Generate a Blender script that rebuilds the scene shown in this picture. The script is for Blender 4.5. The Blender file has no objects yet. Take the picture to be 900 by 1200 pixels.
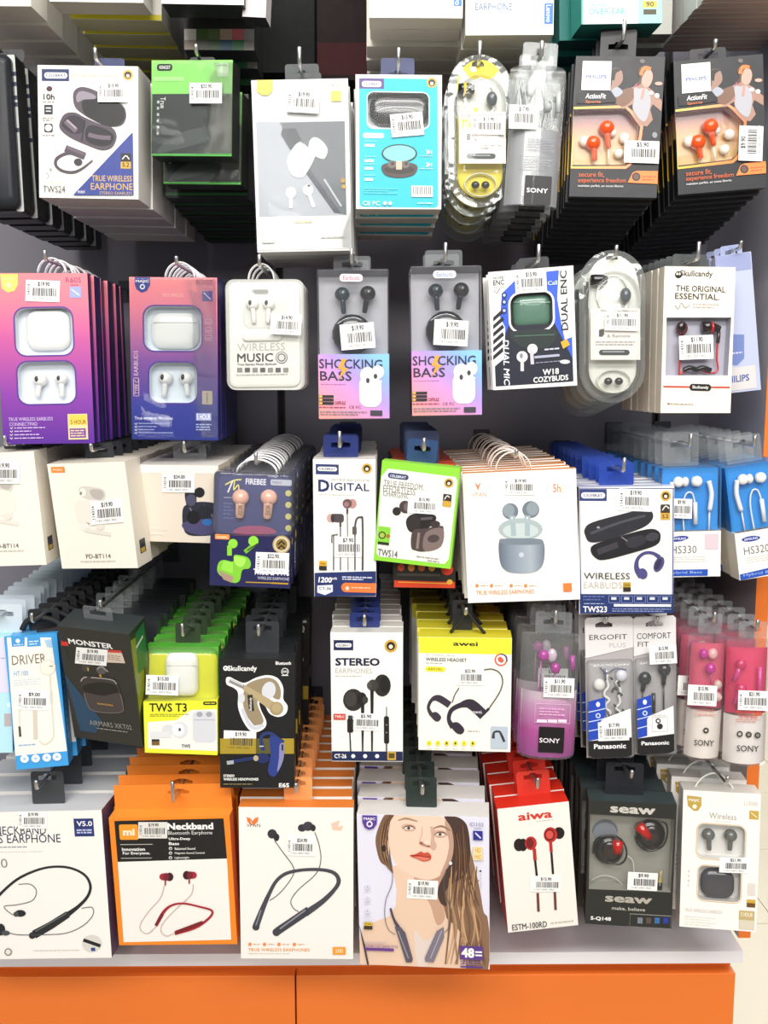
import bpy, bmesh, math, random
import numpy as np
from mathutils import Vector, Matrix
random.seed(7)
COL = bpy.context.scene.collection
# ------------------------------------------------------------------ camera
F = 1150.0
PITCH = math.atan(155.0 / F)
YAW = -math.atan(10.0 / F)
CAMZ = 1.45
Rcam = Matrix.Rotation(YAW, 3, 'Z') @ Matrix.Rotation(math.pi / 2 - PITCH, 3, 'X')
cam = bpy.data.objects.new('camera', bpy.data.cameras.new('camera'))
cam.data.sensor_fit = 'VERTICAL'; cam.data.sensor_height = 36.0; cam.data.sensor_width = 27.0
cam.data.lens = F / 1200.0 * 36.0
cam.data.clip_start = 0.02
cam.location = (0, 0, CAMZ); cam.rotation_euler = Rcam.to_euler()
COL.objects.link(cam)
bpy.context.scene.camera = cam
CR = np.array(Rcam); CO = np.array([0, 0, CAMZ])
# ------------------------------------------------------------------ light
sc = bpy.context.scene
sc.view_settings.view_transform = 'Standard'; sc.view_settings.look = 'None'
sc.view_settings.gamma = 1.0; sc.view_settings.use_curve_mapping = False
sc.view_settings.exposure = -0.45
w = bpy.data.worlds.new('shop_light'); sc.world = w; w.use_nodes = True
bg = w.node_tree.nodes['Background']; bg.inputs[0].default_value = (0.93, 0.96, 1.0, 1); bg.inputs[1].default_value = 0.30
def area(name, loc, tgt, sx, sy, power, col=(1, 0.97, 0.92)):
    l = bpy.data.lights.new(name, 'AREA'); l.shape = 'RECTANGLE'; l.size = sx; l.size_y = sy
    l.energy = power; l.color = col
    o = bpy.data.objects.new(name, l); o.location = loc
    o.rotation_euler = (Vector(tgt) - Vector(loc)).to_track_quat('-Z', 'Y').to_euler()
    COL.objects.link(o); return o
area('ceiling_light_front', (0.1, -1.0, 3.0), (0.0, 0.9, 1.1), 2.8, 0.5, 92)
area('ceiling_light_near', (0.25, 0.05, 3.1), (0.0, 1.2, 0.9), 2.6, 0.35, 26)
area('aisle_floor_fill', (2.2, 5.0, 3.0), (2.2, 5.0, 0), 3.0, 6.0, 200)  # added fill with no fitting in view, brightens the floor beyond the rack
area('ceiling_light_rear', (0.0, -2.6, 2.7), (0.0, 0.9, 1.0), 3.2, 0.6, 98)
# ------------------------------------------------------------------ materials
def lin(h):
    h = h.lstrip('#'); r = []
    for i in (0, 2, 4):
        c = int(h[i:i + 2], 16) / 255.0
        r.append(c / 12.92 if c <= 0.04045 else ((c + 0.055) / 1.055) ** 2.4)
    return (r[0], r[1], r[2], 1.0)
MATS = {}
def m(h, rough=0.42, metal=0.0, coat=0.0):
    k = (h, rough, metal, coat)
    if k in MATS: return MATS[k]
    mt = bpy.data.materials.new('print_' + h); mt.use_nodes = True
    nt = mt.node_tree; b = nt.nodes['Principled BSDF']
    b.inputs['Base Color'].default_value = lin(h); b.inputs['Metallic'].default_value = metal
    b.inputs['Coat Weight'].default_value = coat; b.inputs['Coat Roughness'].default_value = 0.08
    no = nt.nodes.new('ShaderNodeTexNoise'); no.inputs['Scale'].default_value = 90.0
    mr = nt.nodes.new('ShaderNodeMapRange'); mr.inputs[3].default_value = max(0, rough - 0.07); mr.inputs[4].default_value = rough + 0.07
    tc = nt.nodes.new('ShaderNodeTexCoord')
    nt.links.new(tc.outputs['Object'], no.inputs['Vector']); nt.links.new(no.outputs['Fac'], mr.inputs[0]); nt.links.new(mr.outputs[0], b.inputs['Roughness'])
    MATS[k] = mt; return mt
def gloss(h): return m(h, 0.22, 0.0, 0.6)
def grad(stops, axis='z', lo=0.0, hi=0.1, rough=0.35, coat=0.4, mixx=0.0):
    """colour ramp printed along the object's own height or width"""
    mt = bpy.data.materials.new('print_gradient'); mt.use_nodes = True
    nt = mt.node_tree; b = nt.nodes['Principled BSDF']; b.inputs['Roughness'].default_value = rough
    b.inputs['Coat Weight'].default_value = coat; b.inputs['Coat Roughness'].default_value = 0.08
    tc = nt.nodes.new('ShaderNodeTexCoord'); sp = nt.nodes.new('ShaderNodeSeparateXYZ')
    nt.links.new(tc.outputs['Object'], sp.inputs[0])
    src = sp.outputs['XYZ'.index(axis.upper())]
    if mixx:
        mu = nt.nodes.new('ShaderNodeMath'); mu.operation = 'MULTIPLY_ADD'; mu.inputs[1].default_value = mixx
        nt.links.new(sp.outputs[0], mu.inputs[0]); nt.links.new(src, mu.inputs[2]); src = mu.outputs[0]
    mr = nt.nodes.new('ShaderNodeMapRange'); mr.inputs[1].default_value = lo; mr.inputs[2].default_value = hi
    cr = nt.nodes.new('ShaderNodeValToRGB'); nt.links.new(src, mr.inputs[0]); nt.links.new(mr.outputs[0], cr.inputs[0])
    e = cr.color_ramp.elements
    while len(e) > 1: e.remove(e[-1])
    e[0].position = stops[0][0]; e[0].color = lin(stops[0][1])
    for p, c in stops[1:]:
        k = e.new(p); k.color = lin(c)
    nt.links.new(cr.outputs[0], b.inputs['Base Color']); return mt
def clear(tint='ffffff', g=0.10, rough=0.06, op=0.04, bump=0.0, scale=60):
    """thin clear plastic sheet"""
    k = ('clear', tint, g, rough, op, bump)
    if k in MATS: return MATS[k]
    mt = bpy.data.materials.new('clear_plastic'); mt.use_nodes = True
    nt = mt.node_tree; nt.nodes.remove(nt.nodes['Principled BSDF']); out = nt.nodes['Material Output']
    tr = nt.nodes.new('ShaderNodeBsdfTransparent'); tr.inputs[0].default_value = (0.97, 0.98, 0.98, 1)
    gl = nt.nodes.new('ShaderNodeBsdfGlossy'); gl.inputs['Roughness'].default_value = rough
    df = nt.nodes.new('ShaderNodeBsdfDiffuse'); df.inputs[0].default_value = lin(tint)
    m1 = nt.nodes.new('ShaderNodeMixShader'); m1.inputs[0].default_value = op
    nt.links.new(tr.outputs[0], m1.inputs[1]); nt.links.new(df.outputs[0], m1.inputs[2])
    fr = nt.nodes.new('ShaderNodeLayerWeight'); fr.inputs['Blend'].default_value = 0.25
    ma = nt.nodes.new('ShaderNodeMath'); ma.operation = 'MULTIPLY_ADD'; ma.inputs[1].default_value = 0.5; ma.inputs[2].default_value = g
    ma.use_clamp = True
    nt.links.new(fr.outputs['Fresnel'], ma.inputs[0])
    m2 = nt.nodes.new('ShaderNodeMixShader'); nt.links.new(ma.outputs[0], m2.inputs[0])
    nt.links.new(m1.outputs[0], m2.inputs[1]); nt.links.new(gl.outputs[0], m2.inputs[2]); nt.links.new(m2.outputs[0], out.inputs[0])
    if bump:
        no = nt.nodes.new('ShaderNodeTexNoise'); no.inputs['Scale'].default_value = scale
        tc = nt.nodes.new('ShaderNodeTexCoord'); nt.links.new(tc.outputs['Object'], no.inputs['Vector'])
        bp = nt.nodes.new('ShaderNodeBump'); bp.inputs['Strength'].default_value = bump; bp.inputs['Distance'].default_value = 0.01
        nt.links.new(no.outputs['Fac'], bp.inputs['Height']); nt.links.new(bp.outputs[0], gl.inputs['Normal']); nt.links.new(bp.outputs[0], fr.inputs['Normal'])
    MATS[k] = mt; return mt
CREAM = 'f1ece2'; WHITE = 'f4f3f0'; BLACK = '131316'; NAVY = '1c2a5e'; DKG = '2b2d33'; ORANGE = 'f2761c'; GOLD = 'd0a33c'; GREYT = '9b9892'
CHROME = m('e2e2e2', 0.3, 1.0)
CLEAR = clear(); FILM = clear('ffffff', 0.0, 0.05, 0.01, 0.1, 30); BLIS = clear('f2f4f2', 0.03, 0.07, 0.05, 0.14, 40); TABC = clear('dfe3e6', 0.03, 0.12, 0.10)
DARKCLEAR = clear('2c2e34', 0.01, 0.25, 0.8)
# ------------------------------------------------------------------ mesh helpers
class MB:
    def __init__(s): s.v = []; s.f = []; s.mi = []; s.mats = []; s.sm = []
    def mat(s, mt):
        if mt not in s.mats: s.mats.append(mt)
        return s.mats.index(mt)
    def add(s, vs, fs, mt, smooth=False):
        n = len(s.v); s.v.extend([tuple(map(float, p)) for p in vs]); i = s.mat(mt)
        for f in fs: s.f.append([n + k for k in f]); s.mi.append(i); s.sm.append(smooth)
    def box(s, x0, x1, y0, y1, z0, z1, mt):
        s.add([(x0, y0, z0), (x1, y0, z0), (x1, y1, z0), (x0, y1, z0), (x0, y0, z1), (x1, y0, z1), (x1, y1, z1), (x0, y1, z1)],
              [(0, 3, 2, 1), (4, 5, 6, 7), (0, 1, 5, 4), (1, 2, 6, 5), (2, 3, 7, 6), (3, 0, 4, 7)], mt)
    def tube(s, pts, r, mt, n=8):
        pts = [Vector(p) for p in pts]; vs = []; fs = []; k = len(pts); prev = None
        for i, p in enumerate(pts):
            t = (pts[min(i + 1, k - 1)] - pts[max(i - 1, 0)]).normalized()
            if prev is None: prev = t.orthogonal().normalized()
            prev = (prev - t * prev.dot(t)).normalized(); b = t.cross(prev)
            rr = r[i] if isinstance(r, (list, tuple)) else r
            for j in range(n):
                a = 2 * math.pi * j / n; vs.append(p + (prev * math.cos(a) + b * math.sin(a)) * rr)
        for i in range(k - 1):
            for j in range(n): fs.append((i * n + j, i * n + (j + 1) % n, (i + 1) * n + (j + 1) % n, (i + 1) * n + j))
        fs.append(list(range(n))[::-1]); fs.append([(k - 1) * n + j for j in range(n)])
        s.add(vs, fs, mt, True)
    def ellipsoid(s, c, rx, ry, rz, mt, nu=14, nv=9):
        vs = [(c[0], c[1], c[2] - rz)]; fs = []
        for i in range(1, nv):
            a = -math.pi / 2 + math.pi * i / nv
            for j in range(nu):
                b = 2 * math.pi * j / nu
                vs.append((c[0] + rx * math.cos(a) * math.cos(b), c[1] + ry * math.cos(a) * math.sin(b), c[2] + rz * math.sin(a)))
        vs.append((c[0], c[1], c[2] + rz)); last = len(vs) - 1
        for j in range(nu): fs.append((0, 1 + (j + 1) % nu, 1 + j)); fs.append((last, last - nu + j, last - nu + (j + 1) % nu))
        for i in range(nv - 2):
            for j in range(nu):
                a = 1 + i * nu; fs.append((a + j, a + (j + 1) % nu, a + nu + (j + 1) % nu, a + nu + j))
        s.add(vs, fs, mt, True)
    def build(s, name, parent=None, kind=None):
        me = bpy.data.meshes.new(name); me.from_pydata(s.v, [], s.f)
        for mt in s.mats: me.materials.append(mt)
        me.polygons.foreach_set('material_index', s.mi); me.polygons.foreach_set('use_smooth', s.sm); me.update()
        o = bpy.data.objects.new(name, me); COL.objects.link(o)
        if parent: o.parent = parent
        if kind: o['kind'] = kind
        return o
def tag(o, label, cat, group=None):
    o['label'] = label; o['category'] = cat
    if group: o['group'] = group
def rrect(x0, y0, x1, y1, r, n=5):
    if x1 < x0: x0, x1 = x1, x0
    if y1 < y0: y0, y1 = y1, y0
    r = min(r, (x1 - x0) / 2 - 1e-6, (y1 - y0) / 2 - 1e-6)
    if r <= 0: return [(x0, y0), (x1, y0), (x1, y1), (x0, y1)]
    out = []
    for cx, cy, a0 in ((x1 - r, y0 + r, -90), (x1 - r, y1 - r, 0), (x0 + r, y1 - r, 90), (x0 + r, y0 + r, 180)):
        for i in range(n + 1):
            a = math.radians(a0 + 90.0 * i / n); out.append((cx + r * math.cos(a), cy + r * math.sin(a)))
    return out
def catmull(P, n=5, closed=False):
    P = [np.array(p, float) for p in P]; out = []; k = len(P)
    rng = range(k) if closed else range(k - 1)
    for i in rng:
        if closed: a, b, c, d = P[(i - 1) % k], P[i], P[(i + 1) % k], P[(i + 2) % k]
        else: a, b, c, d = P[max(i - 1, 0)], P[i], P[i + 1], P[min(i + 2, k - 1)]
        for j in range(n):
            t = j / n
            out.append(0.5 * ((2 * b) + (c - a) * t + (2 * a - 5 * b + 4 * c - d) * t * t + (3 * b - a - 3 * c + d) * t ** 3))
    if not closed: out.append(P[-1])
    return [tuple(p) for p in out]
def plate(mb, outline, holes, y0, y1, front, side=None, back=None, top=None, bottom=None):
    """flat sheet of material between y0 (front) and y1 with real openings"""
    side = side or front; back = back or side; top = top or side; bottom = bottom or side
    if holes:
        bm = bmesh.new()
        for loop in [outline] + holes:
            vs = [bm.verts.new((x, y0, z)) for x, z in loop]
            for i in range(len(vs)): bm.edges.new((vs[i], vs[(i + 1) % len(vs)]))
        bmesh.ops.triangle_fill(bm, use_beauty=True, edges=bm.edges[:])
        bm.verts.index_update(); V = [v.co.copy() for v in bm.verts]; FS = []
        for f in bm.faces:
            ids = [v.index for v in f.verts]
            if f.normal.y > 0: ids.reverse()
            FS.append(ids)
        bm.free()
    else:
        V = [Vector((x, y0, z)) for x, z in outline]; FS = [list(range(len(V)))]
    mb.add(V, FS, front)
    mb.add([(p.x, y1, p.z) for p in V], [f[::-1] for f in FS], back)
    for li, loop in enumerate([outline] + holes):
        area2 = sum(loop[i][0] * loop[(i + 1) % len(loop)][1] - loop[(i + 1) % len(loop)][0] * loop[i][1] for i in range(len(loop)))
        ccw = area2 > 0
        for i in range(len(loop)):
            a = loop[i]; b = loop[(i + 1) % len(loop)]
            dx, dz = b[0] - a[0], b[1] - a[1]
            nz = -dx if ccw else dx; nx = dz if ccw else -dz
            mt = side
            if li == 0 and abs(nz) > abs(nx): mt = top if nz > 0 else bottom
            q = [(a[0], y0, a[1]), (a[0], y1, a[1]), (b[0], y1, b[1]), (b[0], y0, b[1])]
            mb.add(q, [(0, 1, 2, 3)] if (ccw == (li == 0)) else [(3, 2, 1, 0)], mt)
def dome(mb, outline, y0, y1, mt, e=0.3, n=4, bottom=True, cap=None):
    """rounded solid standing on plane y0 and bulging towards y1 (nearer the viewer when smaller)"""
    cx = sum(p[0] for p in outline) / len(outline); cz = sum(p[1] for p in outline) / len(outline)
    w = max(p[0] for p in outline) - min(p[0] for p in outline); h = max(p[1] for p in outline) - min(p[1] for p in outline)
    ins = min(w, h) * 0.5 * e; k = len(outline); vs = []; fs = []
    L = [(0, 0.0)] + [(1 - math.cos(a), math.sin(a)) for a in [math.pi / 2 * i / n for i in range(0, n + 1)]]
    first = True; lv = []
    for i, (a, b) in enumerate(L):
        f = 0.0 if i == 0 else 0.35 + 0.65 * b
        if i == 0: f = 0.0
        iw = (w - 2 * ins * a) / w; ih = (h - 2 * ins * a) / h
        lv.append([(cx + (x - cx) * iw, y0 + (y1 - y0) * f, cz + (z - cz) * ih) for x, z in outline])
    for r in lv: vs.extend(r)
    A = sum(outline[i][0] * outline[(i + 1) % k][1] - outline[(i + 1) % k][0] * outline[i][1] for i in range(k)) > 0
    for i in range(len(lv) - 1):
        for j in range(k):
            q = (i * k + j, i * k + (j + 1) % k, (i + 1) * k + (j + 1) % k, (i + 1) * k + j)
            fs.append(q if A else q[::-1])
    top = [(len(lv) - 1) * k + j for j in range(k)]; fs.append(top if A else top[::-1])
    if bottom: fs.append(list(range(k))[::-1] if A else list(range(k)))
    mb.add(vs, fs, mt, True)
TC = {}
def glyphs(txt, bold=0.0, shear=0.0):
    k = (txt, bold, shear)
    if k not in TC:
        c = bpy.data.curves.new('t', 'FONT'); c.body = txt; c.shear = shear; c.resolution_u = 2
        o = bpy.data.objects.new('t', c); COL.objects.link(o)
        dg = bpy.context.evaluated_depsgraph_get(); me = bpy.data.meshes.new_from_object(o.evaluated_get(dg))
        v = np.array([tuple(p.co) for p in me.vertices])[:, :2]; f = [list(p.vertices) for p in me.polygons]
        bpy.data.meshes.remove(me); bpy.data.objects.remove(o); bpy.data.curves.remove(c)
        if bold: # heavier strokes: the same outline laid over itself with a small shift
            b = bold * 1.5; n = len(v); v = np.concatenate([v + np.array(d) * b for d in ((0, 0), (1, 0), (0, 1), (1, 1))]); f = [[i + n * j for i in q] for j in range(4) for q in f]
        lo = v.min(0); hi = v.max(0); TC[k] = ((v - lo) / np.maximum(hi - lo, 1e-6), f)
    return TC[k]
def rays(P):
    P = np.asarray(P, float).reshape(-1, 2)
    d = np.stack([P[:, 0] - 450.0, 600.0 - P[:, 1], -F * np.ones(len(P))], 1)
    return d @ CR.T
def at(px, py, Y):
    d = rays([(px, py)])[0]; return Vector(CO + d * (Y / d[1]))
def proj(X):
    c = (X - CO) @ CR; return np.stack([450 + F * c[:, 0] / -c[:, 2], 600 - F * c[:, 1] / -c[:, 2]], 1)
def solve_pose(q, Y, syaw=7.0, stilt=4.0):
    q = np.array(q, float)
    W = [np.array(at(x, y, Y)) for x, y in q]
    c = sum(W) / 4; w = (np.linalg.norm(W[1] - W[0]) + np.linalg.norm(W[2] - W[3])) / 2
    h = (np.linalg.norm(W[3] - W[0]) + np.linalg.norm(W[2] - W[1])) / 2
    p = np.array([c[0], c[2], 0, 0, 0, w, h])
    def rot(p): return np.array(Matrix.Rotation(p[3], 3, 'Z') @ Matrix.Rotation(p[4], 3, 'X') @ Matrix.Rotation(p[2], 3, 'Y'))
    def res(p):
        R = rot(p); L = np.array([(-p[5] / 2, 0, p[6] / 2), (p[5] / 2, 0, p[6] / 2), (p[5] / 2, 0, -p[6] / 2), (-p[5] / 2, 0, -p[6] / 2)])
        X = L @ R.T + np.array([p[0], Y, p[1]])
        return np.concatenate([(proj(X) - q).ravel(), [p[3] / math.radians(syaw), p[4] / math.radians(stilt)]])
    for _ in range(12):
        r = res(p); J = np.zeros((len(r), 7))
        for i in range(7):
            e = np.zeros(7); e[i] = 1e-5; J[:, i] = (res(p + e) - r) / 1e-5
        p = p - np.linalg.lstsq(J, r, rcond=None)[0]
    lim = math.radians(16); p[3] = max(-lim, min(lim, p[3])); p[4] = max(-lim, min(lim, p[4]))
    return p, rot(p)
YB = 1.445           # face of the back boards
YF = 1.10            # usual front of the hung packs
def ordinal(k): return ['second', 'third', 'fourth', 'fifth', 'sixth', 'seventh', 'eighth', 'ninth', 'tenth', 'eleventh', 'twelfth', 'thirteenth', 'fourteenth', 'fifteenth'][k - 1]
# ------------------------------------------------------------------ one hanging pack
class Pack:
    def __init__(s, name, label, cat, nick, q, th, Y=YF, syaw=5.0, stilt=1.5, group=None):
        s.nick = nick
        p, R = solve_pose(q, Y, syaw, stilt)
        s.w, s.h, s.th = p[5], p[6], th; s.q = q; s.Y = Y; s.cat = cat; s.label = label; s.name = name
        s.R = R; base = np.array([p[0], Y, p[1]]) + R @ np.array([0, 0, -s.h / 2])
        M4 = Matrix.Translation(Vector(base)) @ Matrix([list(r) for r in R]).to_4x4()
        s.M = M4; s.Mi = M4.inverted()
        s.root = bpy.data.objects.new(name, None); COL.objects.link(s.root)
        s.root.location = base; s.root.rotation_euler = Matrix([list(r) for r in R]).to_euler(); s.root.empty_display_size = 0.02
        tag(s.root, label, cat, group); s.group = group
        s.o = np.array(s.Mi) @ np.array([*CO, 1.0]); s.o = s.o[:3]; s.R3i = np.array(s.Mi)[:3, :3]
        (x0, y0), (x1, y1), (x2, y2), (x3, y3) = q
        u = np.array([x1 - x0 + x2 - x3, y1 - y0 + y2 - y3], float); v = np.array([x3 - x0 + x2 - x1, y3 - y0 + y2 - y1], float)
        s.ux = u / np.linalg.norm(u); s.uy = v / np.linalg.norm(v)      # along the pack's edges as they are seen
        s.acc = {}; s.k = 0; s.y = 0.0; s.pp = 'printed_picture'; s.holes = []; s.hook = None; s.subs = {}
    # photo pixel -> the pack's own x, z on its plane y
    def loc(s, P, y=0.0):
        d = rays(P) @ s.R3i.T; t = (y - s.o[1]) / d[:, 1]
        return [(s.o[0] + d[i, 0] * t[i], s.o[2] + d[i, 2] * t[i]) for i in range(len(d))]
    def clip(s, L): # print never runs past the edge of the pack
        a = s.w / 2 - 0.0002; return [(max(-a, min(a, x)), max(0.0002, min(s.h - 0.0002, z))) for x, z in L]
    def _q(s, x0, y0, x1, y1): # pack-aligned box around the centre of the pixel box
        c = np.array([(x0 + x1) / 2, (y0 + y1) / 2]); hw = abs(x1 - x0) / 2; hh = abs(y1 - y0) / 2; return c, hw, hh
    def _al(s, pts, c): return [tuple(c + s.ux * a + s.uy * b) for a, b in pts]
    def flat(s, pts, mt, part=None):
        part = part or s.pp
        if isinstance(mt, str): mt = m(mt)
        s.k += 1; yy = s.y - 0.0002 - 0.00004 * s.k
        L = s.clip(s.loc(pts, s.y))
        A = sum(L[i][0] * L[(i + 1) % len(L)][1] - L[(i + 1) % len(L)][0] * L[i][1] for i in range(len(L)))
        if A < 0: L = L[::-1]
        s.acc.setdefault(part, MB()).add([(x, yy, z) for x, z in L], [list(range(len(L)))], mt)
    def PG(s, pts, mt, smooth=False):
        s.flat(catmull(pts, 4, True) if smooth else pts, mt)
    def R_(s, x0, y0, x1, y1, mt):
        c, a, b = s._q(x0, y0, x1, y1); s.flat(s._al([(-a, -b), (a, -b), (a, b), (-a, b)], c), mt)
    def RR(s, x0, y0, x1, y1, r, mt):
        c, a, b = s._q(x0, y0, x1, y1); s.flat(s._al(rrect(-a, -b, a, b, r), c), mt)
    def E(s, cx, cy, rx, ry, mt, rot=0.0, n=18):
        t = math.radians(rot); pts = []
        for i in range(n):
            a = 2 * math.pi * i / n; x = rx * math.cos(a); y = ry * math.sin(a)
            pts.append((cx + x * math.cos(t) - y * math.sin(t), cy + x * math.sin(t) + y * math.cos(t)))
        s.flat(pts, mt)
    def L(s, pts, wd, mt, smooth=False, closed=False):
        if smooth: pts = catmull(pts, 5, closed)
        if closed: pts = list(pts) + [pts[0]]
        P = [np.array(p, float) for p in pts]; a = []; b = []; n = len(P)
        if isinstance(mt, str): mt = m(mt)
        for i, p in enumerate(P):
            if closed and i in (0, n - 1): t = P[1] - P[n - 2]
            else: t = P[min(i + 1, n - 1)] - P[max(i - 1, 0)]
            t = t / max(np.linalg.norm(t), 1e-6); nn = np.array([-t[1], t[0]])
            ww = (np.interp(i / (n - 1), np.linspace(0, 1, len(wd)), wd) if isinstance(wd, (list, tuple)) else wd) / 2
            a.append(p + nn * ww); b.append(p - nn * ww)
        s.k += 1; yy = s.y - 0.0002 - 0.00004 * s.k
        LL = s.clip(s.loc(a + b, s.y))
        s.acc.setdefault(s.pp, MB()).add([(x, yy, z) for x, z in LL], [(i, i + 1, n + i + 1, n + i) for i in range(n - 1)], mt)
    def T(s, txt, x0, y0, x1, y1, mt, bold=0.0, rot=0, part='lettering', shear=0.0):
        g, f = glyphs(txt, bold, shear); c, a, b = s._q(x0, y0, x1, y1)
        if isinstance(mt, str): mt = m(mt)
        if rot == 90: px = (g[:, 1] * 2 - 1) * -a; py = -(g[:, 0] * 2 - 1) * b; px = -(1 - 2 * g[:, 1]) * -1 * a * -1; px = (1 - 2 * g[:, 1]) * a
        elif rot == -90: px = (2 * g[:, 1] - 1) * a; py = (2 * g[:, 0] - 1) * b
        else: px = (2 * g[:, 0] - 1) * a; py = (1 - 2 * g[:, 1]) * b
        P = c + np.outer(px, s.ux) + np.outer(py, s.uy)
        s.k += 1; yy = s.y - 0.0002 - 0.00004 * s.k; LL = s.clip(s.loc(P, s.y)); n4 = len(LL) // 4 if bold else len(LL)
        s.acc.setdefault(part, MB()).add([(x, yy - 0.000009 * (i // n4), z) for i, (x, z) in enumerate(LL)], f, mt)
    def MI(s, x0, y0, x1, y1, n, mt, fill=0.45):
        """print too small to read, kept as broken lines of word-length strokes"""
        rnd = random.Random(int(x0 * 31 + y0)); c, a, b = s._q(x0, y0, x1, y1); ph = 2 * b / n
        if isinstance(mt, str): mt = m(mt)
        s.k += 1; yy = s.y - 0.0002 - 0.00004 * s.k; vs = []; fs = []
        for i in range(n):
            u = -a; end = a * (1 if i % 2 == 0 else rnd.uniform(0.3, 1)); yc = -b + ph * (i + 0.5)
            while u < end - 0.5:
                l = min(rnd.uniform(2.0, 6.5), end - u); k = len(vs)
                vs += [c + s.ux * u + s.uy * (yc - ph * fill / 2), c + s.ux * (u + l) + s.uy * (yc - ph * fill / 2),
                       c + s.ux * (u + l) + s.uy * (yc + ph * fill / 2), c + s.ux * u + s.uy * (yc + ph * fill / 2)]
                fs.append((k, k + 3, k + 2, k + 1)); u += l + 0.9
        LL = s.loc(vs, s.y); s.acc.setdefault('lettering', MB()).add([(x, yy, z) for x, z in LL], fs, mt)
    def ST(s, cx, cy, w, h, price, rot=0.0, vert=True, y=None, bg='f6f6f4'):
        """paper price sticker with bar code"""
        t = math.radians(rot); ux = np.array([math.cos(t), math.sin(t)]); uy = np.array([-math.sin(t), math.cos(t)]); c = np.array([cx, cy], float)
        yy = -0.0032 if y is None else y
        pl = lambda pts, y_: s.loc([tuple(c + ux * a * w / 2 + uy * b * h / 2) for a, b in pts], y_)
        mb = MB(); o = pl([(-1, -1), (1, -1), (1, 1), (-1, 1)], yy); plate(mb, o[::-1], [], yy, yy + 0.0002, m(bg, 0.5))
        st = mb.build('price_sticker', s.root)
        mb = MB(); yb = yy - 0.00008; dk = m('3a3a40', 0.6); rnd = random.Random(int(cx * 7 + cy))
        x = -0.58
        while x < 0.8:
            l = rnd.choice([0.035, 0.05, 0.075]); q = pl([(x, -0.28), (x + l, -0.28), (x + l, 0.48), (x, 0.48)], yb)
            mb.add([(a, yb, b) for a, b in q], [(3, 2, 1, 0)], dk); x += l + rnd.choice([0.03, 0.05])
        def tx(t_, x0, x1, y0, y1, r90=False, bold=0.0):
            g, f = glyphs(t_, bold)
            if r90: P = [(x0 + (x1 - x0) * (1 - 0) * (1 - b) * 1.0, y1 - (y1 - y0) * a) for a, b in g]; P = [(x0 + (x1 - x0) * (1 - b), y1 - (y1 - y0) * a) for a, b in g]
            else: P = [(x0 + (x1 - x0) * a, y1 - (y1 - y0) * b) for a, b in g]
            q = pl(P, yb); n4 = len(q) // 4 if bold else len(q); mb.add([(a, yb - 0.000009 * (i // n4), b) for i, (a, b) in enumerate(q)], f, dk)
        tx(price, -0.3, 0.4, -0.86, -0.4, bold=0.035)
        if vert: tx('114314', -0.92, -0.74, -0.6, 0.55, True, 0.02)
        tx('11431 0001 9021', -0.7, 0.6, 0.62, 0.82)
        mb.build('barcode', st)
    # solid body
    def hole(s, px_outline): s.holes.append(s.loc(px_outline)); return len(s.holes) - 1
    def hole_rr(s, x0, y0, x1, y1, r, n=5):
        c, a, b = s._q(x0, y0, x1, y1); return s.hole(s._al(rrect(-a, -b, a, b, r, n), c))
    def body(s, front, side=None, top=None, bottom=None, back=None, r=0.0, name='carton', tray=None, td=0.012, film=None, outline=None, y0=0.0, y1=None, holes=True):
        fm = lambda c: m(c) if isinstance(c, str) else c
        front = fm(front); side = fm(side) if side else front; top = fm(top) if top else side; bottom = fm(bottom) if bottom else side; back = fm(back) if back else side
        s.front = front; mb = MB(); o = outline or rrect(-s.w / 2, 0, s.w / 2, s.h, r)
        hs = s.holes if holes else []
        if hs:
            plate(mb, o, hs, y0, y0 + 0.0006, front, side, side, top, bottom)
            mb2 = MB(); yb = y1 if y1 is not None else s.th
            # shell behind the opened front
            plate(mb2, o, [], y0 + 0.0006 + td, yb, side, side, back, top, bottom)
            k = len(o)
            for i in range(k):
                a = o[i]; b = o[(i + 1) % k]; dx, dz = b[0] - a[0], b[1] - a[1]
                mt = side if abs(dz) >= abs(dx) else (top if -dx > 0 else bottom)
                mb2.add([(a[0], y0 + 0.0006, a[1]), (a[0], y0 + 0.0006 + td, a[1]), (b[0], y0 + 0.0006 + td, b[1]), (b[0], y0 + 0.0006, b[1])], [(0, 1, 2, 3)], mt)
            n = len(mb.v); mb.v += mb2.v
            for f, i, sm in zip(mb2.f, mb2.mi, mb2.sm): mb.f.append([n + j for j in f]); mb.mi.append(mb.mat(mb2.mats[i])); mb.sm.append(sm)
            s.carton = mb.build(name, s.root)
            for li, hl in enumerate(hs):
                tm = MB(); tt = fm(tray[li] if isinstance(tray, (list, tuple)) else (tray or 'dfe3ea'))
                A = sum(hl[i][0] * hl[(i + 1) % len(hl)][1] - hl[(i + 1) % len(hl)][0] * hl[i][1] for i in range(len(hl)))
                if A < 0: hl = hl[::-1]
                tm.add([(x, y0 + td, z) for x, z in hl], [list(range(len(hl)))], tt)
                k = len(hl)
                tm.add([(x, y0 + 0.0006, z) for x, z in hl] + [(x, y0 + td, z) for x, z in hl], [(i, i + k, (i + 1) % k + k, (i + 1) % k) for i in range(k)], tt)
                tm.build('tray', s.root)
                if film:
                    fb = MB(); fb.add([(x, y0 - 0.0001, z) for x, z in hl], [list(range(k))], film); fb.build('window', s.root)
        else:
            plate(mb, o, [], y0, s.th if y1 is None else y1, front, side, back, top, bottom); s.carton = mb.build(name, s.root)
        s.yt = (y1 if y1 is not None else s.th)
        return s.carton
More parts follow.
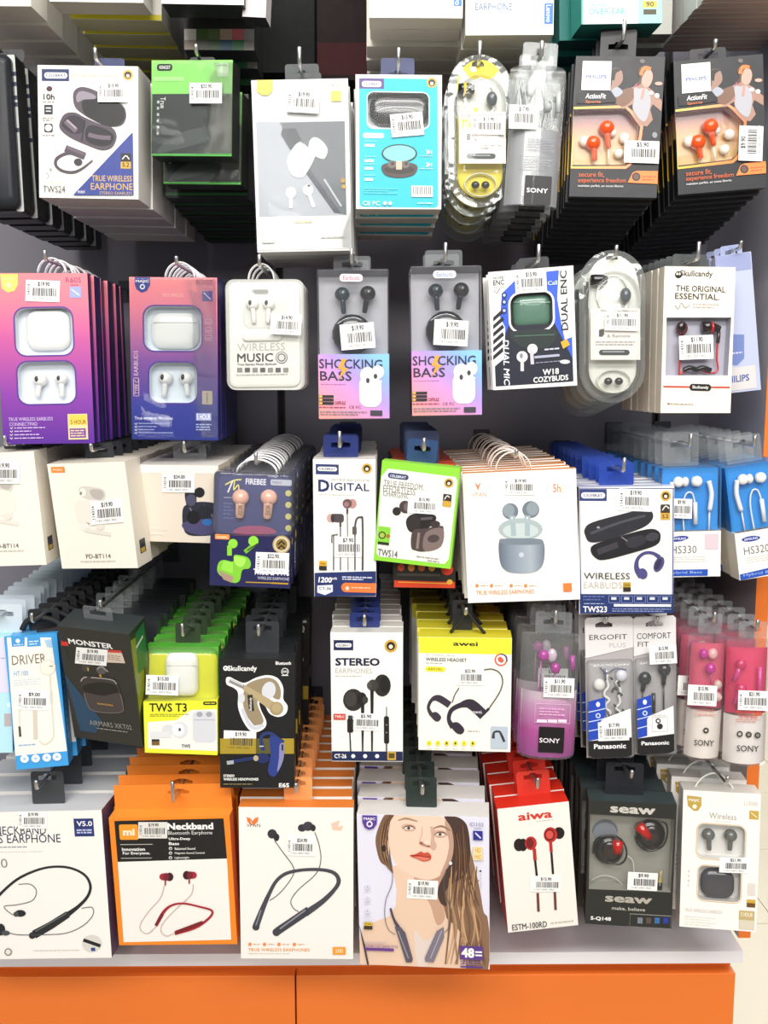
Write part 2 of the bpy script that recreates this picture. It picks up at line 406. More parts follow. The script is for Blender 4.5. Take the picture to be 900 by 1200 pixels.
    def SH(s, pts, mt, hs=None, part=None):
        """printed sheet that leaves the windows open"""
        if isinstance(mt, str): mt = m(mt)
        s.k += 1; yy = s.y - 0.00015 - 0.00004 * s.k; bm = bmesh.new(); idx = range(len(s.holes)) if hs is None else hs
        for loop in [s.loc(pts)] + [s.holes[i] for i in idx]:
            vs = [bm.verts.new((x, yy, z)) for x, z in loop]
            for i in range(len(vs)): bm.edges.new((vs[i], vs[(i + 1) % len(vs)]))
        bmesh.ops.triangle_fill(bm, use_beauty=True, edges=bm.edges[:]); bm.verts.index_update(); FS = []
        for f in bm.faces:
            ids = [v.index for v in f.verts]
            if f.normal.y > 0: ids.reverse()
            FS.append(ids)
        s.acc.setdefault(part or s.pp, MB()).add([tuple(v.co) for v in bm.verts], FS, mt); bm.free()
    def SHR(s, x0, y0, x1, y1, r, mt, hs=None):
        c, a, b = s._q(x0, y0, x1, y1); s.SH(s._al(rrect(-a, -b, a, b, r), c), mt, hs)
    def OL(s, x0, y0, x1, y1, r, wd, mt):
        c, a, b = s._q(x0, y0, x1, y1); s.L(s._al(rrect(-a, -b, a, b, r), c), wd, mt, closed=True)
    def part(s, name, mb, label=None, parent=None):
        o = mb.build(name, parent or s.root)
        if label: o['label'] = label
        return o
    def D(s, name, px_outline, y0, y1, mt, e=0.35, smooth=False, label=None, parent=None):
        if isinstance(mt, str): mt = gloss(mt)
        if smooth: px_outline = catmull(px_outline, 4, True)
        mb = MB(); dome(mb, s.loc(px_outline, y0), y0, y1, mt, e); return s.part(name, mb, label, parent)
    def DR(s, name, x0, y0, x1, y1, r, ya, yb, mt, e=0.35, parent=None, label=None):
        c, a, b = s._q(x0, y0, x1, y1); return s.D(name, s._al(rrect(-a, -b, a, b, r), c), ya, yb, mt, e, parent=parent, label=label)
    def TB(s, name, px_pts, r, y, mt, smooth=True, n=8, parent=None, label=None):
        if isinstance(mt, str): mt = gloss(mt)
        if smooth: px_pts = catmull(px_pts, 5)
        ys = y if isinstance(y, (list, tuple)) else None
        L = s.loc(px_pts, 0.0 if ys else y); mb = MB()
        mb.tube([(x, (np.interp(i / (len(L) - 1), np.linspace(0, 1, len(ys)), ys) if ys else y), z) for i, (x, z) in enumerate(L)], r, mt, n)
        return s.part(name, mb, label, parent)
    def BL(s, name, cx, cy, rx, ry, y, ryd, mt, parent=None, label=None):
        if isinstance(mt, str): mt = gloss(mt)
        (x, z), (x2, _), (_, z2) = s.loc([(cx, cy), (cx + rx, cy), (cx, cy - ry)], y); mb = MB()
        mb.ellipsoid((x, y, z), abs(x2 - x), ryd, abs(z2 - z), mt); return s.part(name, mb, label, parent)
    def BUD(s, hx, hy, tx, ty, y, mt, hr=7, sr=3.0, grille=True):
        """stemmed earbud: round head and tapering stem, dark grille on the head"""
        if isinstance(mt, str): mt = gloss(mt)
        (x, z), (x2, z2) = s.loc([(hx, hy), (tx, ty)], y); k = s.w / max(abs(s.q[1][0] - s.q[0][0]), 1); mb = MB()
        mb.ellipsoid((x, y, z), hr * k, hr * k * 0.9, hr * k * 0.95, mt)
        d = np.array([x2 - x, z2 - z]); mb.tube([(x + d[0] * t, y - 0.001, z + d[1] * t) for t in (0, 0.4, 0.8, 0.97, 1.0)], [sr * k * 1.25, sr * k * 1.1, sr * k, sr * k * 0.9, sr * k * 0.5], mt)
        o = mb.build('earbud', s.root)
        if grille:
            g = MB(); g.ellipsoid((x - hr * k * 0.25, y - hr * k * 0.75, z + hr * k * 0.1), hr * k * 0.3, hr * k * 0.2, hr * k * 0.42, m('3a3a3c', 0.5), 10, 6); g.build('grille', o)
        return o
    def wrap(s, part, u0, u1, v0, v1, d, mt, off=0.0, n=12):
        """patch of a half-round tube front; u across -1..1, v up 0..1"""
        mb = MB(); vs = []; hw = s.w / 2
        if isinstance(mt, str): mt = m(mt)
        for i in range(n + 1):
            u = u0 + (u1 - u0) * i / n; a = math.asin(max(-1, min(1, u)))
            x = (hw + off) * math.sin(a); y = -(d + off) * math.cos(a)
            vs += [(x, y, s.h * v0), (x, y, s.h * v1)]
        mb.add(vs, [(2 * i, 2 * i + 2, 2 * i + 3, 2 * i + 1) for i in range(n)], mt, True)
        if part in ('blister', 'lower_shell'):
            for v, k in ((v0, 0), (v1, 1)):
                mb.add([vs[2 * i + k] for i in range(n + 1)], [list(range(n + 1))[:: 1 if k else -1]], mt)
        return s.part(part, mb)
    # hanging hardware
    def hang(s, hx, hy0, hy1, hooklabel=None, tab=None, tabw=40, taby=None, tabpos=0.9, loop=None, slot=True, rod=True, integral=None):
        """hook tip at pixel hx, hy0..hy1; tab = material of a slotted plate, loop = material of a wire handle"""
        tip = at(hx, hy1 - 2, s.Y - 0.011); X, Z = tip.x, tip.z
        need = -9
        for fy in (0.0, 0.5, 1.0):
            yl = s.th * fy; p = s.Mi @ Vector((X, s.Y + yl, Z)); need = max(need, s.h + 0.0045 - p.z)
        if integral is None and need > 0: Z += need
        s.HX, s.HZ = X, Z
        if rod:
            r = bpy.data.objects.new('display_hook', None); COL.objects.link(r); r.location = (X, YB, Z); r.empty_display_size = 0.02
            tag(r, hooklabel or ('chrome peg hook holding the ' + s.short()), 'hook', 'chrome peg hooks carrying the packs')
            tz = at(hx, hy0, s.Y - 0.011).z - Z; tz = max(tz, 0.008)
            yo = s.Y - 0.011 - YB; mb = MB()
            mb.tube([(0, 0, 0), (0, yo + 0.004, 0), (0, yo + 0.001, 0.001), (0, yo, 0.004), (0, yo - 0.001, tz - 0.001), (0, yo - 0.001, tz)], [0.0021] * 4 + [0.0023, 0.0015], CHROME, 8)
            mb.build('rod', r); mb = MB(); mb.box(-0.012, 0.012, -0.003, 0.0, -0.018, 0.012, m('44464a', 0.4, 0.5)); mb.build('mounting_plate', r)
        yt = s.th * tabpos; p = s.Mi @ Vector((X, s.Y + yt * 1.0, Z))
        if tab is not None:
            if isinstance(tab, str): tab = m(tab)
            k = s.w / max(abs(s.q[1][0] - s.q[0][0]), 1); tw = tabw * k / 2
            top = p.z + 0.007
            if taby is not None: top = max(top, s.loc([(hx, taby)], yt)[0][1])
            o = rrect(p.x - tw, s.h - 0.0005, p.x + tw, top, 0.003, 3)
            sw = tw * 0.55; hl = []
            if slot:
                z0 = max(p.z - 0.0035, s.h + 0.0008)
                hl = [[(p.x - sw, z0), (p.x + sw, z0), (p.x + sw, p.z + 0.0015), (p.x + sw * 0.4, p.z + 0.0022), (p.x + sw * 0.25, p.z + 0.0042), (p.x - sw * 0.25, p.z + 0.0042), (p.x - sw * 0.4, p.z + 0.0022), (p.x - sw, p.z + 0.0015)]]
            mb = MB(); plate(mb, o, hl, yt, yt + 0.0006, tab); mb.build('hang_tab', s.root)
        if loop is not None:
            mt, lw, n = loop; k = s.w / max(abs(s.q[1][0] - s.q[0][0]), 1); lw *= k / 2; mb = MB(); yl = s.th * 0.5
            hz = p.z + 0.0035 - s.h
            for j in range(n):
                mb.tube([(p.x + lw * math.cos(a), yl - 0.003 + 0.005 * j, s.h + hz * math.sin(a)) for a in [math.pi * i / 14 for i in range(15)]], 0.0009, mt, 6)
            mb.build('hang_loop', s.root)
    def short(s):
        return s.nick
    def done(s):
        for part, mb in s.acc.items(): mb.build(part, s.root)
        s.acc = {}
    def stack(s, n, pitch, group, jx=0.001, jr=0.6, jz=0.0, lo=None, dx=0.0, dz=0.0):
        """n more of the same pack further back on the hook"""
        s.root['group'] = group; rnd = random.Random(int(s.q[0][0] * 13 + s.q[0][1]))
        kids = list(s.root.children); made = []
        for k in range(1, n + 1):
            if s.Y + k * pitch + s.th > YB - 0.006: break
            r = s.root.copy(); COL.objects.link(r)
            r.location = s.root.location + Vector((rnd.uniform(-jx, jx) + dx * k, k * pitch, -rnd.uniform(0, jz) + dz * k))
            r.rotation_euler = (s.root.rotation_euler.x, s.root.rotation_euler.y + math.radians(rnd.uniform(-jr, jr)), s.root.rotation_euler.z)
            r['label'] = '%s, %s from the front' % (s.nick, ordinal(k)); r['group'] = group
            for c in kids:
                if c.name.split('.')[0] == 'price_sticker' and lo: continue
                d = c.copy(); COL.objects.link(d); d.parent = r
                for g in c.children:
                    e = g.copy(); COL.objects.link(e); e.parent = d
            made.append(r)
        return made
# ------------------------------------------------------------------ setting
def struct(name, mb, parent=None): return mb.build(name, parent, 'structure' if parent is None else None)
def panelmat(h, rough=0.5, sc=14.0, amt=0.06):
    mt = bpy.data.materials.new('board_' + h); mt.use_nodes = True; nt = mt.node_tree; b = nt.nodes['Principled BSDF']
    tc = nt.nodes.new('ShaderNodeTexCoord'); no = nt.nodes.new('ShaderNodeTexNoise'); no.inputs['Scale'].default_value = sc; no.inputs['Detail'].default_value = 6
    nt.links.new(tc.outputs['Object'], no.inputs['Vector'])
    mx = nt.nodes.new('ShaderNodeMix'); mx.data_type = 'RGBA'; c = lin(h)
    mx.inputs[6].default_value = tuple(x * (1 - amt) for x in c[:3]) + (1,); mx.inputs[7].default_value = tuple(min(1, x * (1 + amt)) for x in c[:3]) + (1,)
    nt.links.new(no.outputs['Fac'], mx.inputs[0]); nt.links.new(mx.outputs[2], b.inputs['Base Color'])
    mr = nt.nodes.new('ShaderNodeMapRange'); mr.inputs[3].default_value = rough - 0.1; mr.inputs[4].default_value = rough + 0.1
    nt.links.new(no.outputs['Fac'], mr.inputs[0]); nt.links.new(mr.outputs[0], b.inputs['Roughness']); return mt
M_BACK = panelmat('7a7883', 0.45); M_UP = panelmat('3a3b42', 0.35); M_SIDE = panelmat('c9c7d2', 0.5); M_ORANGE = panelmat('ef7c30', 0.35, 6, 0.03)
M_BOARD = panelmat('ece9ee', 0.35, 20, 0.02); M_TILE = panelmat('e9e0c8', 0.22, 5, 0.03); M_GROUT = panelmat('a89f8c', 0.8)
YP = 1.20
XR = at(891, 600, YP).x           # inner front edge of the right side panel
XL = -1.05; ZT = 2.25
ZB = at(600, 1116, YP - 0.03).z          # top of the white board
# back boards with slotted uprights between them
us = [XL, at(330, 500, YB).x, at(768, 500, YB).x, XR]
for i in range(3):
    mb = MB(); mb.box(us[i] + (0.006 if i else 0), us[i + 1] - (0.006 if i < 2 else 0), YB, YB + 0.016, ZB - 0.02, ZT, M_BACK); struct('wall_back' if i == 0 else 'wall_back', mb)
for i in (1, 2):
    up = bpy.data.objects.new('slotted_upright', None); COL.objects.link(up); up.location = (us[i], YB, ZB)
    tag(up, 'dark slotted steel upright set in the back boards, ' + ('left of the middle' if i == 1 else 'near the right side panel'), 'upright')
    n = int((ZT - ZB) / 0.032); hl = [rrect(-0.0022, 0.006 + 0.032 * k, 0.0022, 0.026 + 0.032 * k, 0.001, 2) for k in range(n)]
    mb = MB(); plate(mb, [(-0.0058, 0), (0.0058, 0), (0.0058, ZT - ZB), (-0.0058, ZT - ZB)], hl, 0.002, 0.0035, M_UP); mb.build('face_strip', up)
    mb = MB(); mb.box(-0.0058, 0.0058, 0.010, 0.016, 0, ZT - ZB, m('101012', 0.6)); mb.build('channel_back', up)
# right side panel: pale inner face, orange edge band
sp = bpy.data.objects.new('side_panel', None); COL.objects.link(sp); sp.location = (XR + 0.008, YP, ZB)
tag(sp, 'pale grey side panel with an orange front edge at the right of the rack', 'panel')
mb = MB(); mb.box(-0.008, 0.008, 0.0012, YB + 0.03 - YP, 0.0, ZT - ZB, M_SIDE); mb.build('board', sp)
mb = MB(); mb.box(-0.008, 0.008, 0.0, 0.0012, 0.0, ZT - ZB, M_ORANGE); mb.build('edge_band', sp)
# far left side panel, out of frame
mb = MB(); mb.box(XL - 0.016, XL, YP, YB + 0.016, 0.0, ZT, M_SIDE); struct('wall_left', mb)
# white bottom board
mb = MB(); xr = at(871, 1120, YP - 0.03).x; mb.box(XL, xr, YP - 0.03, YB + 0.016, ZB - 0.0165, ZB, M_BOARD)
bb = mb.build('shelf_board'); tag(bb, 'long white bottom shelf board with a thick front edge above the orange drawers', 'shelf')
# orange base cabinet
cz = ZB - 0.0165
cb = bpy.data.objects.new('base_cabinet', None); COL.objects.link(cb); cb.location = (0, YP, 0); tag(cb, 'low orange base cabinet with flat drawer fronts under the white shelf board', 'cabinet')
xc = at(861, 1150, YP - 0.01).x; mb = MB(); mb.box(XL, xc, 0.008, YB - YP, 0.06, cz, M_ORANGE); mb.build('carcass', cb)
mb = MB(); mb.box(XL, xc - 0.01, 0.03, YB - YP, 0.0, 0.06, m('3a332e')); mb.build('plinth', cb)
zd = at(600, 1142, YP - 0.012).z; xs = at(346.5, 1170, YP - 0.012).x
for a, b in ((XL, xs - 0.001), (xs + 0.001, xc)):
    mb = MB(); mb.box(a, b, -0.012, 0.007, 0.075, zd, M_ORANGE); o = mb.build('drawer_front', cb)
    bv = o.modifiers.new('b', 'BEVEL'); bv.width = 0.0012; bv.segments = 2
# tiled shop floor
mb = MB(); mb.box(-3, 5, -3, 12, -0.03, -0.004, M_GROUT); fl = struct('floor', mb)
ts = 0.42; te = MB(); te.box(0.0012, ts - 0.0012, 0.0012, ts - 0.0012, -0.004, 0.0, M_TILE); tm = None
x0 = at(872, 1100, 2.88).x - ts * 1.2
for i in range(4):
    for j in range(22):
        if tm is None: o = te.build('tile', fl); tm = o.data
        else: o = bpy.data.objects.new('tile', tm); COL.objects.link(o); o.parent = fl
        o.location = (x0 + i * ts, 1.62 + j * ts, 0)
mb = MB(); mb.box(-3, 5, 12, 12.1, 0, 3.2, panelmat('dcd8cc')); struct('wall_far', mb)
# ================================================================== row 0: packs whose lower ends show at the top
TOP = 'in the top row'
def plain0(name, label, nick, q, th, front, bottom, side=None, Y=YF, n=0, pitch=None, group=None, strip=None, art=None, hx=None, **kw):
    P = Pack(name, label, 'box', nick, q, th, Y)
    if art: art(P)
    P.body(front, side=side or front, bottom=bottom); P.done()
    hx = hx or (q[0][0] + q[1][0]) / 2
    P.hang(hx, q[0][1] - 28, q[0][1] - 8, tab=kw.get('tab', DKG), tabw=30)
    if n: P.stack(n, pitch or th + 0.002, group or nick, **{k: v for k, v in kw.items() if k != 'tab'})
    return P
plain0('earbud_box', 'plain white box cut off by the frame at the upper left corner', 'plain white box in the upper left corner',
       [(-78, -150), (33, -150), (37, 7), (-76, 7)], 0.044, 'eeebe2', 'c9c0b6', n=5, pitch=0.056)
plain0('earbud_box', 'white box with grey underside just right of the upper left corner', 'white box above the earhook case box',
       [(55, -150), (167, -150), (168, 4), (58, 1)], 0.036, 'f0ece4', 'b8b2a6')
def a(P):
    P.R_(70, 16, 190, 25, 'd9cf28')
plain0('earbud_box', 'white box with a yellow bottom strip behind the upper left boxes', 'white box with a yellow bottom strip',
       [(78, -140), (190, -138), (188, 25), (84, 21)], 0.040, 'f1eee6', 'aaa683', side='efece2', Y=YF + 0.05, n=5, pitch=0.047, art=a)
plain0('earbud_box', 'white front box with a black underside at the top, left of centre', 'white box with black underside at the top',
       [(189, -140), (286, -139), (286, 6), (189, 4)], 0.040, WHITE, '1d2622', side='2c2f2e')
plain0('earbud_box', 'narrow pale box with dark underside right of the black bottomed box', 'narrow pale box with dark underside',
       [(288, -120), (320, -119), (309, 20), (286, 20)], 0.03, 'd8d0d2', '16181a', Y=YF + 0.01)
P = Pack('earbud_box', 'dark box with multicoloured stripes along its lower edge near the top', 'box', 'dark box with multicoloured stripes',
         [(214, -60), (298, -60), (298, 60), (216, 58)], 0.04, YF + 0.075)
for i, c in enumerate(['e8e6de', '4f6b3c', '6a7c4c', 'b9a08e', 'c66a70', '8f8f8a']): P.R_(216 + i * 14, 34, 230 + i * 14, 47, c)
for i, c in enumerate(['9c8d80', '5d5a50', '3d5a3a', '1f4f66', '2f6b44', '84807a']): P.R_(216 + i * 14, 47, 230 + i * 14, 60, c)
P.body('2a2c2c'); P.done(); P.hang(256, -90, -70, tab=DKG, tabw=30); P.stack(4, 0.046, 'dark boxes with multicoloured stripes', dx=-0.002, dz=-0.006)
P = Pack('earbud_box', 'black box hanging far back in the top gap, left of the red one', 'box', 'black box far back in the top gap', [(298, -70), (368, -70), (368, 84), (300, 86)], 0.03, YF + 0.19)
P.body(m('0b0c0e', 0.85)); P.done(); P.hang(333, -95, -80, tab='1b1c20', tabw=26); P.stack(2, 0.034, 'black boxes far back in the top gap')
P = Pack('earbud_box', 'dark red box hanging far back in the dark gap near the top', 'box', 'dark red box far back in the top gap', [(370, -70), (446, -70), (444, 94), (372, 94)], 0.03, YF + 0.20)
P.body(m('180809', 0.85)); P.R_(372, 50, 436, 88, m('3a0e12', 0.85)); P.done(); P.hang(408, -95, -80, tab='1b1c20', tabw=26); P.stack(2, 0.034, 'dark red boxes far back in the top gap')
def a(P):
    P.MI(448, 1, 480, 6, 2, 'b7c2cc'); P.R_(532, -22, 541, 7, '1f74c8'); P.T('Lenovo', 533, -20, 540, 6, WHITE, 0.01, -90)
plain0('earbud_box', 'white box with a blue corner mark cut off at the top centre', 'white box with blue corner mark at top centre',
       [(433, -150), (545, -150), (542, 22), (433, 20)], 0.034, 'efece3', 'ddd8cc', n=1, art=a)
plain0('earbud_box', 'lower hanging cream box behind the white box at the top centre', 'lower hanging cream box at top centre',
       [(429, -120), (548, -120), (546, 55), (430, 54)], 0.04, 'eae6da', 'd6cfc2', Y=YF + 0.075, n=3, pitch=0.05, hx=520)
def a(P):
    P.T('NECKBAND', 557, -8, 599, 0, '3d6fa8'); P.T('EARPHONE', 557, 4, 600, 12, '3d6fa8'); P.MI(557, 17, 584, 31, 3, 'b9c4cf')
    P.R_(638, 4, 648, 28, '1f74c8'); P.T('Lenovo', 640, 6, 646, 26, WHITE, 0.01, -90)
plain0('neckband_box', 'white box with blue NECKBAND EARPHONE lettering at the top', 'white neckband box at the top',
       [(546, -150), (652, -150), (648, 40), (546, 42)], 0.04, 'efece3', 'd9d3c6', n=3, pitch=0.046, art=a)
def a(P):
    P.R_(683, -80, 748, 29, 'f0f2f0'); P.R_(748, -80, 776, 29, '9fd3da'); P.T('OVER-EAR', 690, 10, 733, 17, '3fb8ac', 0.01); P.MI(692, 4, 712, 8, 1, '8fd0c8')
    P.R_(753, 1, 770, 9, 'e0c64a'); P.T('90', 757, 2, 766, 8, '3a3320', 0.02); P.R_(754, 11, 769, 17, '4a4128')
plain0('headphone_box', 'teal and white box with OVER-EAR lettering at the top right', 'teal and white over-ear box',
       [(680, -130), (778, -130), (775, 27), (682, 29)], 0.045, '3aa79d', '1f6e68', side='3fb2a6', art=a)
plain0('headphone_box', 'teal box hanging lower behind the OVER-EAR box', 'lower hanging teal box',
       [(655, -100), (735, -100), (733, 46), (656, 48)], 0.035, '2b8f88', '1d5f5a', Y=YF + 0.06, n=5, pitch=0.042, dx=-0.003, dz=-0.004)
plain0('earbud_box', 'narrow grey white box standing beside the teal over-ear box', 'narrow grey white box beside the teal one',
       [(745, -90), (792, -90), (786, 40), (744, 40)], 0.03, 'd5d3cc', 'a5a39a', Y=YF + 0.07, n=4, pitch=0.034, dz=-0.004)
plain0('cable_box', 'thin white box with pinkish underside at the upper right corner', 'thin white box in the upper right corner',
       [(826, -150), (965, -150), (962, -3), (828, -3)], 0.0125, 'f2efe9', 'c7aea8', side='f4f2ee', n=11, pitch=0.0145, group='thin white boxes in the upper right corner', jr=0.3)
# ================================================================== row 1
P = Pack('earphone_pack', 'black blister pack with pale edge strip at the far left', 'package', 'black blister pack at the top far left',
         [(-40, 62), (16, 62), (30, 249), (-30, 250)], 0.03, YF)
P.R_(-30, 90, 22, 130, '3a2226'); P.RR(13, 64, 24, 248, 3, 'b9bdbb')
for y in (84, 96, 112, 120, 150): P.R_(14, y, 23, y + 5, '27324e')
P.body('1b1c1f', r=0.004); P.DR('blister', -38, 66, 20, 246, 8, -0.0008, -0.014, DARKCLEAR, 0.3); P.done()
P.hang(-8, 40, 54, tab='1d1e22'); P.stack(6, 0.046, 'black blister packs at the far left')

P = Pack('earhook_box', 'white box with open dark earhook case picture and navy corner triangle', 'box', 'white boxed earhook earbuds', [(45, 76), (161, 78), (163, 233), (45, 232)], 0.048)
P.body('f3f1ec', side='ece9e2', bottom='cfc6bf')
P.R_(49, 81, 81, 95, NAVY); P.RR(52, 85, 79, 92, 3.4, WHITE); P.T('CELEBRAT', 54, 86.5, 77, 90.5, NAVY, 0.02); P.MI(85, 86, 139, 91, 1, 'c9c3b4')
P.E(150, 88, 6, 6, GOLD); P.E(150, 88, 4, 4, '2a241c'); P.E(150, 89, 2, 2, 'e8e2d0')
P.E(58, 104, 3.5, 3, '4a2a2e'); P.T('10h', 51, 110, 64, 117, BLACK, 0.03); P.MI(50, 118, 64, 121, 1, GREYT)
P.R_(52, 123, 62, 134, '2b2b30'); P.R_(54, 126, 60, 127.5, WHITE); P.R_(54, 130, 60, 131, WHITE); P.MI(50, 137, 64, 142, 2, GREYT)
P.RR(52, 145, 62, 155, 2, '2b2b30'); P.E(57, 150, 4, 4, WHITE); P.E(57, 150, 2.4, 2.4, WHITE); P.MI(50, 157, 64, 160, 1, GREYT)
c1, c2, c3 = '4e4450', '16151a', '6a5c68'
P.PG([(86, 110), (92, 103), (103, 103), (120, 110), (136, 118), (146, 126), (148, 138), (142, 147), (128, 148), (110, 141), (98, 134), (88, 125)], c1, True)
P.PG([(97, 118), (112, 115), (130, 117), (143, 124), (147, 136), (141, 146), (128, 148), (112, 142), (99, 133)], c2, True)
P.PG([(90, 112), (96, 107), (110, 111), (112, 116), (99, 117), (91, 120)], '8d8490', True)
P.PG([(70, 145), (76, 134), (88, 132), (100, 138), (116, 145), (132, 150), (137, 160), (132, 172), (120, 176), (102, 170), (84, 162), (72, 153)], c1, True)
P.PG([(73, 145), (80, 137), (90, 136), (100, 143), (97, 155), (86, 157), (76, 151)], '2a242e', True); P.L([(77, 142), (90, 154)], 6, c3); P.L([(79, 141), (90, 151)], 2, 'a99aa6')
P.PG([(101, 152), (108, 147), (125, 152), (134, 160), (129, 170), (116, 171), (102, 165)], '1f1b24', True); P.L([(104, 158), (116, 161), (130, 162)], 5, c3, True)
P.L([(100, 141), (96, 166)], 1.2, c2)
P.L([(94, 180), (78, 180), (67, 186), (66, 194), (73, 200), (85, 202), (96, 198), (109, 188)], [2, 3, 3.4, 3.4, 3, 3, 2.5, 1.5], c1, True)
P.L([(77, 174), (100, 183)], 8, c1); P.L([(79, 173), (99, 181)], 3, c3); P.E(92, 190, 5, 4, '3a3140')
P.PG([(156, 155), (157, 229), (86, 229)], '31418e'); P.T('TRUE WIRELESS', 108, 206, 155, 213, 'c9a56a', 0.02); P.T('EARPHONE', 107, 215, 156, 223, 'c9a56a', 0.01); P.T('STEREO EARBUDS', 117, 225, 155, 228.5, 'c9a56a')
P.RR(142, 180, 154, 198, 1.5, '27221c'); P.R_(142, 190, 154, 198, GOLD); P.L([(144, 187), (148, 183), (152, 187)], 1.2, WHITE, True); P.T('5.2', 144, 191, 152, 196, '2a241c', 0.02)
P.L([(54, 202), (58, 206), (55, 210)], 0.8, GREYT, True); P.E(60, 199, 1.5, 1.5, GREYT); P.MI(51, 213, 76, 215, 1, 'c2bcae'); P.T('TWS24', 51, 218, 77, 226, '2c2c30'); P.T('mini', 92, 223, 100, 227, WHITE)
P.ST(132, 108, 35, 23, '$19.90'); P.hang(112, 56, 73, tab=NAVY, tabw=36, taby=68); P.done()
P.stack(4, 0.054, 'white boxed earhook earbuds on one hook', dx=0.0025, dz=-0.002)

P = Pack('earbud_box', 'green topped black shrink-wrapped box with a glossy front', 'box', 'green and black earbud box', [(178, 71), (273, 70), (271, 183), (177, 183)], 0.03)
P.body('8fdc6c', side='1c201e', bottom='151917')
P.R_(178, 110, 272, 180, '303432'); P.RR(184, 75, 202, 83, 3, BLACK); P.T('KINGST', 187, 77, 200, 81, WHITE, 0.02); P.R_(180, 90, 216, 95, 'aee890')
P.R_(255, 74, 268, 90, 'c9ecba'); P.MI(256, 75, 267, 78, 1, '5a7a4c'); P.T('True', 188, 114, 194, 127, WHITE, 0.0, -90); P.MI(184, 116, 187, 160, 6, 'b9c0ba')
P.y = 0; P.PG([(183, 181), (194, 166), (214, 155), (238, 149), (262, 146), (269, 150), (250, 162), (225, 171), (200, 177)], '4a4f4d', True)
P.R_(177, 180.5, 272, 183.5, '4fc24a')
P.DR('shrink_wrap', 178, 72, 272, 182, 3, -0.003, -0.0046, clear('ffffff', 0.0, 0.1, 0.0, 0.2, 22), 0.04)
P.ST(241, 109, 38, 24, '$23.90', y=-0.005); P.hang(230, 54, 66, tab='1c1e22', tabw=30); P.done()
P2 = P.stack(1, 0.038, 'green and black earbud boxes', dz=-0.022, dx=0.004)
P = Pack('earbud_box', 'dark box with green lower line hanging low behind the green topped box', 'box', 'dark box behind the green topped one', [(192, 110), (292, 110), (290, 232), (194, 232)], 0.036, YF + 0.085)
P.body('1b2220', side='1e2624', bottom='171b1a'); P.R_(194, 226, 290, 229, '2c6e3c'); P.R_(262, 240, 286, 252, '8d9894'); P.done(); P.hang(240, 85, 100, tab=DKG, rod=False)
P.stack(5, 0.04, 'dark boxes behind the green topped one', dz=-0.004, dx=0.002)

P = Pack('earbud_box', 'tall white box with a grey photo of a white case and two stemmed buds', 'box', 'tall white box with grey case photo', [(295, 94), (407, 92), (413, 293), (301, 296)], 0.026, YF - 0.01)
P.body('eeeceb', side='e2e0de', bottom='c6c4c2')
P.PG([(300, 143), (404, 142), (406, 252), (304, 254)], 'b6b9c1'); P.PG([(328, 144), (404, 142), (406, 252), (395, 250), (372, 222), (352, 190)], '6f7278')
P.PG([(331, 152), (346, 150), (356, 170), (350, 192), (340, 176)], '4b4e55'); P.PG([(331, 150), (337, 158), (350, 180), (400, 250), (392, 250), (346, 186), (329, 158)], '55585f')
for i in range(14):
    r = random.Random(i); x = r.uniform(345, 400); y = r.uniform(146, 200); P.E(x, y, r.uniform(0.5, 1.6), r.uniform(0.5, 1.2), 'a6a9b0')
P.L([(380, 210), (400, 242)], 2.2, 'c6c9d0')
P.PG([(337, 186), (350, 167), (364, 176), (369, 184), (357, 206), (348, 208), (340, 202)], 'f4f3f1', True); P.PG([(362, 168), (368, 161), (378, 166), (384, 176), (380, 186), (371, 184), (363, 178)], 'f4f3f1', True)
P.L([(352, 166), (366, 182)], 1, 'c9cbd0'); P.E(341, 226, 6, 6.5, WHITE); P.L([(341, 226), (341, 244)], 4, WHITE); P.E(361, 223, 6, 6.5, WHITE); P.L([(361, 224), (368, 243)], 4, WHITE); P.E(362, 218, 1.6, 1.2, BLACK)
P.E(402, 212, 3, 3, 'b98a3c'); P.E(403, 219, 3, 2.5, 'c9a04a')
P.PG([(301, 94), (320, 94), (320, 106), (315, 112), (307, 112), (301, 107)], 'f0e05a'); P.T('R20', 389, 97, 399, 102, 'b9b7b2'); P.R_(388, 107, 400, 119, 'efe060'); P.MI(346, 258, 367, 262, 1, 'e5dc9a')
P.RR(307, 264, 322, 285, 2, 'dedcd8'); P.RR(309, 266, 320, 283, 1, 'eae8e4'); P.MI(376, 276, 404, 280, 1, 'c9c7c2')
P.DR('shrink_wrap', 297, 96, 410, 293, 3, -0.0046, -0.0052, clear('ffffff', 0.0, 0.1, 0.0, 0.12, 14), 0.03)
P.ST(355, 119, 38, 26, '$19.90', 3, y=-0.0054); P.hang(351, 55, 77, tab='2a3134', tabw=40, taby=75); P.done(); P.stack(4, 0.03, 'tall white boxes with grey case photo', dx=0.001)

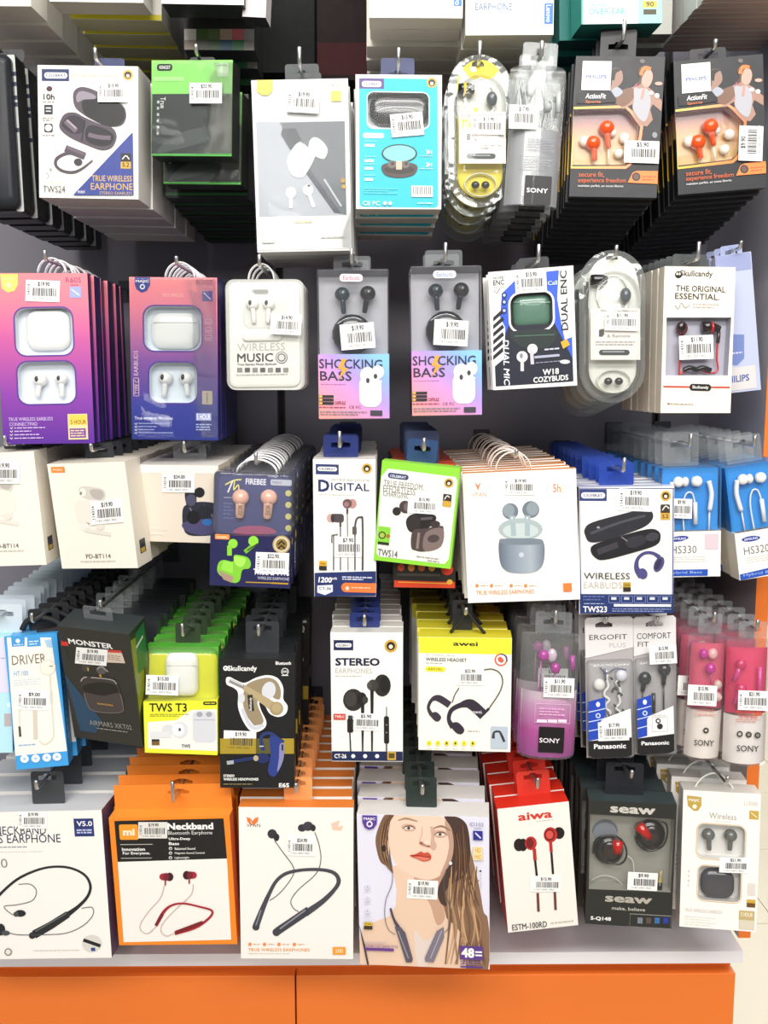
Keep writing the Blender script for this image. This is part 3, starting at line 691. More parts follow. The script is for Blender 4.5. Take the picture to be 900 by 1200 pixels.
P = Pack('earbud_box', 'turquoise fronted box with an open case picture and a window', 'box', 'turquoise fronted earbud box', [(417, 88), (517, 87), (518, 247), (417, 243)], 0.034)
P.hole_rr(430, 108, 503, 151, 8); P.body('e9e6df', bottom='d3cdc4', tray='d9dde0', td=0.014, film=FILM)
P.SHR(421, 92, 513, 243, 4, '22bccf'); P.R_(421, 92, 450, 104, '5a3a86'); P.RR(424, 95, 447, 102, 3, WHITE); P.T('CELEBRAT', 426, 96.5, 445, 100.5, '5a3a86', 0.02)
P.E(506, 97, 6, 6, GOLD); P.E(506, 97, 4, 4, '2a241c'); P.E(506, 98, 2, 2, 'e8e2d0')
P.OL(430, 108, 503, 151, 8, 1.2, 'd8e9ea')
P.DR('charging_case', 433, 113, 503, 148, 14, 0.0135, 0.002, '2b2b2d', 0.5); P.y = 0.0; P.TB('silver_arc', [(441, 131), (452, 127), (468, 125.5), (484, 127), (495, 131)], 0.0006, 0.0015, m('c9cdd0', 0.2, 0.9)); 
P.RR(425, 156, 450, 162, 3, 'e8f4f5'); P.T('CELEBRAT', 428, 157.5, 447, 160.5, '1f9fb2')
for y, l in ((164, 15), (182, 14), (191, 13), (204, 13)):
    P.MI(427, y, 427 + l, y + 3, 1, '7fdce6'); P.R_(427, y + 5, 427 + l - 3, y + 8, 'e6f7f8')
P.E(468, 180, 21, 11, '27444a'); P.E(468, 180, 19, 9.4, '7fe0cf'); P.PG([(447, 195), (456, 191), (480, 191), (489, 195), (486, 204), (475, 208), (460, 208), (450, 204)], '4a3f3c', True)
P.E(468, 199, 18, 5, '2b2524'); P.E(459, 193, 5, 4.5, '6a5f5c'); P.E(475, 193, 5, 4.5, '6a5f5c'); P.E(460, 192, 2, 2, '2a2a2a'); P.E(476, 192, 2, 2, '2a2a2a'); P.R_(464, 189, 471, 199, 'c9b7a6')
P.T('3H', 499, 176, 506, 181, WHITE, 0.02); P.MI(492, 182, 507, 184, 1, 'b9eef2'); P.T('3H', 499, 191, 506, 196, WHITE, 0.02); P.MI(492, 197, 507, 199, 1, 'b9eef2')
P.R_(482, 218, 507, 231, 'f3f3f1')
for i in range(9): P.R_(484 + i * 2.5, 219, 485.2 + i * 2.5, 228, '777777')
P.MI(426, 220, 466, 228, 3, '6fd0dc', 0.3); P.T('CE FC', 425, 236, 445, 241, WHITE, 0.01); P.E(451, 238.5, 2.2, 2.2, WHITE); P.E(457, 238.5, 2.2, 2.2, WHITE); P.MI(489, 237, 507, 240, 1, 'c9f0f4')
P.ST(477, 146, 38, 27, '$15.90', -5, y=-0.002); P.hang(467, 56, 75, tab=NAVY, tabw=40, taby=68); P.done(); P.stack(3, 0.038, 'turquoise fronted earbud boxes', dx=-0.001, dz=-0.004)

def capsule(x0, y0, x1, y1, name, label, nick, accent, Y, holeY, price, n, hookpx, bud1):
    """long pill-shaped blister: card, loose cable, two buds, insert card"""
    P = Pack('earphone_blister', label, 'package', nick, [(x0, y0), (x1, y0), (x1, y1), (x0, y1)], 0.022, Y, 3, 2)
    w = x1 - x0; h = y1 - y0; U = lambda u, v: (x0 + w * u, y0 + h * v); o = rrect(-P.w / 2, 0, P.w / 2, P.h, P.w * 0.5, 9)
    tipw = at(hookpx[0], hookpx[2] - 2, Y - 0.011)
    p = P.Mi @ tipw; hz = p.z; e = P.w * 0.14
    hh = [[(p.x - 0.007, hz - 0.002), (p.x + 0.007, hz - 0.002), (p.x + 0.006, hz + 0.002), (p.x + 0.002, hz + 0.0045), (p.x - 0.002, hz + 0.0045), (p.x - 0.006, hz + 0.002)]]
    card = rrect(-P.w / 2 + e, e, P.w / 2 - e, P.h - e * 0.6, P.w * 0.5 - e, 9)
    mb = MB(); plate(mb, card, hh, 0.004, 0.0046, m(accent)); mb.build('backing_card', P.root)
    sx = P.w * 0.02
    mb = MB(); plate(mb, o, hh, 0.0056, 0.0062, BLIS); mb.build('rear_sheet', P.root)
    P.k = 0; P.y = 0.004
    a, b = U(0.2, 0.12), U(0.85, 0.42); P.PG([U(.2, .12), U(.35, .17), U(.66, .17), U(.82, .13), U(.86, .42), U(.16, .44)], 'd9dad3', True)
    r = random.Random(int(x0)); 
    for i in range(10): c = U(r.uniform(.17, .5), r.uniform(.1, .45)); P.E(c[0], c[1], r.uniform(2, 5), r.uniform(2, 5), accent if i % 2 else 'f4f4ee')
    P.k = 0; P.done()
    pts = [U(0.5 + 0.27 * math.cos(t) * (0.8 + 0.04 * (i % 5)), 0.30 + 0.13 * math.sin(t)) for i, t in enumerate([0.55 * j for j in range(40)])]
    P.TB('cable', pts, 0.0006, 0.001, 'e6e6e0')
    pts = [U(0.5 + 0.25 * math.cos(t), 0.86 + 0.075 * math.sin(t)) for t in [0.5 * j for j in range(30)]]
    P.TB('cable', pts, 0.0007, [-0.002, 0.002], 'dcdcd4')
    # buds
    bx, by = U(0.27, 0.235 if bud1 else 0.2); b_ = MB(); L = P.loc([(bx - 9, by), (bx - 3, by), (bx + 4, by), (bx + 10, by + 1)], -0.004)
    b_.tube([(L[0][0], -0.004, L[0][1]), (L[1][0], -0.004, L[1][1]), (L[2][0], -0.004, L[2][1]), (L[3][0], -0.004, L[3][1])], [0.0055, 0.0062, 0.006, 0.005], gloss('18181a'), 12); eb = b_.build('earbud', P.root)
    if bud1: b2 = MB(); b2.tube([(L[1][0], -0.004, L[1][1]), (L[1][0] + 0.003, -0.004, L[1][1])], 0.0066, m('e3c81e'), 12); b2.build('accent_ring', eb)
    bx, by = U(0.68, 0.3); P.BL('earbud', bx, by, 6.5, 9, -0.003, 0.006, '4a5258')
    # insert card
    o = P.loc([U(.16, .385), U(.9, .385), U(.9, .72), U(.16, .72)], -0.009); mb = MB(); plate(mb, o[::-1], [], -0.009, -0.0086, m('efe9e4')); mb.build('insert_card', P.root)
    P.y = -0.009; P.k = 0
    if bud1: P.T('ES', *U(.21, .4), *U(.35, .42), '9b9b93'); P.T('m', *U(.21, .43), *U(.34, .49), accent, 0.04)
    else: P.T('Skullcandy', *U(.3, .392), *U(.72, .412), '7a7a72'); P.R_(*U(.3, .52), *U(.36, .56), '6a3a34')
    P.MI(*U(.38, .4), *U(.85, .41), 1, GREYT); P.R_(*U(.28, .525), *U(.34, .57), '3a3436'); P.T('& Remote', *U(.4, .555), *U(.75, .575), '8b8480'); P.MI(*U(.23, .595), *U(.82, .63), 2, 'a9a29c')
    a, b = U(.28, .655), U(.74, .69); P.RR(*a, *b, 3.5, '262c2e'); P.RR(a[0] + 4, a[1] + 1.5, b[0] - 6, a[1] + 3, 1, '9aa2a4')
    P.k = 0; P.y = -0.001
    ax, ay = U(.42, .86); bx, by = U(.58, .86); P.BL('spare_ear_tip', ax, ay, 5, 4.5, -0.004, 0.004, '1b1a1c'); P.BL('spare_ear_tip', bx, by, 5, 4.5, -0.004, 0.004, '1b1a1c')
    # clear shell: outer flange with raised pill
    mb = MB(); oo = rrect(-P.w / 2, 0, P.w / 2, P.h, P.w * 0.5, 9); plate(mb, oo, [rrect(-P.w / 2 + e * .7, e * .7, P.w / 2 - e * .7, P.h * 0.86, P.w * .5 - e * .7, 9)], 0.0052, 0.0056, BLIS)
    ii = rrect(-P.w / 2 + e * .7, e * .7, P.w / 2 - e * .7, P.h * 0.86, P.w * .5 - e * .7, 9); dome(mb, ii, 0.005, -0.012, BLIS, 0.35, 4, False); mb.build('clear_shell', P.root)
    P.done(); P.ST(*U(.62, .47), w * 0.5, h * 0.12, price, 1, y=-0.0125)
    P.th = 0.022; P.hang(*hookpx, integral=True); P.stack(n, 0.031, nick + 's', dx=-0.001, dz=-0.005)
    return P
capsule(526, 62, 600, 242, '', 'clear pill shaped earphone blister with bright yellow card and black bud', 'yellow pill shaped earphone blister', 'ecd829', YF, 78, '$11.90', 4, (562, 48, 72), True)

def tubepack(q, label, nick, d, Y, hookpx, fill, base_h, capmat, price, st, n, pitch, buds, art, shell=BLIS, tabbed=True, dz=-0.003, back=None, group=None, dx=0.0):
    """half-round clear plastic earphone pack with hang tab"""
    P = Pack('earphone_tube_pack', label, 'package', nick, q, 0.004, Y, 5, 3)
    if back: P.body(back, r=0.004, name='backing_card', y1=0.001)
    P.wrap('printed_sleeve', -0.97, 0.97, 0.012, base_h, d * 0.93, fill, -0.0008)
    buds(P, d); art(P, d); P.done()
    P.wrap('blister', -1, 1, 0.0, 0.985, d, shell)
    mb = MB(); plate(mb, rrect(-P.w / 2, 0, P.w / 2, P.h, 0.004), [], 0.0012, 0.002, shell); mb.build('rear_sheet', P.root)
    P.ST(*st[:2], st[2], st[3], price, st[4] if len(st) > 4 else 0, y=-d - 0.0016, vert=st[2] > 34)
    P.th = 0.002; P.hang(*hookpx, tab=TABC, tabw=(q[1][0] - q[0][0]) * 0.62, taby=hookpx[1] + 2, tabpos=0.5); P.stack(n, pitch, group or nick + 's', dz=dz, dx=dx)
    return P
def b_(P, d):
    P.TB('cable', [(609, 150), (607, 112), (613, 96), (617, 120), (622, 150), (630, 152), (630, 110), (636, 92), (642, 120), (636, 150)], 0.0007, -0.010, 'd9dcdc')
    P.BL('earbud', 622, 106, 6, 8, -0.012, 0.006, 'cfd2d2'); P.BL('earbud', 642, 126, 5, 6, -0.012, 0.006, 'c3c6c8'); P.TB('remote', [(655, 108), (654, 132)], 0.0026, -0.008, 'eceeee', False)
def art(P, d):
    P.y = -d * 0.985; P.RR(614.5, 206, 646, 240, 1, '17171b'); P.T('SONY', 617, 220.5, 642, 226, 'e6e6ea', 0.02); P.MI(618, 162, 650, 178, 5, '8b8a98', 0.3)
    P.OL(609, 184, 650, 200, 0, 0.5, '6a6a70'); P.MI(613, 186, 646, 198, 4, '9a9aa0', 0.3)
tubepack([(598, 79), (664, 82), (652, 247), (588, 243)], 'grey clear half-round earphone tube pack with black square label', 'grey earphone tube pack', 0.02, YF,
         (635, 48, 65), m('a7a8ad', 0.3, 0.0, 0.4), 0.55, None, '$17.90', (613, 137, 33, 28, 2), 6, 0.033, b_, art, dz=-0.002, shell=clear('f2f4f2', 0.02, 0.08, 0.05, 0.04, 30))

def actionpack(q, dx0, label, nick, stx, hookpx, n, group, Y):
    P = Pack('earphone_box', label, 'box', nick, q, 0.014, Y)
    # art is laid out on the left box and mapped onto either quad
    A = [(676, 66), (779, 66), (770, 232), (666, 230)]
    import numpy as _n
    def H(pt):
        x, y = pt; v = (y - 66) / 165.0; xl = 676 - 10 * v; u = (x - xl) / 103.5
        a = _n.array(q, float); return tuple((a[0] * (1 - u) + a[1] * u) * (1 - v) + (a[3] * (1 - u) + a[2] * u) * v)
    def B(x0, y0, x1, y1): a = H((x0, y0)); b = H((x1, y1)); c = H(((x0 + x1) / 2, (y0 + y1) / 2)); w = (x1 - x0) / 2; h = (y1 - y0) / 2; return c[0] - w, c[1] - h, c[0] + w, c[1] + h
    win = [H(p) for p in [(671, 130), (731, 128), (737, 132), (748, 146), (748, 158), (743, 178), (738, 188), (732, 193), (670, 194)]]
    P.hole(win); P.body('26272c', side='1a1b1e', tray=grad([(0, 'c9a86a'), (0.45, 'd2a06a'), (0.8, '94545a'), (1, '7c4450')], 'z', 0.035, 0.095), td=0.011, film=FILM)
    rim = [(670, 127), (733, 125), (740, 131), (752, 148), (750, 162), (744, 184), (738, 192), (733, 196), (669, 197)]
    P.L([H(p) for p in rim], 3.6, grad([(0, 'f2c22e'), (0.4, 'f29a3a'), (1, 'ee7a3c')], 'x', -0.045, 0.03), closed=True)
    # man and woman running
    P.PG([H(p) for p in [(722, 120), (714, 112), (722, 108), (735, 104), (745, 101), (748, 96), (757, 100), (765, 106), (776, 118), (775, 130), (765, 122), (762, 128), (765, 140), (758, 148), (749, 146), (742, 134), (741, 122), (730, 128)]], 'ab8474')
    P.PG([H(p) for p in [(714, 113), (728, 106), (741, 103), (744, 112), (736, 122), (726, 124)]], '7d5c4c', True)
    P.PG([H(p) for p in [(717, 84), (720, 80), (727, 81), (730, 88), (729, 96), (724, 102), (722, 108), (714, 110), (717, 98)]], 'a07f72', True); P.PG([H(p) for p in [(716, 92), (717, 83), (722, 80), (728, 82), (722, 86), (720, 94)]], '2a2628', True)
    P.PG([H(p) for p in [(716, 108), (723, 102), (730, 108), (722, 114)]], 'a9aebc', True)
    P.PG([H(p) for p in [(743, 101), (749, 104), (757, 103), (762, 112), (762, 124), (757, 141), (750, 140), (742, 128), (743, 116)]], 'b3b2ba', True)
    P.PG([H(p) for p in [(752, 82), (758, 80), (764, 84), (765, 92), (761, 101), (755, 102), (751, 94)]], 'd0a596', True); P.PG([H(p) for p in [(750, 92), (748, 84), (753, 78), (761, 77), (757, 83), (753, 90), (751, 98), (745, 101)]], '5a3f3a', True)
    P.L([H((751, 88)), H((755, 80)), H((763, 81))], 4.2, 'f2813c', True); P.E(*H((753, 72)), 3, 2.6, '6f655f')
    P.L([H((747, 99)), H((743, 104)), H((746, 98))], 1.5, 'b0506a'); P.L([H((755, 103)), H((752, 116))], 3, 'c99486', True); P.E(*H((772, 98)), 4.5, 2.2, 'c9a596'); P.E(*H((770, 112)), 2.8, 2.8, 'e9eef0'); P.E(*H((763, 109)), 3, 2.4, 'e4e9ec'); P.E(*H((767, 158)), 3, 3.5, '8b8d96')
    P.R_(*B(682, 72, 716, 106), 'f3f2ef'); P.T('PHILIPS', *B(687, 88, 711, 92.5), '4a5fb8', 0.03); P.PG([H(p) for p in [(676, 110), (716, 107), (722, 116), (722, 120), (694, 122), (676, 122)]], '1b1b1f')
    P.T('ActionFit', *B(686, 110, 710, 116), 'f0f0f2', 0.02, shear=0.2); P.T('Sports', *B(686, 118, 704, 122), 'd9703a', 0.02)
    P.T('secure fit,', *B(678, 202, 708, 209), 'd8683c', 0.01); P.T('experience freedom', *B(677, 209, 733, 216), 'd8683c', 0.01); P.T('maintien parfait, en toute liberte', *B(677, 217, 730, 220.5), 'e0e0e2', 0.01)
    P.PG([H(p) for p in [(735, 214), (741, 202), (746, 200), (770.5, 200), (770, 215)]], 'f28a44'); P.E(*H((745, 207)), 5, 5, '3a2c28'); P.E(*H((745, 207)), 3.4, 3.4, '6a5048'); P.MI(*B(752, 205, 768, 212), 2, 'c9653a')
    for hx, hy, tx, ty in ((711, 150, 713, 174), (695, 168, 697, 189)):
        a, b = H((hx, hy)), H((tx, ty)); P.BUD(a[0], a[1], b[0], b[1], 0.004, 'f0561a', 9, 3.2, False); c = H((tx, 193)); P.TB('cable', [b, c], 0.0011, 0.005, 'e9e2da', False)
    for ex, ey, r in ((685, 166, 6.5), (732, 162, 6.5), (725, 180, 6), (718, 156, 4.5)):
        a = H((ex, ey)); P.BL('ear_tip', a[0], a[1], r, r, 0.006, 0.0045, 'efe9e2')
    P.done(); P.ST(*stx, y=-0.003); P.hang(*hookpx, tab='24262a', tabw=42, taby=hookpx[1] + 12); P.stack(n, 0.0175, group, dx=0.0, dz=-0.003)
actionpack([(676, 66), (779, 66), (770, 232), (666, 230)], 0, 'black earphone box, orange buds in its window, sticker laid across', 'left black box of orange earphones', (752, 178, 41, 26, '$5.90', 2, False), (731, 22, 47), 14, 'black boxes of orange earphones, left hook', YF)
actionpack([(791, 71), (893, 64), (899, 218), (793, 230)], 1, 'black box of orange earphones with sticker turned upright, nearest the side panel', 'right black box of orange earphones', (880, 168, 41, 28, '$9.90', -88, False), (838, 46, 58), 14, 'black boxes of orange earphones, right hook', YF)
# ================================================================== row 2
def gradbox(q, label, nick, hookpx, n, stops, name, dx, dy, crest, code, wins, model_lines, Y):
    P = Pack('earbud_box', label, 'box', nick, q, 0.016, Y)
    for w_ in wins: P.hole_rr(*w_, 12)
    g = grad(stops, 'z', 0, P.h, 0.3, 0.5, 0.0)
    P.body(g, side='2b2468', bottom='3a2a78', top='5a3a7a', tray='dfe4ec', td=0.012, film=FILM)
    for w_ in wins: P.OL(w_[0] - 1, w_[1] - 1, w_[2] + 1, w_[3] + 1, 13, 1.6, '553a94')
    x, y = q[0]; x = max(x, dx)
    return P
P = gradbox([(-8, 320), (104, 320), (109, 518), (5, 522)], 'pink to purple gradient box with white case and stemmed buds, far left', 'far left pink and purple earbud box', (54, 294, 307), 8,
            [(0, '5a2b96'), (0.3, '8a3fa6'), (0.62, 'c75a9e'), (0.85, 'ee7d92'), (1, 'f4868e')], 'a', 0, 0, None, None, [(18, 361, 85, 416), (21, 424, 88, 473)], None, YF)
P.DR('charging_case', 32, 364, 83, 411, 13, 0.0115, 0.003, 'f4f2f0', 0.5); P.BUD(47, 445, 44, 466, 0.006, 'f2f0ee', 9, 3.2); P.BUD(72, 444, 73, 466, 0.006, 'f2f0ee', 8, 3.2)
P.PG([(0, 321), (21, 321), (21, 334), (17, 341), (9, 343), (2, 338)], 'f5cf6a'); P.T('MAJIC', 3, 325, 18, 329, 'f9e7b0'); P.E(10, 334, 3.2, 3.2, 'f9e7b0')
P.T('R60S', 77, 325, 95, 331, '9c4a80'); P.T('***', 83, 333, 92, 335, '9c4a80'); P.R_(82, 336, 95, 349, '9aa8e6'); P.L([(84, 339), (93, 346)], 1, WHITE)
P.T('TRUE WIRELESS EARBUDS', 10, 489, 62, 493, 'd9c3ee'); P.T('CONNECTPAD', 11, 495, 44, 499, 'd9c3ee')
for i in range(4):
    yy = 501 + i * 4; P.L([(12, yy), (14, yy + 1.5), (15, yy - .5)], 0.7, WHITE); P.MI(17, yy - 1, 17 + [36, 20, 30, 34][i], yy + 1.6, 1, 'cdb8e6')
P.R_(80, 485, 103, 515, 'e8d2a0'); P.R_(81, 486, 102, 498, 'f0c850'); P.T('5 HOUR', 83, 492, 101, 497, '6a4a20', 0.01); P.R_(82, 502, 101, 513, '7a3f94'); P.MI(83, 503, 100, 512, 3, 'e8d2a0')
P.ST(50, 341, 40, 25, '$19.90', 2, y=-0.001); P.hang(53, 293, 306, loop=(m('e9e4e8', 0.3), 34, 2)); P.done()
P.stack(8, 0.020, 'pink and purple earbud boxes at the far left', dx=-0.0005, jx=0.0015)

P = gradbox([(152, 325), (254, 325), (256, 516), (154, 515)], 'pink to blue gradient box with white case and stemmed buds', 'pink to blue earbud box', (208, 300, 311), 8,
            [(0, '27348c'), (0.22, '3b3f9c'), (0.5, '84509e'), (0.8, 'dd7a94'), (1, 'f58c90')], 'b', 152, 0, None, None, [(169, 359, 236, 411), (175, 425, 231, 472)], None, YF)
P.DR('charging_case', 178, 367, 234, 409, 13, 0.0115, 0.003, 'f4f2f0', 0.5); P.TB('lid_seam', [(179, 378), (233, 378)], 0.0003, 0.0028, 'c9c9cb', False)
P.BUD(194, 443, 192, 465, 0.006, 'f2f0ee', 8.5, 3); P.BUD(218, 443, 220, 464, 0.006, 'f2f0ee', 8.5, 3)
P.PG([(158, 324), (176, 324), (176, 334), (172, 341), (166, 343), (160, 339), (158, 333)], '27348c'); P.T('MAJIC', 159, 328, 175, 332, WHITE, 0.02); P.E(167, 336, 3, 3, WHITE); P.E(167, 336, 1.8, 1.8, '27348c')
P.T('R30S', 230, 328, 249, 334, 'a8456a'); P.T('***', 236, 337, 246, 339, 'a8456a'); P.R_(237, 341, 249, 353, '2e3a94'); P.L([(239, 343), (247, 351)], 1.4, 'c9cff0'); P.T('TRUE WIRELESS', 190, 344, 215, 348, 'f7c6c0')
for i, y in enumerate((374, 384, 393)): P.OL(241, y, 248, y + 6, 1, 0.8, 'e8b8c8'); P.MI(242.5, y + 2, 246.5, y + 5, 1, 'e8b8c8')
P.T('TYPE C', 158, 445, 163, 462, 'e9c6d8', 0, 90); P.T('EARBUDS', 157, 411, 162, 440, 'e9c6d8', 0, 90); P.OL(157, 443, 163, 464, 1, 0.6, 'e9c6d8')
P.L([(238, 415), (243, 419), (249, 414)], 1.2, '7a4a9c'); P.RR(237, 458, 249, 474, 1, 'd8c8ae'); P.L([(243, 460), (243, 472)], 1, '6a5a48')
P.T('True wireless, No delay', 158, 488, 203, 493, 'e8ebfa', 0.015)
for i in range(4):
    yy = 496 + i * 3.6; P.L([(158, yy), (160, yy + 1.5), (161, yy - .5)], 0.7, WHITE); P.MI(163, yy - 1, 163 + [36, 22, 18, 40][i], yy + 1.4, 1, 'a9b2e2')
P.R_(230, 484, 248, 493, '8d97cf'); P.T('5 HOUR', 231, 485, 247, 492, WHITE, 0.02); P.MI(230, 496, 248, 505, 3, 'aab4e4')
P.DR('shrink_wrap', 153, 326, 254, 514, 3, -0.0012, -0.002, clear('ffffff', 0.01, 0.08, 0.0, 0.12, 18), 0.03)
P.hang(207, 300, 311, loop=(m('e9e4e8', 0.3), 34, 2)); P.done(); P.stack(8, 0.021, 'pink to blue earbud boxes', dx=-0.0005, jx=0.0015)

P = Pack('earbud_box', 'white rounded blister pack reading WIRELESS MUSIC with two stemmed buds', 'package', 'rounded white wireless music pack', [(265, 328), (356, 327), (357, 456), (266, 458)], 0.014, YF)
P.body('e9e9e4', r=0.009, name='backing_tray'); P.DR('white_insert', 268, 331, 352, 454, 9, -0.0005, -0.003, 'f1f0ea', 0.12)
P.y = -0.0032; P.RR(295, 339, 315, 345, 3, 'a9aaa4'); P.T('YESIDO', 297, 340.5, 313, 343.5, '55564f')
P.T('WIRELESS', 278, 402, 334, 411, 'b9b9b3', 0.0); P.T('MUSIC', 278, 414, 320, 424, '1d1d1f', 0.015); P.T('True Stereo Music Earbuds', 278, 425.5, 324, 428, '2c2c2e', 0.02)
P.E(330, 419, 7, 7, '3a3a3b'); P.E(330, 419, 6.2, 6.2, 'e4e4df'); P.E(330, 419, 5, 5, '6a6a68'); P.E(330, 419, 3.5, 3.5, 'd9d9d4')
for i in range(7): P.R_(278 + i * 9, 431, 284 + i * 9, 436, '4c4c4c' if i % 2 else '87877f')
P.MI(277, 438, 337, 440, 1, GREYT)
P.DR('bud_recess', 285, 346, 335, 385, 9, -0.003, -0.0034, 'e3e3de', 0.3); P.BUD(296, 356, 298, 379, -0.005, 'f6f5f2', 7.5, 2.6); P.BUD(315, 356, 314, 379, -0.005, 'f6f5f2', 7.5, 2.6)
P.DR('charging_case', 284, 390, 331, 400, 5, -0.003, -0.006, 'ecebe6', 0.5)
mb = MB(); dome(mb, rrect(-P.w / 2, 0, P.w / 2, P.h, 0.010), 0.0, -0.0125, BLIS, 0.16, 4, False); mb.build('clear_shell', P.root)
P.ST(335, 380, 36, 24, '$14.90', 3, vert=False, y=-0.013); P.hang(304, 298, 313, loop=(m('e6e6e6', 0.25), 30, 2)); P.done()
P.stack(2, 0.03, 'rounded white music packs')

def shock(q, label, nick, hookpx, dx, dy, tilt):
    P = Pack('earbud_box', label, 'box', nick, q, 0.030, YF, 3, 2); x0, y0 = q[0]; X = lambda x: x - 371 + dx; Yv = lambda y: y - 315 + dy
    sleeve_top = Yv(415)
    z0 = P.loc([(X(412), sleeve_top)], 0)[0][1]
    P.y0_ = 0
    # inner tray of the clear box
    mb = MB(); mb.add([(-P.w / 2 + .001, 0.02, 0.001), (P.w / 2 - .001, 0.02, 0.001), (P.w / 2 - .001, 0.02, P.h - .001), (-P.w / 2 + .001, 0.02, P.h - .001)], [(0, 1, 2, 3)], m('b3b2ba'))
    mb.add([(-P.w / 2 + .001, 0.02, P.h - .006), (P.w / 2 - .001, 0.02, P.h - .006), (P.w / 2 - .001, 0.002, P.h - .001), (-P.w / 2 + .001, 0.002, P.h - .001)], [(0, 1, 2, 3)], m('8d8c94'))
    mb.build('tray', P.root)
    g = grad([(0, 'f0a09c'), (0.3, 'e79ac8'), (0.6, 'b79ae6'), (0.85, '8fb4ee'), (1, '8cc8f4')], 'z', -0.02, P.h * 0.45 + 0.02, 0.3, 0.5, 0.9)
    mb = MB(); plate(mb, [(-P.w / 2, 0.001), (P.w / 2, 0.001), (P.w / 2, z0), (-P.w / 2, z0)], [], -0.0004, 0.0296, g); mb.build('printed_sleeve', P.root)
    mb = MB(); plate(mb, rrect(-P.w / 2, 0, P.w / 2, P.h, 0.0015, 2), [], 0.0, 0.030, clear('e8eaf0', 0.02, 0.06, 0.04), None); mb.build('clear_box', P.root)
    P.y = -0.0006
    P.T('SHOCKING', X(374), Yv(421), X(448), Yv(432), '2b2c44', 0.012); P.T('BASS', X(375), Yv(435), X(412), Yv(446), '2b2c44', 0.012)
    P.PG([(X(401), Yv(420)), (X(396), Yv(432)), (X(401), Yv(434)), (X(396), Yv(446)), (X(408), Yv(432)), (X(402), Yv(430)), (X(406), Yv(421))], 'e0a23c')
    P.E(X(431), Yv(440), 9, 10, 'eeecef'); P.E(X(443), Yv(436), 7, 8, 'e6e6ec'); P.RR(X(421), Yv(441), X(447), Yv(477), 10, 'f3f2f4'); P.L([(X(434), Yv(462)), (X(434), Yv(468))], 0.8, 'b9b9c0')
    P.E(X(431), Yv(446), 2.2, 3.2, '3a3a44'); P.E(X(440), Yv(441), 2.2, 3, '3a3a44'); P.L([(X(447), Yv(446)), (X(441), Yv(456))], 2.6, 'dcdce2'); P.MI(X(376), Yv(449), X(405), Yv(451), 1, 'b48ac0')
    for i in range(3): P.R_(X(374), Yv(463 + i * 4), X(391), Yv(466 + i * 4), '23232b'); P.E(X(376), Yv(464.5 + i * 4), 2, 1.5, 'd8b04a')
    P.T('CAPSULE', X(392), Yv(470), X(405), Yv(474), '8a2f4a', 0.02); P.MI(X(374), Yv(476), X(405), Yv(478.5), 1, 'a03a5a'); P.T('CE FC', X(409), Yv(475.5), X(423), Yv(478.5), '4a3a5a')
    P.MI(X(375), Yv(481), X(430), Yv(487), 2, '8d8490', 0.5); P.R_(X(434), Yv(481), X(448), Yv(487), '3f3a46')
    P.y = -0.0003; P.k = 0; P.RR(X(398), Yv(321), X(425), Yv(330), 4, 'e6dfe4'); P.T('Earbuds', X(402), Yv(323), X(421), Yv(328), 'b0587a' if tilt else '5a8ab8', 0.01)
    P.BUD(X(401), Yv(345), X(403), Yv(368), 0.008, '2b3a40' if tilt else '1d2a36', 9, 3.2); P.BUD(X(431), Yv(344), X(427), Yv(367), 0.008, '141418', 9.5, 3.2)
    P.BL('charging_case', X(413), Yv(392), 24, 24, 0.011, 0.008, '15161a'); P.TB('case_rim', [(X(395), Yv(380)), (X(404), Yv(374)), (X(415), Yv(372)), (X(424), Yv(375))], 0.0005, 0.0035, m('c9cdd4', 0.2, 0.7))
    P.done(); P.ST(X(419), Yv(394), 40, 30, '$19.90', -5 if tilt else 3, vert=False, y=-0.0012)
    P.hang(*hookpx, tab=TABC, tabw=44, taby=hookpx[1] + 9, tabpos=0.5); return P
a = shock([(371, 315), (455, 316), (457, 492), (374, 491)], 'left clear topped pink and blue box, tilted sticker on its round case', 'left clear topped pink and blue box', (412, 291, 308), 371, 315, 1)
a.stack(1, 0.036, 'clear topped bass earbud boxes, left hook')
a = shock([(481, 312), (564, 311), (565, 487), (483, 488)], 'right clear topped pink and blue box, level sticker on its round case', 'right clear topped pink and blue box', (522, 284, 306), 480.5, 311, 0)
a.stack(1, 0.036, 'clear topped bass earbud boxes, right hook')

P = Pack('earbud_box', 'blue and black tilted box with green case in a rounded window', 'box', 'tilted blue and black earbud box', [(573, 321), (672, 309), (676, 452), (577, 457)], 0.024, YF - 0.004)
P.hole_rr(597, 342, 649, 388, 13); P.body('efebe8', side='d9d2cf', tray='2b3530', td=0.012, film=FILM)
P.SH([(578, 326), (668, 315), (672, 447), (581, 453)], '2f5bd8'); P.PG([(577, 326), (610, 322), (588, 344), (586, 372), (592, 384), (591, 420), (579, 430)], WHITE)
P.SH([(596, 382), (650, 379), (671, 420), (672, 447), (581, 453), (580, 430), (592, 392)], '14182c', [])
P.PG([(655, 316), (668, 315), (670, 395), (662, 398), (658, 380), (653, 350)], WHITE)
for i in range(6): P.PG([(578, 372 + i * 9), (589, 362 + i * 9), (591, 366 + i * 9), (578, 377 + i * 9)], BLACK)
P.OL(597, 342, 649, 388, 13, 2.4, 'f1f1f1'); P.PG([(602, 388), (648, 386), (652, 396), (640, 408), (614, 408), (600, 398)], '1d2a2a', True); P.L([(603, 394), (650, 392)], 0.8, '4f7a66')
P.T('DUAL ENC', 657, 317, 665, 387, BLACK, 0.02, 90, shear=0); P.T('NOISE', 578, 324, 590, 327, BLACK); P.T('ENC', 578, 328, 591, 334, BLACK, 0.01); P.T('NOISE', 579, 335, 591, 338, GREYT); P.L([(579, 340), (582, 344), (586, 338)], 0.7, BLACK)
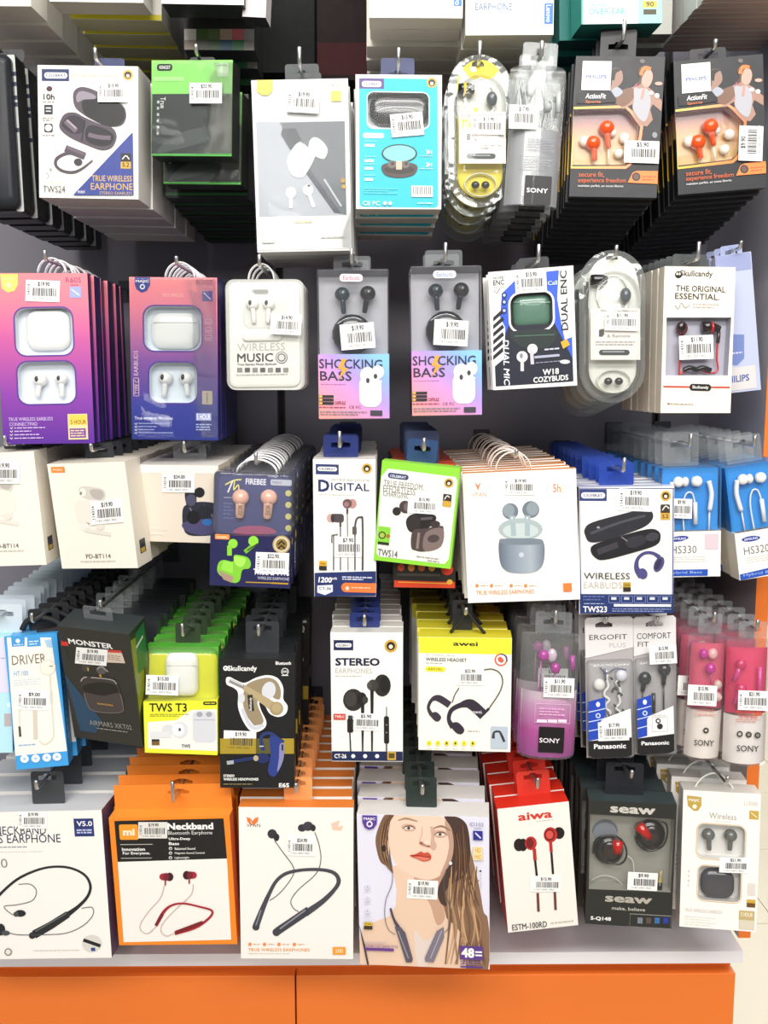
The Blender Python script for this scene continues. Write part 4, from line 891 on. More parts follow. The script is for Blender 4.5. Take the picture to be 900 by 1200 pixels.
P.T('Call', 642, 329, 653, 334, 'cfe0ff', 0.02); P.T('DUAL MIC', 590, 398, 597, 452, 'e8e8f4', 0.02, -90, shear=0.2)
for y in (346, 354, 364): P.E(591, y, 3, 3.4, '16225a'); P.E(591, y, 1.6, 1.8, 'b9c8f4')
P.E(612, 418, 6.5, 6.5, 'ece8ea'); P.E(611, 417, 2, 3, '8a8a90'); P.L([(612, 420), (612, 435)], 4, 'd3cfd3'); P.E(624, 409, 6, 6, 'ece8ea'); P.L([(623, 411), (624, 427)], 4, 'c9c6cc')
P.MI(638, 407, 656, 411, 1, 'c9cce0'); P.RR(626, 416, 656, 419, 1.5, 'a9adc4'); P.MI(628, 423, 660, 425, 1, '9ca0b8'); P.E(662, 424, 6, 2.5, 'd6d8e4'); P.PG([(657, 401), (664, 397), (668, 404), (660, 409)], 'e2a92c')
P.T('W18', 636, 432, 655, 439, 'f3f3f6', 0.03); P.T('COZYBUDS', 625, 440.5, 666, 447, 'f3f3f6', 0.03)
P.DR('charging_case', 601, 346, 645, 385, 10, 0.0115, 0.003, '5f8472', 0.5); P.TB('lid_seam', [(602, 354), (613, 355), (616, 357), (631, 357), (634, 355), (645, 354)], 0.0004, 0.003, 'a9cbbb')
P.ST(622, 330, 37, 26, '$15.90', -3, y=-0.0012); P.hang(631, 286, 307, tab=DKG, tabw=36); P.done(); P.stack(2, 0.03, 'blue and black earbud boxes')

capsule(680, 292, 758, 472, '', 'clear pill shaped earphone blister with silver card, right of the blue box', 'silver pill shaped earphone blister', 'e3e3da', YF, 300, '$11.90', 4, (722, 287, 301), False)

P = Pack('earphone_box', 'cream box reading THE ORIGINAL ESSENTIAL with red and black earphones in its window', 'box', 'cream boxed red and black earphones', [(777, 311), (863, 314), (855, 485), (776, 483)], 0.016, YF)
P.hole([(781, 372), (857, 372), (853, 440), (780, 440)]); P.body('f1e9dc', side='e3d9c9', tray='b9b8c6', td=0.012, film=FILM)
P.E(795, 322, 4.2, 4.2, BLACK); P.E(793.5, 321, 1.2, 1.6, 'f1e9dc'); P.E(796.5, 321, 1.2, 1.6, 'f1e9dc'); P.T('Skullcandy', 797, 317, 835, 326, '2b2526', 0.012)
P.T('THE ORIGINAL', 792, 335, 850, 342, '2f2a2a', 0.008); P.T('ESSENTIAL.', 791, 344, 843, 351, '2f2a2a', 0.008); P.MI(812, 355, 842, 362, 2, 'b9a99a', 0.3); P.L([(791, 358), (795, 362), (798, 355), (803, 361), (808, 357)], 0.7, '8a7a6c', True)
P.L([(777, 453), (855, 454)], 1.8, 'c8432e'); P.RR(808, 450, 833, 458, 3.5, '1d1818'); P.T('Skullcandy', 811, 452, 830, 456.5, WHITE, 0.02); P.MI(782, 472, 812, 475, 1, 'b3a595'); P.E(783, 473, 1.2, 1.2, '8a7a6c')
P.BL('earbud', 799, 385, 7, 8.5, 0.006, 0.005, '6a2a30'); P.BL('ear_tip', 799, 383, 5, 6, 0.002, 0.003, '1f1517')
mb = MB(); Lc = P.loc([(823, 383), (830, 383), (838, 384), (843, 386)], 0.005); mb.tube([(x, 0.005, z) for x, z in Lc], [0.006, 0.0062, 0.0045, 0.004], gloss('241a1c'), 12); e = mb.build('earbud', P.root)
P.BL('accent_ring', 834, 384, 2, 7.5, 0.003, 0.006, 'b8292c', parent=e)
P.TB('cable', [(842, 386), (842, 395), (841, 402)], 0.0022, 0.005, '3a2226', False); P.TB('cable', [(841, 400), (840, 420), (841, 434), (832, 437), (815, 432), (802, 435), (796, 438), (797, 420), (797, 408), (799, 393)], 0.0011, 0.006, 'cf2f30')
P.TB('cable_tie', [(801, 434), (808, 431), (816, 433), (824, 431), (833, 434)], [0.0028] * 21, 0.003, '1a1a1c'); P.done()
P.ST(816, 407, 40, 28, '$11.90', -2, y=-0.001); P.hang(818, 283, 305, tab=m('4b4f50', 0.3), tabw=42, taby=298, tabpos=0.9); P.stack(6, 0.021, 'cream boxes of red and black earphones', dx=-0.0012)

P = Pack('earphone_box', 'narrow pale blue box hanging beside the side panel, behind the cream box', 'box', 'narrow pale blue box by the side panel', [(838, 301), (880, 294), (892, 457), (850, 461)], 0.02, YF + 0.035, 14, 4)
P.body('b7bfdb', side='dcdfec'); P.R_(838, 298, 880, 318, '8f99c4'); P.PG([(842, 392), (872, 392), (872, 420), (864, 428), (844, 428)], '6c80bd'); P.MI(850, 412, 870, 416, 1, 'c9d0ea')
P.L([(858, 352), (858, 376)], 3, '26262e'); P.L([(857, 330), (858, 392)], 0.8, '3a3a44'); P.R_(845, 430, 886, 457, 'd3cfd0'); P.T('PHILIPS', 848, 440, 878, 448, '4a5a9c', 0.03)
P.done(); P.hang(867, 293, 309, tab='9aa4ca', tabw=26, taby=300); P.stack(2, 0.025, 'narrow pale blue boxes by the side panel')
# ================================================================== row 3
def creambox(q, label, nick, hookpx, n, dx, dy, st, group):
    P = Pack('earbud_box', label, 'box', nick, q, 0.036, YF, 10, 4); P.body('f2ece1', side='e9e1d2')
    X = lambda x: x + dx; Y_ = lambda y: y + dy
    P.RR(X(60), Y_(547), X(76), Y_(554), 1, 'e88a3c'); P.T('PAVAREAL', X(62), Y_(549), X(74), Y_(552), 'f6d9b8', 0.02)
    P.PG([(X(92), Y_(574)), (X(96), Y_(570)), (X(104), Y_(570)), (X(120), Y_(573)), (X(124), Y_(580)), (X(120), Y_(588)), (X(106), Y_(586)), (X(96), Y_(581))], 'd5cfc7', True)
    P.PG([(X(106), Y_(574)), (X(118), Y_(574)), (X(122), Y_(580)), (X(117), Y_(586)), (X(108), Y_(582))], 'b9b3ac', True)
    P.PG([(X(90), Y_(587)), (X(122), Y_(589)), (X(124), Y_(612)), (X(98), Y_(616)), (X(90), Y_(604))], 'e9e4da', True)
    P.E(X(97), Y_(577), 4, 5, 'efeae2'); P.E(X(95), Y_(578), 1.5, 2, '8a8580'); P.E(X(101), Y_(614), 4, 2, '4a4642'); P.E(X(100), Y_(617), 5, 5, 'e9e5de'); P.L([(X(100), Y_(621)), (X(130), Y_(626))], 4.5, 'e3ddd3'); P.E(X(118), Y_(617), 5, 4, 'e3ddd3')
    P.T('PD-BT114', X(101), Y_(649), X(130), Y_(654), '6a6660', 0.01); P.MI(X(95), Y_(656), X(136), Y_(659), 1, 'c9c2b6')
    P.done(); P.ST(*st, y=-0.0012); P.hang(*hookpx, tab=m('2b2d33'), tabw=34); P.stack(n, 0.04, group, jx=0.002, jz=0.001)
    # small navy quality mark on the box side
    mb = MB(); xx = P.w / 2 + 0.0002; mb.add([(xx, 0.010, 0.014), (xx, 0.024, 0.014), (xx, 0.024, 0.030), (xx, 0.010, 0.030)], [(0, 1, 2, 3)], m('33363f')); mb.add([(xx + .0001, 0.012, 0.015), (xx + .0001, 0.022, 0.015), (xx + .0001, 0.022, 0.020), (xx + .0001, 0.012, 0.020)], [(0, 1, 2, 3)], m('c9a23c')); mb.build('side_mark', P.root)
    return P
creambox([(-42, 532), (40, 529), (54, 662), (-24, 664)], 'cream earbud box partly cut off at the left edge of the picture', 'cream box at the left edge', (6, 510, 523), 7, -108, -12, (3, 554, 40, 26, '$19.90', 0, True), 'cream earbud boxes at the left edge')
creambox([(55, 544), (146, 541), (162, 666), (73, 666)], 'cream earbud box with sticker over a faint white case picture, whole in view', 'whole cream earbud box', (107, 521, 530), 7, 0, 0, (125, 600, 38, 27, '$19.90', -5, True), 'cream earbud boxes second from the left')

P = Pack('earbud_box', 'beige tilted box with dark earbuds photo and white upper edge', 'box', 'beige box with dark earbuds photo', [(161, 544), (256, 546), (262, 637), (170, 634)], 0.038, YF + 0.015, 8, 4)
P.body('e2d7c9', side='d8cbb8', top='ece7df'); P.PG([(160, 544), (256, 546), (252, 555), (166, 554)], 'efece8')
P.PG([(214, 598), (222, 590), (240, 588), (256, 592), (258, 606), (254, 624), (236, 628), (217, 624)], '2b2d3c', True); P.PG([(216, 612), (256, 608), (253, 623), (236, 627), (218, 622)], '4b4870', True); P.L([(222, 594), (232, 612), (240, 592), (250, 606)], 2, '6a6c84'); P.PG([(217, 576), (228, 572), (230, 590), (220, 594)], '2a2a30', True); P.E(234, 577, 6, 6, '1e1e24'); P.E(224, 586, 6, 7, '4a4c66')
P.E(227, 606, 8, 8, '17181f'); P.E(240, 600, 8, 8, '22242e'); P.E(243, 612, 6, 4, '2f6ab0'); P.T('WIRELESS', 175, 617, 196, 621, 'f2ece2', 0.01); P.MI(177, 624, 192, 627, 1, 'f2ece2')
P.done(); P.ST(209, 566, 38, 22, '$24.00', 1, y=-0.001); P.hang(216, 516, 531, tab=TABC, tabw=40, taby=524); P.stack(6, 0.042, 'beige boxes with dark earbuds photo', jx=0.002)

P = Pack('earbud_blister', 'navy blister pack with pink buds above a lime green case photo', 'package', 'navy pack of pink earbuds', [(252, 552), (343, 556), (341, 687), (248, 683)], 0.006, YF - 0.004)
P.body('2a2c5e', r=0.004, name='backing_card', y1=0.0012)
P.k = 0; P.RR(256, 558, 340, 626, 8, '3b3f74'); P.T('FIREBEE', 288, 561, 312, 568, 'e6e6f2', 0.03); P.L([(264, 568), (274, 563), (283, 562)], 1.6, 'e8d96a', True); P.L([(273, 563), (267, 577)], 1.6, 'f1f1f1'); P.L([(275, 564), (274, 574), (279, 568), (280, 574)], 1.4, 'e8d96a', True)
P.RR(317, 562, 342, 569, 2, 'b9bccb'); P.T('WIRELESS', 319, 564, 330, 567, '5a5f86'); P.L([(262, 583), (274, 583)], 0.7, 'b9bccb'); P.MI(262, 588, 274, 604, 4, '5c6196'); P.MI(262, 605, 275, 609, 1, '5c6196')
for i in range(4): P.E(338, 578 + i * 13.6, 3.6, 3.6, 'c9c47a')
P.PG([(276, 625), (280, 618), (298, 616), (316, 618), (322, 625)], 'a04a70', True)
P.done()
for (x, y0, x2, y2) in ((282, 583, 281, 607), (315, 583, 313, 608)):
    e = P.BUD(x, y0, x2, y2, -0.003, 'eeb8a4', 10, 5.2, False)
    P.y = -0.0105; P.k = 0
P.y = -0.0098; P.k = 0; P.T('TUNE', 278.5, 579, 284.5, 590, '8a7a62', 0.02, -90); P.T('NOISE', 278.5, 592, 284.5, 604, '8a7a62', 0.02, -90); P.T('TUNE', 312, 579, 318, 590, '8a7a62', 0.02, -90); P.T('NOISE', 311, 592, 317, 604, '8a7a62', 0.02, -90)
P.done()
P.DR('clear_shell', 251, 551, 344, 628, 9, 0.0, -0.0125, BLIS, 0.12)
mb = MB(); q = P.loc([(249, 625), (342, 627), (341, 687), (248, 683)], 0); plate(mb, q[::-1], [], -0.013, 0.0013, m('232452', 0.3, 0, 0.4)); mb.build('printed_sleeve', P.root)
P.y = -0.013; P.k = 0; P.RR(252, 626, 269, 632, 1, 'e88a3c'); P.T('PAVAREAL', 254, 628, 267, 631, 'f9dfc0', 0.02)
P.E(273, 637, 5.5, 5.5, '8fd63c'); P.L([(269, 639), (269, 651)], 5.5, '86cc36'); P.L([(300, 636), (287, 647)], 5, '6fb02c'); P.E(297, 634, 6, 6, '8fd63c'); P.L([(302, 637), (290, 645)], 1.6, '3a4a20')
P.PG([(256, 660), (262, 656), (273, 658), (274, 652), (277, 650), (290, 653), (294, 660), (292, 666), (284, 668), (281, 680), (274, 683), (262, 677), (255, 670)], '7fc636', True); P.PG([(274, 653), (279, 652), (288, 655), (284, 664), (277, 662)], 'a6e45a', True); P.PG([(256, 668), (274, 676), (272, 683), (262, 679)], 'a58a78')
P.PG([(262, 657), (273, 659), (273, 672), (259, 667)], '92d948')
P.E(330, 638, 10.5, 10.5, 'b9a06a'); P.E(330, 638, 8.8, 8.8, 'cfc8b0'); P.E(330, 638, 6.8, 6.8, '8a7030'); P.L([(326, 638), (330, 634), (334, 638)], 2, '1e1a14'); P.L([(326, 643), (330, 639), (334, 643)], 2, '1e1a14')
P.T('TRUE & TWS', 297, 667, 339, 674, 'e2e2ee', 0.03); P.T('WIRELESS EARPHONE', 302, 676, 339, 679.5, 'c9c9dc', 0.0); P.L([(288, 682), (318, 683)], 1.2, 'b9922e'); P.L([(318, 683), (338, 684)], 1.8, 'b9922e'); P.done()
P.ST(319, 660, 39, 25, '$22.90', 2, y=-0.0138); P.th = 0.003; P.hang(300, 530, 545, loop=(m('f2f2f4', 0.25), 46, 2)); P.stack(14, 0.0215, 'navy packs of pink earbuds', dx=0.0004, dz=0.0008)

def crest(P, x, y, r=6): P.E(x, y, r, r, GOLD); P.E(x, y, r * .66, r * .66, '2a241c'); P.E(x, y + r * .1, r * .33, r * .33, 'e8e2d0')
def bars(P, x, y, hi='e0a92c'): P.R_(x, y, x + 9, y + 6, hi); P.R_(x, y + 6, x + 9, y + 11, '2e2920'); P.T('Hi-Res', x + 1.5, y + 2, x + 7.5, y + 4.5, '6a4f1c', 0.02)
P = Pack('earphone_box', 'tall white box reading DIGITAL with wired earphones and navy foot band', 'box', 'tall white digital earphone box', [(366, 535), (440, 541), (441, 698), (369, 700)], 0.026, YF - 0.004)
P.body('f3f1ec', side='e6e3dd'); P.R_(370, 544, 397, 556, '27366a'); P.RR(372, 547, 395, 552, 2.5, WHITE); P.T('CELEBRAT', 374, 548, 393, 551, '27366a', 0.02); crest(P, 430, 549)
P.T('wired earphone', 388, 560, 433, 565, 'a9a59c'); P.T('D', 373, 562, 386, 576, '1f2c62', 0.035); P.T('IGITAL', 388, 566, 433, 575, '1f2c62', 0.01); P.MI(374, 578, 414, 581, 1, 'd5d0c4')
P.E(387, 607, 4, 5, 'c9a09a'); P.RR(390, 602, 403, 612, 3, '4e4448'); P.E(390, 607, 2.4, 5.2, '3a3236'); P.E(413, 590, 5, 5.5, 'b98a84'); P.E(407, 590, 5.5, 5.5, '6a4c4e'); P.E(406, 591, 3, 3, '9a7476'); P.L([(407, 596), (407, 602)], 2.4, '4e4448')
P.L([(399, 613), (399, 668)], 1.4, '6a5c5a'); P.L([(407, 602), (408, 668)], 1.2, '8a7c7a'); P.L([(399, 612), (399, 617)], 2.4, '4e4448'); P.RR(413, 617, 418, 626, 1, '5a5052'); P.L([(416, 617), (418, 608), (423, 606), (425, 612), (425, 668)], 2.2, '4e4a4a', True); P.L([(416, 626), (416, 668)], 1.6, '5a5454')
P.L([(389, 636), (389, 627), (396, 626)], 1.8, '77706e'); P.L([(391, 626), (391, 668)], 1.4, '5a5452'); bars(P, 374, 657)
P.PG([(369, 671), (441, 669), (441, 698), (369, 700)], '1f2f66'); P.T('1200', 373, 676, 389, 682.5, 'f1f1f4', 0.04, shear=0.15); P.T('mAh', 389, 676, 395, 679, 'f1f1f4', 0.02); P.MI(401, 675, 436, 680, 2, 'c9cde0', 0.6)
P.PG([(372, 686), (390, 685), (390, 693), (381, 697), (372, 694)], 'e9eaf0'); P.T('CT-36', 374, 687.5, 388, 691, '2a3a70', 0.02); P.RR(400, 683, 446, 694, 5.4, 'f0793c'); P.R_(436, 683, 441, 694, 'f0793c'); P.E(407, 689, 2.2, 2.2, 'f6d6c0'); P.MI(412, 687, 434, 690, 1, 'f6c6a6')
P.done(); P.ST(407, 641, 36, 24, '$7.90', 0, vert=False, y=-0.001); P.hang(398, 505, 525, tab=m('22306e', 0.3), tabw=42, taby=510); P.stack(10, 0.030, 'tall white digital earphone boxes')

P = Pack('earbud_box', 'tilted lime edged box with a dark cylindrical charging case picture', 'box', 'tilted lime edged earbud box', [(446, 538), (540, 550), (527, 667), (440, 656)], 0.022, YF - 0.016)
P.body('8fd93c', side='84cc34', top='9be24a'); P.PG([(455, 549), (534, 559), (536, 564), (526, 655), (521, 661), (444, 652), (441, 648), (447, 558)], 'ecebe6')
P.RR(454.5, 555, 479, 561.5, 3.3, '35406a'); P.T('CELEBRAT', 457, 557, 476, 560, 'e6e8f0', 0.02); P.T('TRUE FREEDOM,', 449.5, 565, 497, 573, '77746e'); P.T('EFFORTLESS', 449, 570.5, 487, 578.5, '77746e'); P.T('CHARGING', 449, 576.5, 480, 583, '77746e')
crest(P, 526, 566, 5.5); P.RR(519, 579, 529, 594, 1.5, '3a2f22'); P.R_(519, 587, 528.5, 594, GOLD); P.L([(521, 585), (524, 581), (527, 583)], 1, WHITE, True)
P.E(465, 599, 5, 5, '2b2626'); P.E(475, 594, 7, 7.5, '453c3c', -20); P.E(477, 594, 4, 5, '6a5f60')
P.PG([(478, 620), (476, 610), (482, 603), (495, 601), (510, 604), (510, 611), (503, 618), (497, 624), (484, 624)], '241f20', True); P.E(485, 613, 8, 10, '2e2829'); P.PG([(484, 622), (500, 619), (516, 616), (520, 620), (517, 640), (498, 646), (488, 645), (482, 641)], '4c3f3e', True); P.PG([(499, 624), (519, 619), (517, 640), (497, 645)], '7d6c68', True)
P.L([(491, 624), (489, 643)], 3, '8a7a76'); P.E(508, 631, 7, 4.6, '4a4040', -8); P.E(510, 614, 6, 4, '3a3232'); P.L([(493, 608), (507, 607)], 3, '5c5252')
P.R_(443, 617, 457, 638, '86cf3a'); P.E(448, 627, 4.4, 4.4, '2e3a1c'); P.E(448, 627, 3, 3, 'a5c04a'); P.E(455, 628, 2.4, 2.4, 'b06a2a'); P.R_(443, 635, 456, 638, '2a2c1c')
P.T('TWS14', 443, 644, 466, 652, '3a3836'); P.MI(488, 652, 515, 654.5, 1, GREYT); P.MI(501, 656, 515, 658.5, 1, GREYT)
P.done(); P.ST(496, 592, 36, 20, '$15.90', 4, vert=False, y=-0.001); P.hang(497, 513, 529, tab='22406e', tabw=36, taby=515)
P = Pack('earbud_box', 'black box with red and orange foot band just below the lime edged box', 'box', 'black box with red foot band', [(459, 545), (535, 545), (533, 690), (462, 688)], 0.026, YF + 0.016)
P.body('26201e', side='9c4a2c', top='e8552c'); P.PG([(462, 680), (533, 682), (533, 690), (462, 688)], 'd8421e'); P.L([(467, 682), (528, 684)], 1, 'e8b03c'); P.E(527, 682, 3.5, 3, 'e8b03c')
for i, c in enumerate(['c84a2a', 'e08a34', 'd8642a', 'e09a3c']): P.E(470 + i * 12, 665, 4, 4.4, c)
P.E(524, 667, 7, 7, 'd83c20'); P.R_(465, 672, 516, 675, '4a443f'); P.done(); P.hang(497, 522, 529, tab='24365c', tabw=40, taby=505, rod=False); P.stack(8, 0.031, 'black boxes with red foot band')

P = Pack('earbud_box', 'large white box with blue grey case and buds picture and orange print', 'box', 'large white blue grey earbud box', [(541, 553), (674, 551), (681, 702), (549, 707)], 0.02, YF - 0.006)
P.body('f5f1ec', side='ecd9c6', top='ef9a4a', bottom='e88a3c')
P.PG([(556, 564), (560, 569), (564, 564), (560, 575)], 'ee7f58'); P.T('VPAN', 553, 577, 570, 582, 'e09a86', 0.0); P.T('5h', 648, 567, 657, 577, 'f09a7c', 0.03); P.RR(657, 567, 662, 577, 1, 'e6dccf')
P.E(598, 599, 9.5, 9.5, '6d7a85'); P.E(596, 598, 7, 7.5, '8d99a2'); P.E(622, 597, 10, 10, '6d7a85'); P.E(624, 596, 7, 8, '8d99a2'); P.L([(600, 604), (602, 628)], 7, '9fb0b8'); P.L([(618, 604), (617, 628)], 7, '9fb0b8'); P.L([(600, 606), (602, 628)], 2, 'dfe8ea'); P.L([(618, 606), (617, 628)], 2, 'dfe8ea')
P.E(610, 620, 26, 13, 'a9b7ba'); P.E(610, 622, 21, 9, 'c3d0d0'); P.L([(601, 612), (602, 628)], 6, 'a3b4bb'); P.L([(618, 612), (618, 628)], 6, 'a3b4bb')
P.PG([(585, 634), (592, 631), (628, 631), (637, 635), (638, 652), (634, 665), (622, 671), (600, 671), (589, 665), (585, 652)], grad([(0, '5a6676'), (0.3, '8995a4'), (0.7, 'aab4bf'), (1, '6c7888')], 'x', -0.028, 0.026), True); P.PG([(585, 634), (592, 631), (628, 631), (637, 635), (630, 638), (594, 638)], '77838f', True); P.E(611, 650, 3, 3, 'c3ccd6')
for x in (559, 576, 599, 616): P.E(x, 686, 2, 2, 'f08a4a'); P.MI(x + 4, 685, x + 13, 687, 1, 'cfa58a')
P.T('TRUE WIRELESS EARPHONES', 558, 691, 626, 696, 'f08a4a', 0.0); P.R_(660, 683, 670, 693, 'f0803c'); P.done()
P.ST(609, 570, 38, 20, '$19.90', 1, y=-0.001); P.hang(605, 527, 537, loop=(m('e6ded6', 0.3), 42, 2)); P.stack(12, 0.0245, 'large white blue grey earbud boxes', jx=0.002, dz=0.0004)

P = Pack('earbud_box', 'white box with black open earhook case, navy top strip and navy foot band', 'box', 'navy banded white earhook box', [(677, 570), (790, 571), (789, 719), (680, 719)], 0.024, YF - 0.008, 2.5, 1)
P.body('f3f1ed', side='2a3a72', top='c3cbe0', bottom='2a3a72'); P.R_(678, 571, 790, 583, 'f3f1ed'); P.R_(678, 573, 711, 587, '2c3c78'); P.RR(681, 577, 709, 584, 3.4, WHITE); P.T('CELEBRAT', 684, 578.5, 706, 582.5, '2c3c78', 0.02)
P.L([(678.5, 572), (681, 718)], 1.2, '3a4a84'); P.L([(789, 572), (788, 718)], 1.2, '3a4a84'); P.L([(678, 572), (790, 572.5)], 1, '3a4a84'); crest(P, 780, 581, 6); P.RR(774, 591, 785, 609, 1.5, '3a2f22'); P.R_(774, 601, 785, 609, GOLD); P.L([(776, 598), (780, 593), (784, 596)], 1.2, WHITE, True); P.T('5.2', 776, 602.5, 783, 607, '2a241c', 0.02)
P.PG([(686, 628), (685, 620), (694, 612), (730, 602), (752, 597), (763, 599), (765, 607), (757, 616), (738, 624), (706, 634), (691, 635)], '26262c', True); P.L([(692, 625), (724, 613), (756, 604)], 3, '48484f', True); P.E(701, 618, 2, 1.3, '9a9aa0')
P.PG([(692, 645), (696, 638), (720, 630), (758, 620), (771, 622), (774, 630), (768, 639), (740, 648), (708, 656), (697, 653)], '19191e', True); P.L([(700, 647), (724, 638)], 7, '3a363e'); P.E(764, 629, 8, 5, '3c3a42', -12); P.PG([(733, 632), (752, 627), (756, 636), (738, 642)], '302e36', True); P.L([(728, 629), (735, 634)], 1, '8a8a92')
P.L([(752, 675), (746, 666), (747, 655), (755, 648), (765, 648), (773, 653)], [9, 6, 4, 3.5, 3.5, 5], '45457c', True); P.E(772, 661, 5.5, 9.5, '4a4676', 25); P.E(771, 661, 3, 7, '302e52', 25); P.E(753, 672, 5.5, 6.5, '4b4880', -20)
P.T('WIRELESS', 684, 671, 738, 678.5, '2f2d32', 0.0); P.T('EARBUDS', 684, 681.5, 729, 689, 'c3bfb9'); bars(P, 730, 682, 'b9962c')
P.R_(679.5, 696, 789, 719, '22346c')
for i in range(5):
    P.OL(713 + i * 15, 698, 726 + i * 15, 706, 0.5, 0.5, '8b97c4'); P.R_(716 + i * 15, 699.5, 722 + i * 15, 702.5, 'd6dbee')
P.MI(683, 697, 708, 704, 2, '5d6ba4'); P.MI(684, 706, 708, 708, 1, 'aab4d8'); P.T('TWS23', 683, 710, 711, 717, 'f1f2f6', 0.025); P.R_(719, 707.5, 786, 710.5, 'e9ecf4'); P.MI(717, 712, 786, 717, 2, '8b97c4')
P.done(); P.ST(744, 586, 38, 26, '$19.90', 2, y=-0.001); P.hang(731, 536, 554, tab=m('22409a', 0.3), tabw=42, taby=550); P.stack(12, 0.0265, 'navy banded white earhook boxes', dz=0.0003, jx=0.0012)

def bluewhite(q, label, nick, hookpx, n, st, tx, group, model, sideart=False):
    P = Pack('earphone_box', label, 'box', nick, q, 0.026, YF, 5, 1.5); (x0, y0), (x1, y1), (x2, y2), (x3, y3) = q
    def H(u, v): return tuple((np.array(q[0]) * (1 - u) + np.array(q[1]) * u) * (1 - v) + (np.array(q[3]) * (1 - u) + np.array(q[2]) * u) * v)
    zs = P.loc([H(.5, .585)])[0][1]; hw = P.w / 2
    mb = MB(); plate(mb, [(-hw, 0), (hw, 0), (hw, zs), (-hw, zs)], [], 0.0, P.th, m('f0ede8'), m('e6e0d4')); mb.build('carton', P.root)
    mb = MB(); plate(mb, [(-hw + .001, zs), (hw - .001, zs), (hw - .001, P.h * 0.985), (-hw + .001, P.h * 0.985)], [], 0.010, P.th - 0.001, m('2c8fe0')); mb.build('blue_insert', P.root)
    mb = MB(); plate(mb, rrect(-hw, zs, hw, P.h, 0.003), [], 0.0, P.th, clear('f4f8fa', 0.02, 0.06, 0.02, 0.1, 30)); mb.build('clear_lid', P.root)
    for s_ in (0.30, 0.62):
        a = H(s_ - 0.04, .13); P.BL('earbud', a[0], a[1], 6.5, 6.5, 0.003, 0.005, 'f4f3f1'); b = H(s_ + (0.08 if s_ < .5 else -0.08), .13); P.BL('ear_tip', b[0], b[1], 4.5, 6, 0.003, 0.004, 'e3e3e3')
    for p0, p1, p2 in ((H(.16, .13), H(.12, .25), H(.17, .40)), (H(.78, .13), H(.83, .25), H(.80, .40))):
        P.TB('bud_stem', [p0, p1, p2], [0.003] + [0.0028] * 9 + [0.0022], 0.004, 'f4f3f1')
    P.TB('cable', [H(.17, .39), H(.19, .58)], 0.001, 0.006, 'efefef', False); P.TB('cable', [H(.80, .39), H(.79, .58)], 0.001, 0.006, 'efefef', False)
    P.TB('cable', [H(.36, .58), H(.34, .35), H(.40, .24), H(.50, .24), H(.55, .34)], 0.001, 0.005, 'efefef'); P.TB('remote', [H(.55, .32), H(.56, .52)], 0.0026, 0.004, 'f6f6f4', False)
    c = H(.28, .65); P.E(c[0], c[1], 11, 3.2, '2a3f9c', -8); P.T('SAMSUNG', c[0] - 8, c[1] - 1.4, c[0] + 8, c[1] + 1.4, 'e6eaf6', 0.02)
    c = H(.36, .75); P.T(model, c[0] - 15, c[1] - 4.5, c[0] + 15, c[1] + 4.5, '77777a'); c = H(.5, .84); P.MI(c[0] - 22, c[1] - 4, c[0] + 16, c[1] + 4, 3, 'c3bfb9', 0.25)
    a = [H(.0, .935), H(.78, .93), H(.78, .99), H(.0, .995)]
    P.PG(a, '2350b4'); c = H(.38, .962); P.T('Hybrid Bass', c[0] - 20, c[1] - 2, c[0] + 20, c[1] + 2, '9cb4e6', 0.01); c = H(.84, .68); P.RR(c[0] - 8, c[1] - 9, c[0] + 8, c[1] + 9, 1, 'd9c6cf' if not sideart else 'e3e6ea')
    if st: P.ST(*st, y=-0.0008)
    P.done(); P.hang(*hookpx, tab=TABC, tabw=44, taby=hookpx[1] - 2, tabpos=0.9); P.stack(n, 0.0295, group, jx=0.002, jr=0.6); return P
bluewhite([(777, 549), (846, 546), (844, 676), (777, 676)], 'clear topped blue and white earphone box, partly behind the navy banded box', 'left blue and white earphone box', (809, 508, 525), 9, (798, 596, 26, 23, '$9.90', 2, False), 0, 'blue and white earphone boxes, left hook', 'HS330')
bluewhite([(851, 546), (918, 540), (930, 668), (868, 682)], 'tilted blue and white earphone box at the right edge, its side showing', 'right tilted blue and white earphone box', (884, 510, 524), 8, None, 0, 'blue and white earphone boxes, right hook', 'HS320', True)
# ================================================================== row 4
P = Pack('earphone_box', 'lilac and pale blue box cut off at the left edge with pale hang tabs', 'box', 'lilac and pale blue box at the left edge', [(-45, 745), (12, 745), (15, 881), (-42, 884)], 0.018, YF)
P.body('b9e4ee', side='9fd8de', top='a9dfe4'); P.R_(-44, 748, 12, 812, 'dcd9ec'); P.R_(5, 836, 14, 851, 'b9b0b0'); P.E(11, 826, 3, 3, 'e6f4f8'); P.MI(-20, 770, 8, 773, 1, 'b0acc0'); P.done()
P.hang(-8, 712, 728, tab=m('c9d3dc', 0.3), tabw=46, taby=708); P.stack(14, 0.0215, 'lilac and pale blue boxes at the left edge', jx=0.002, dx=-0.0004, dz=0.0008)

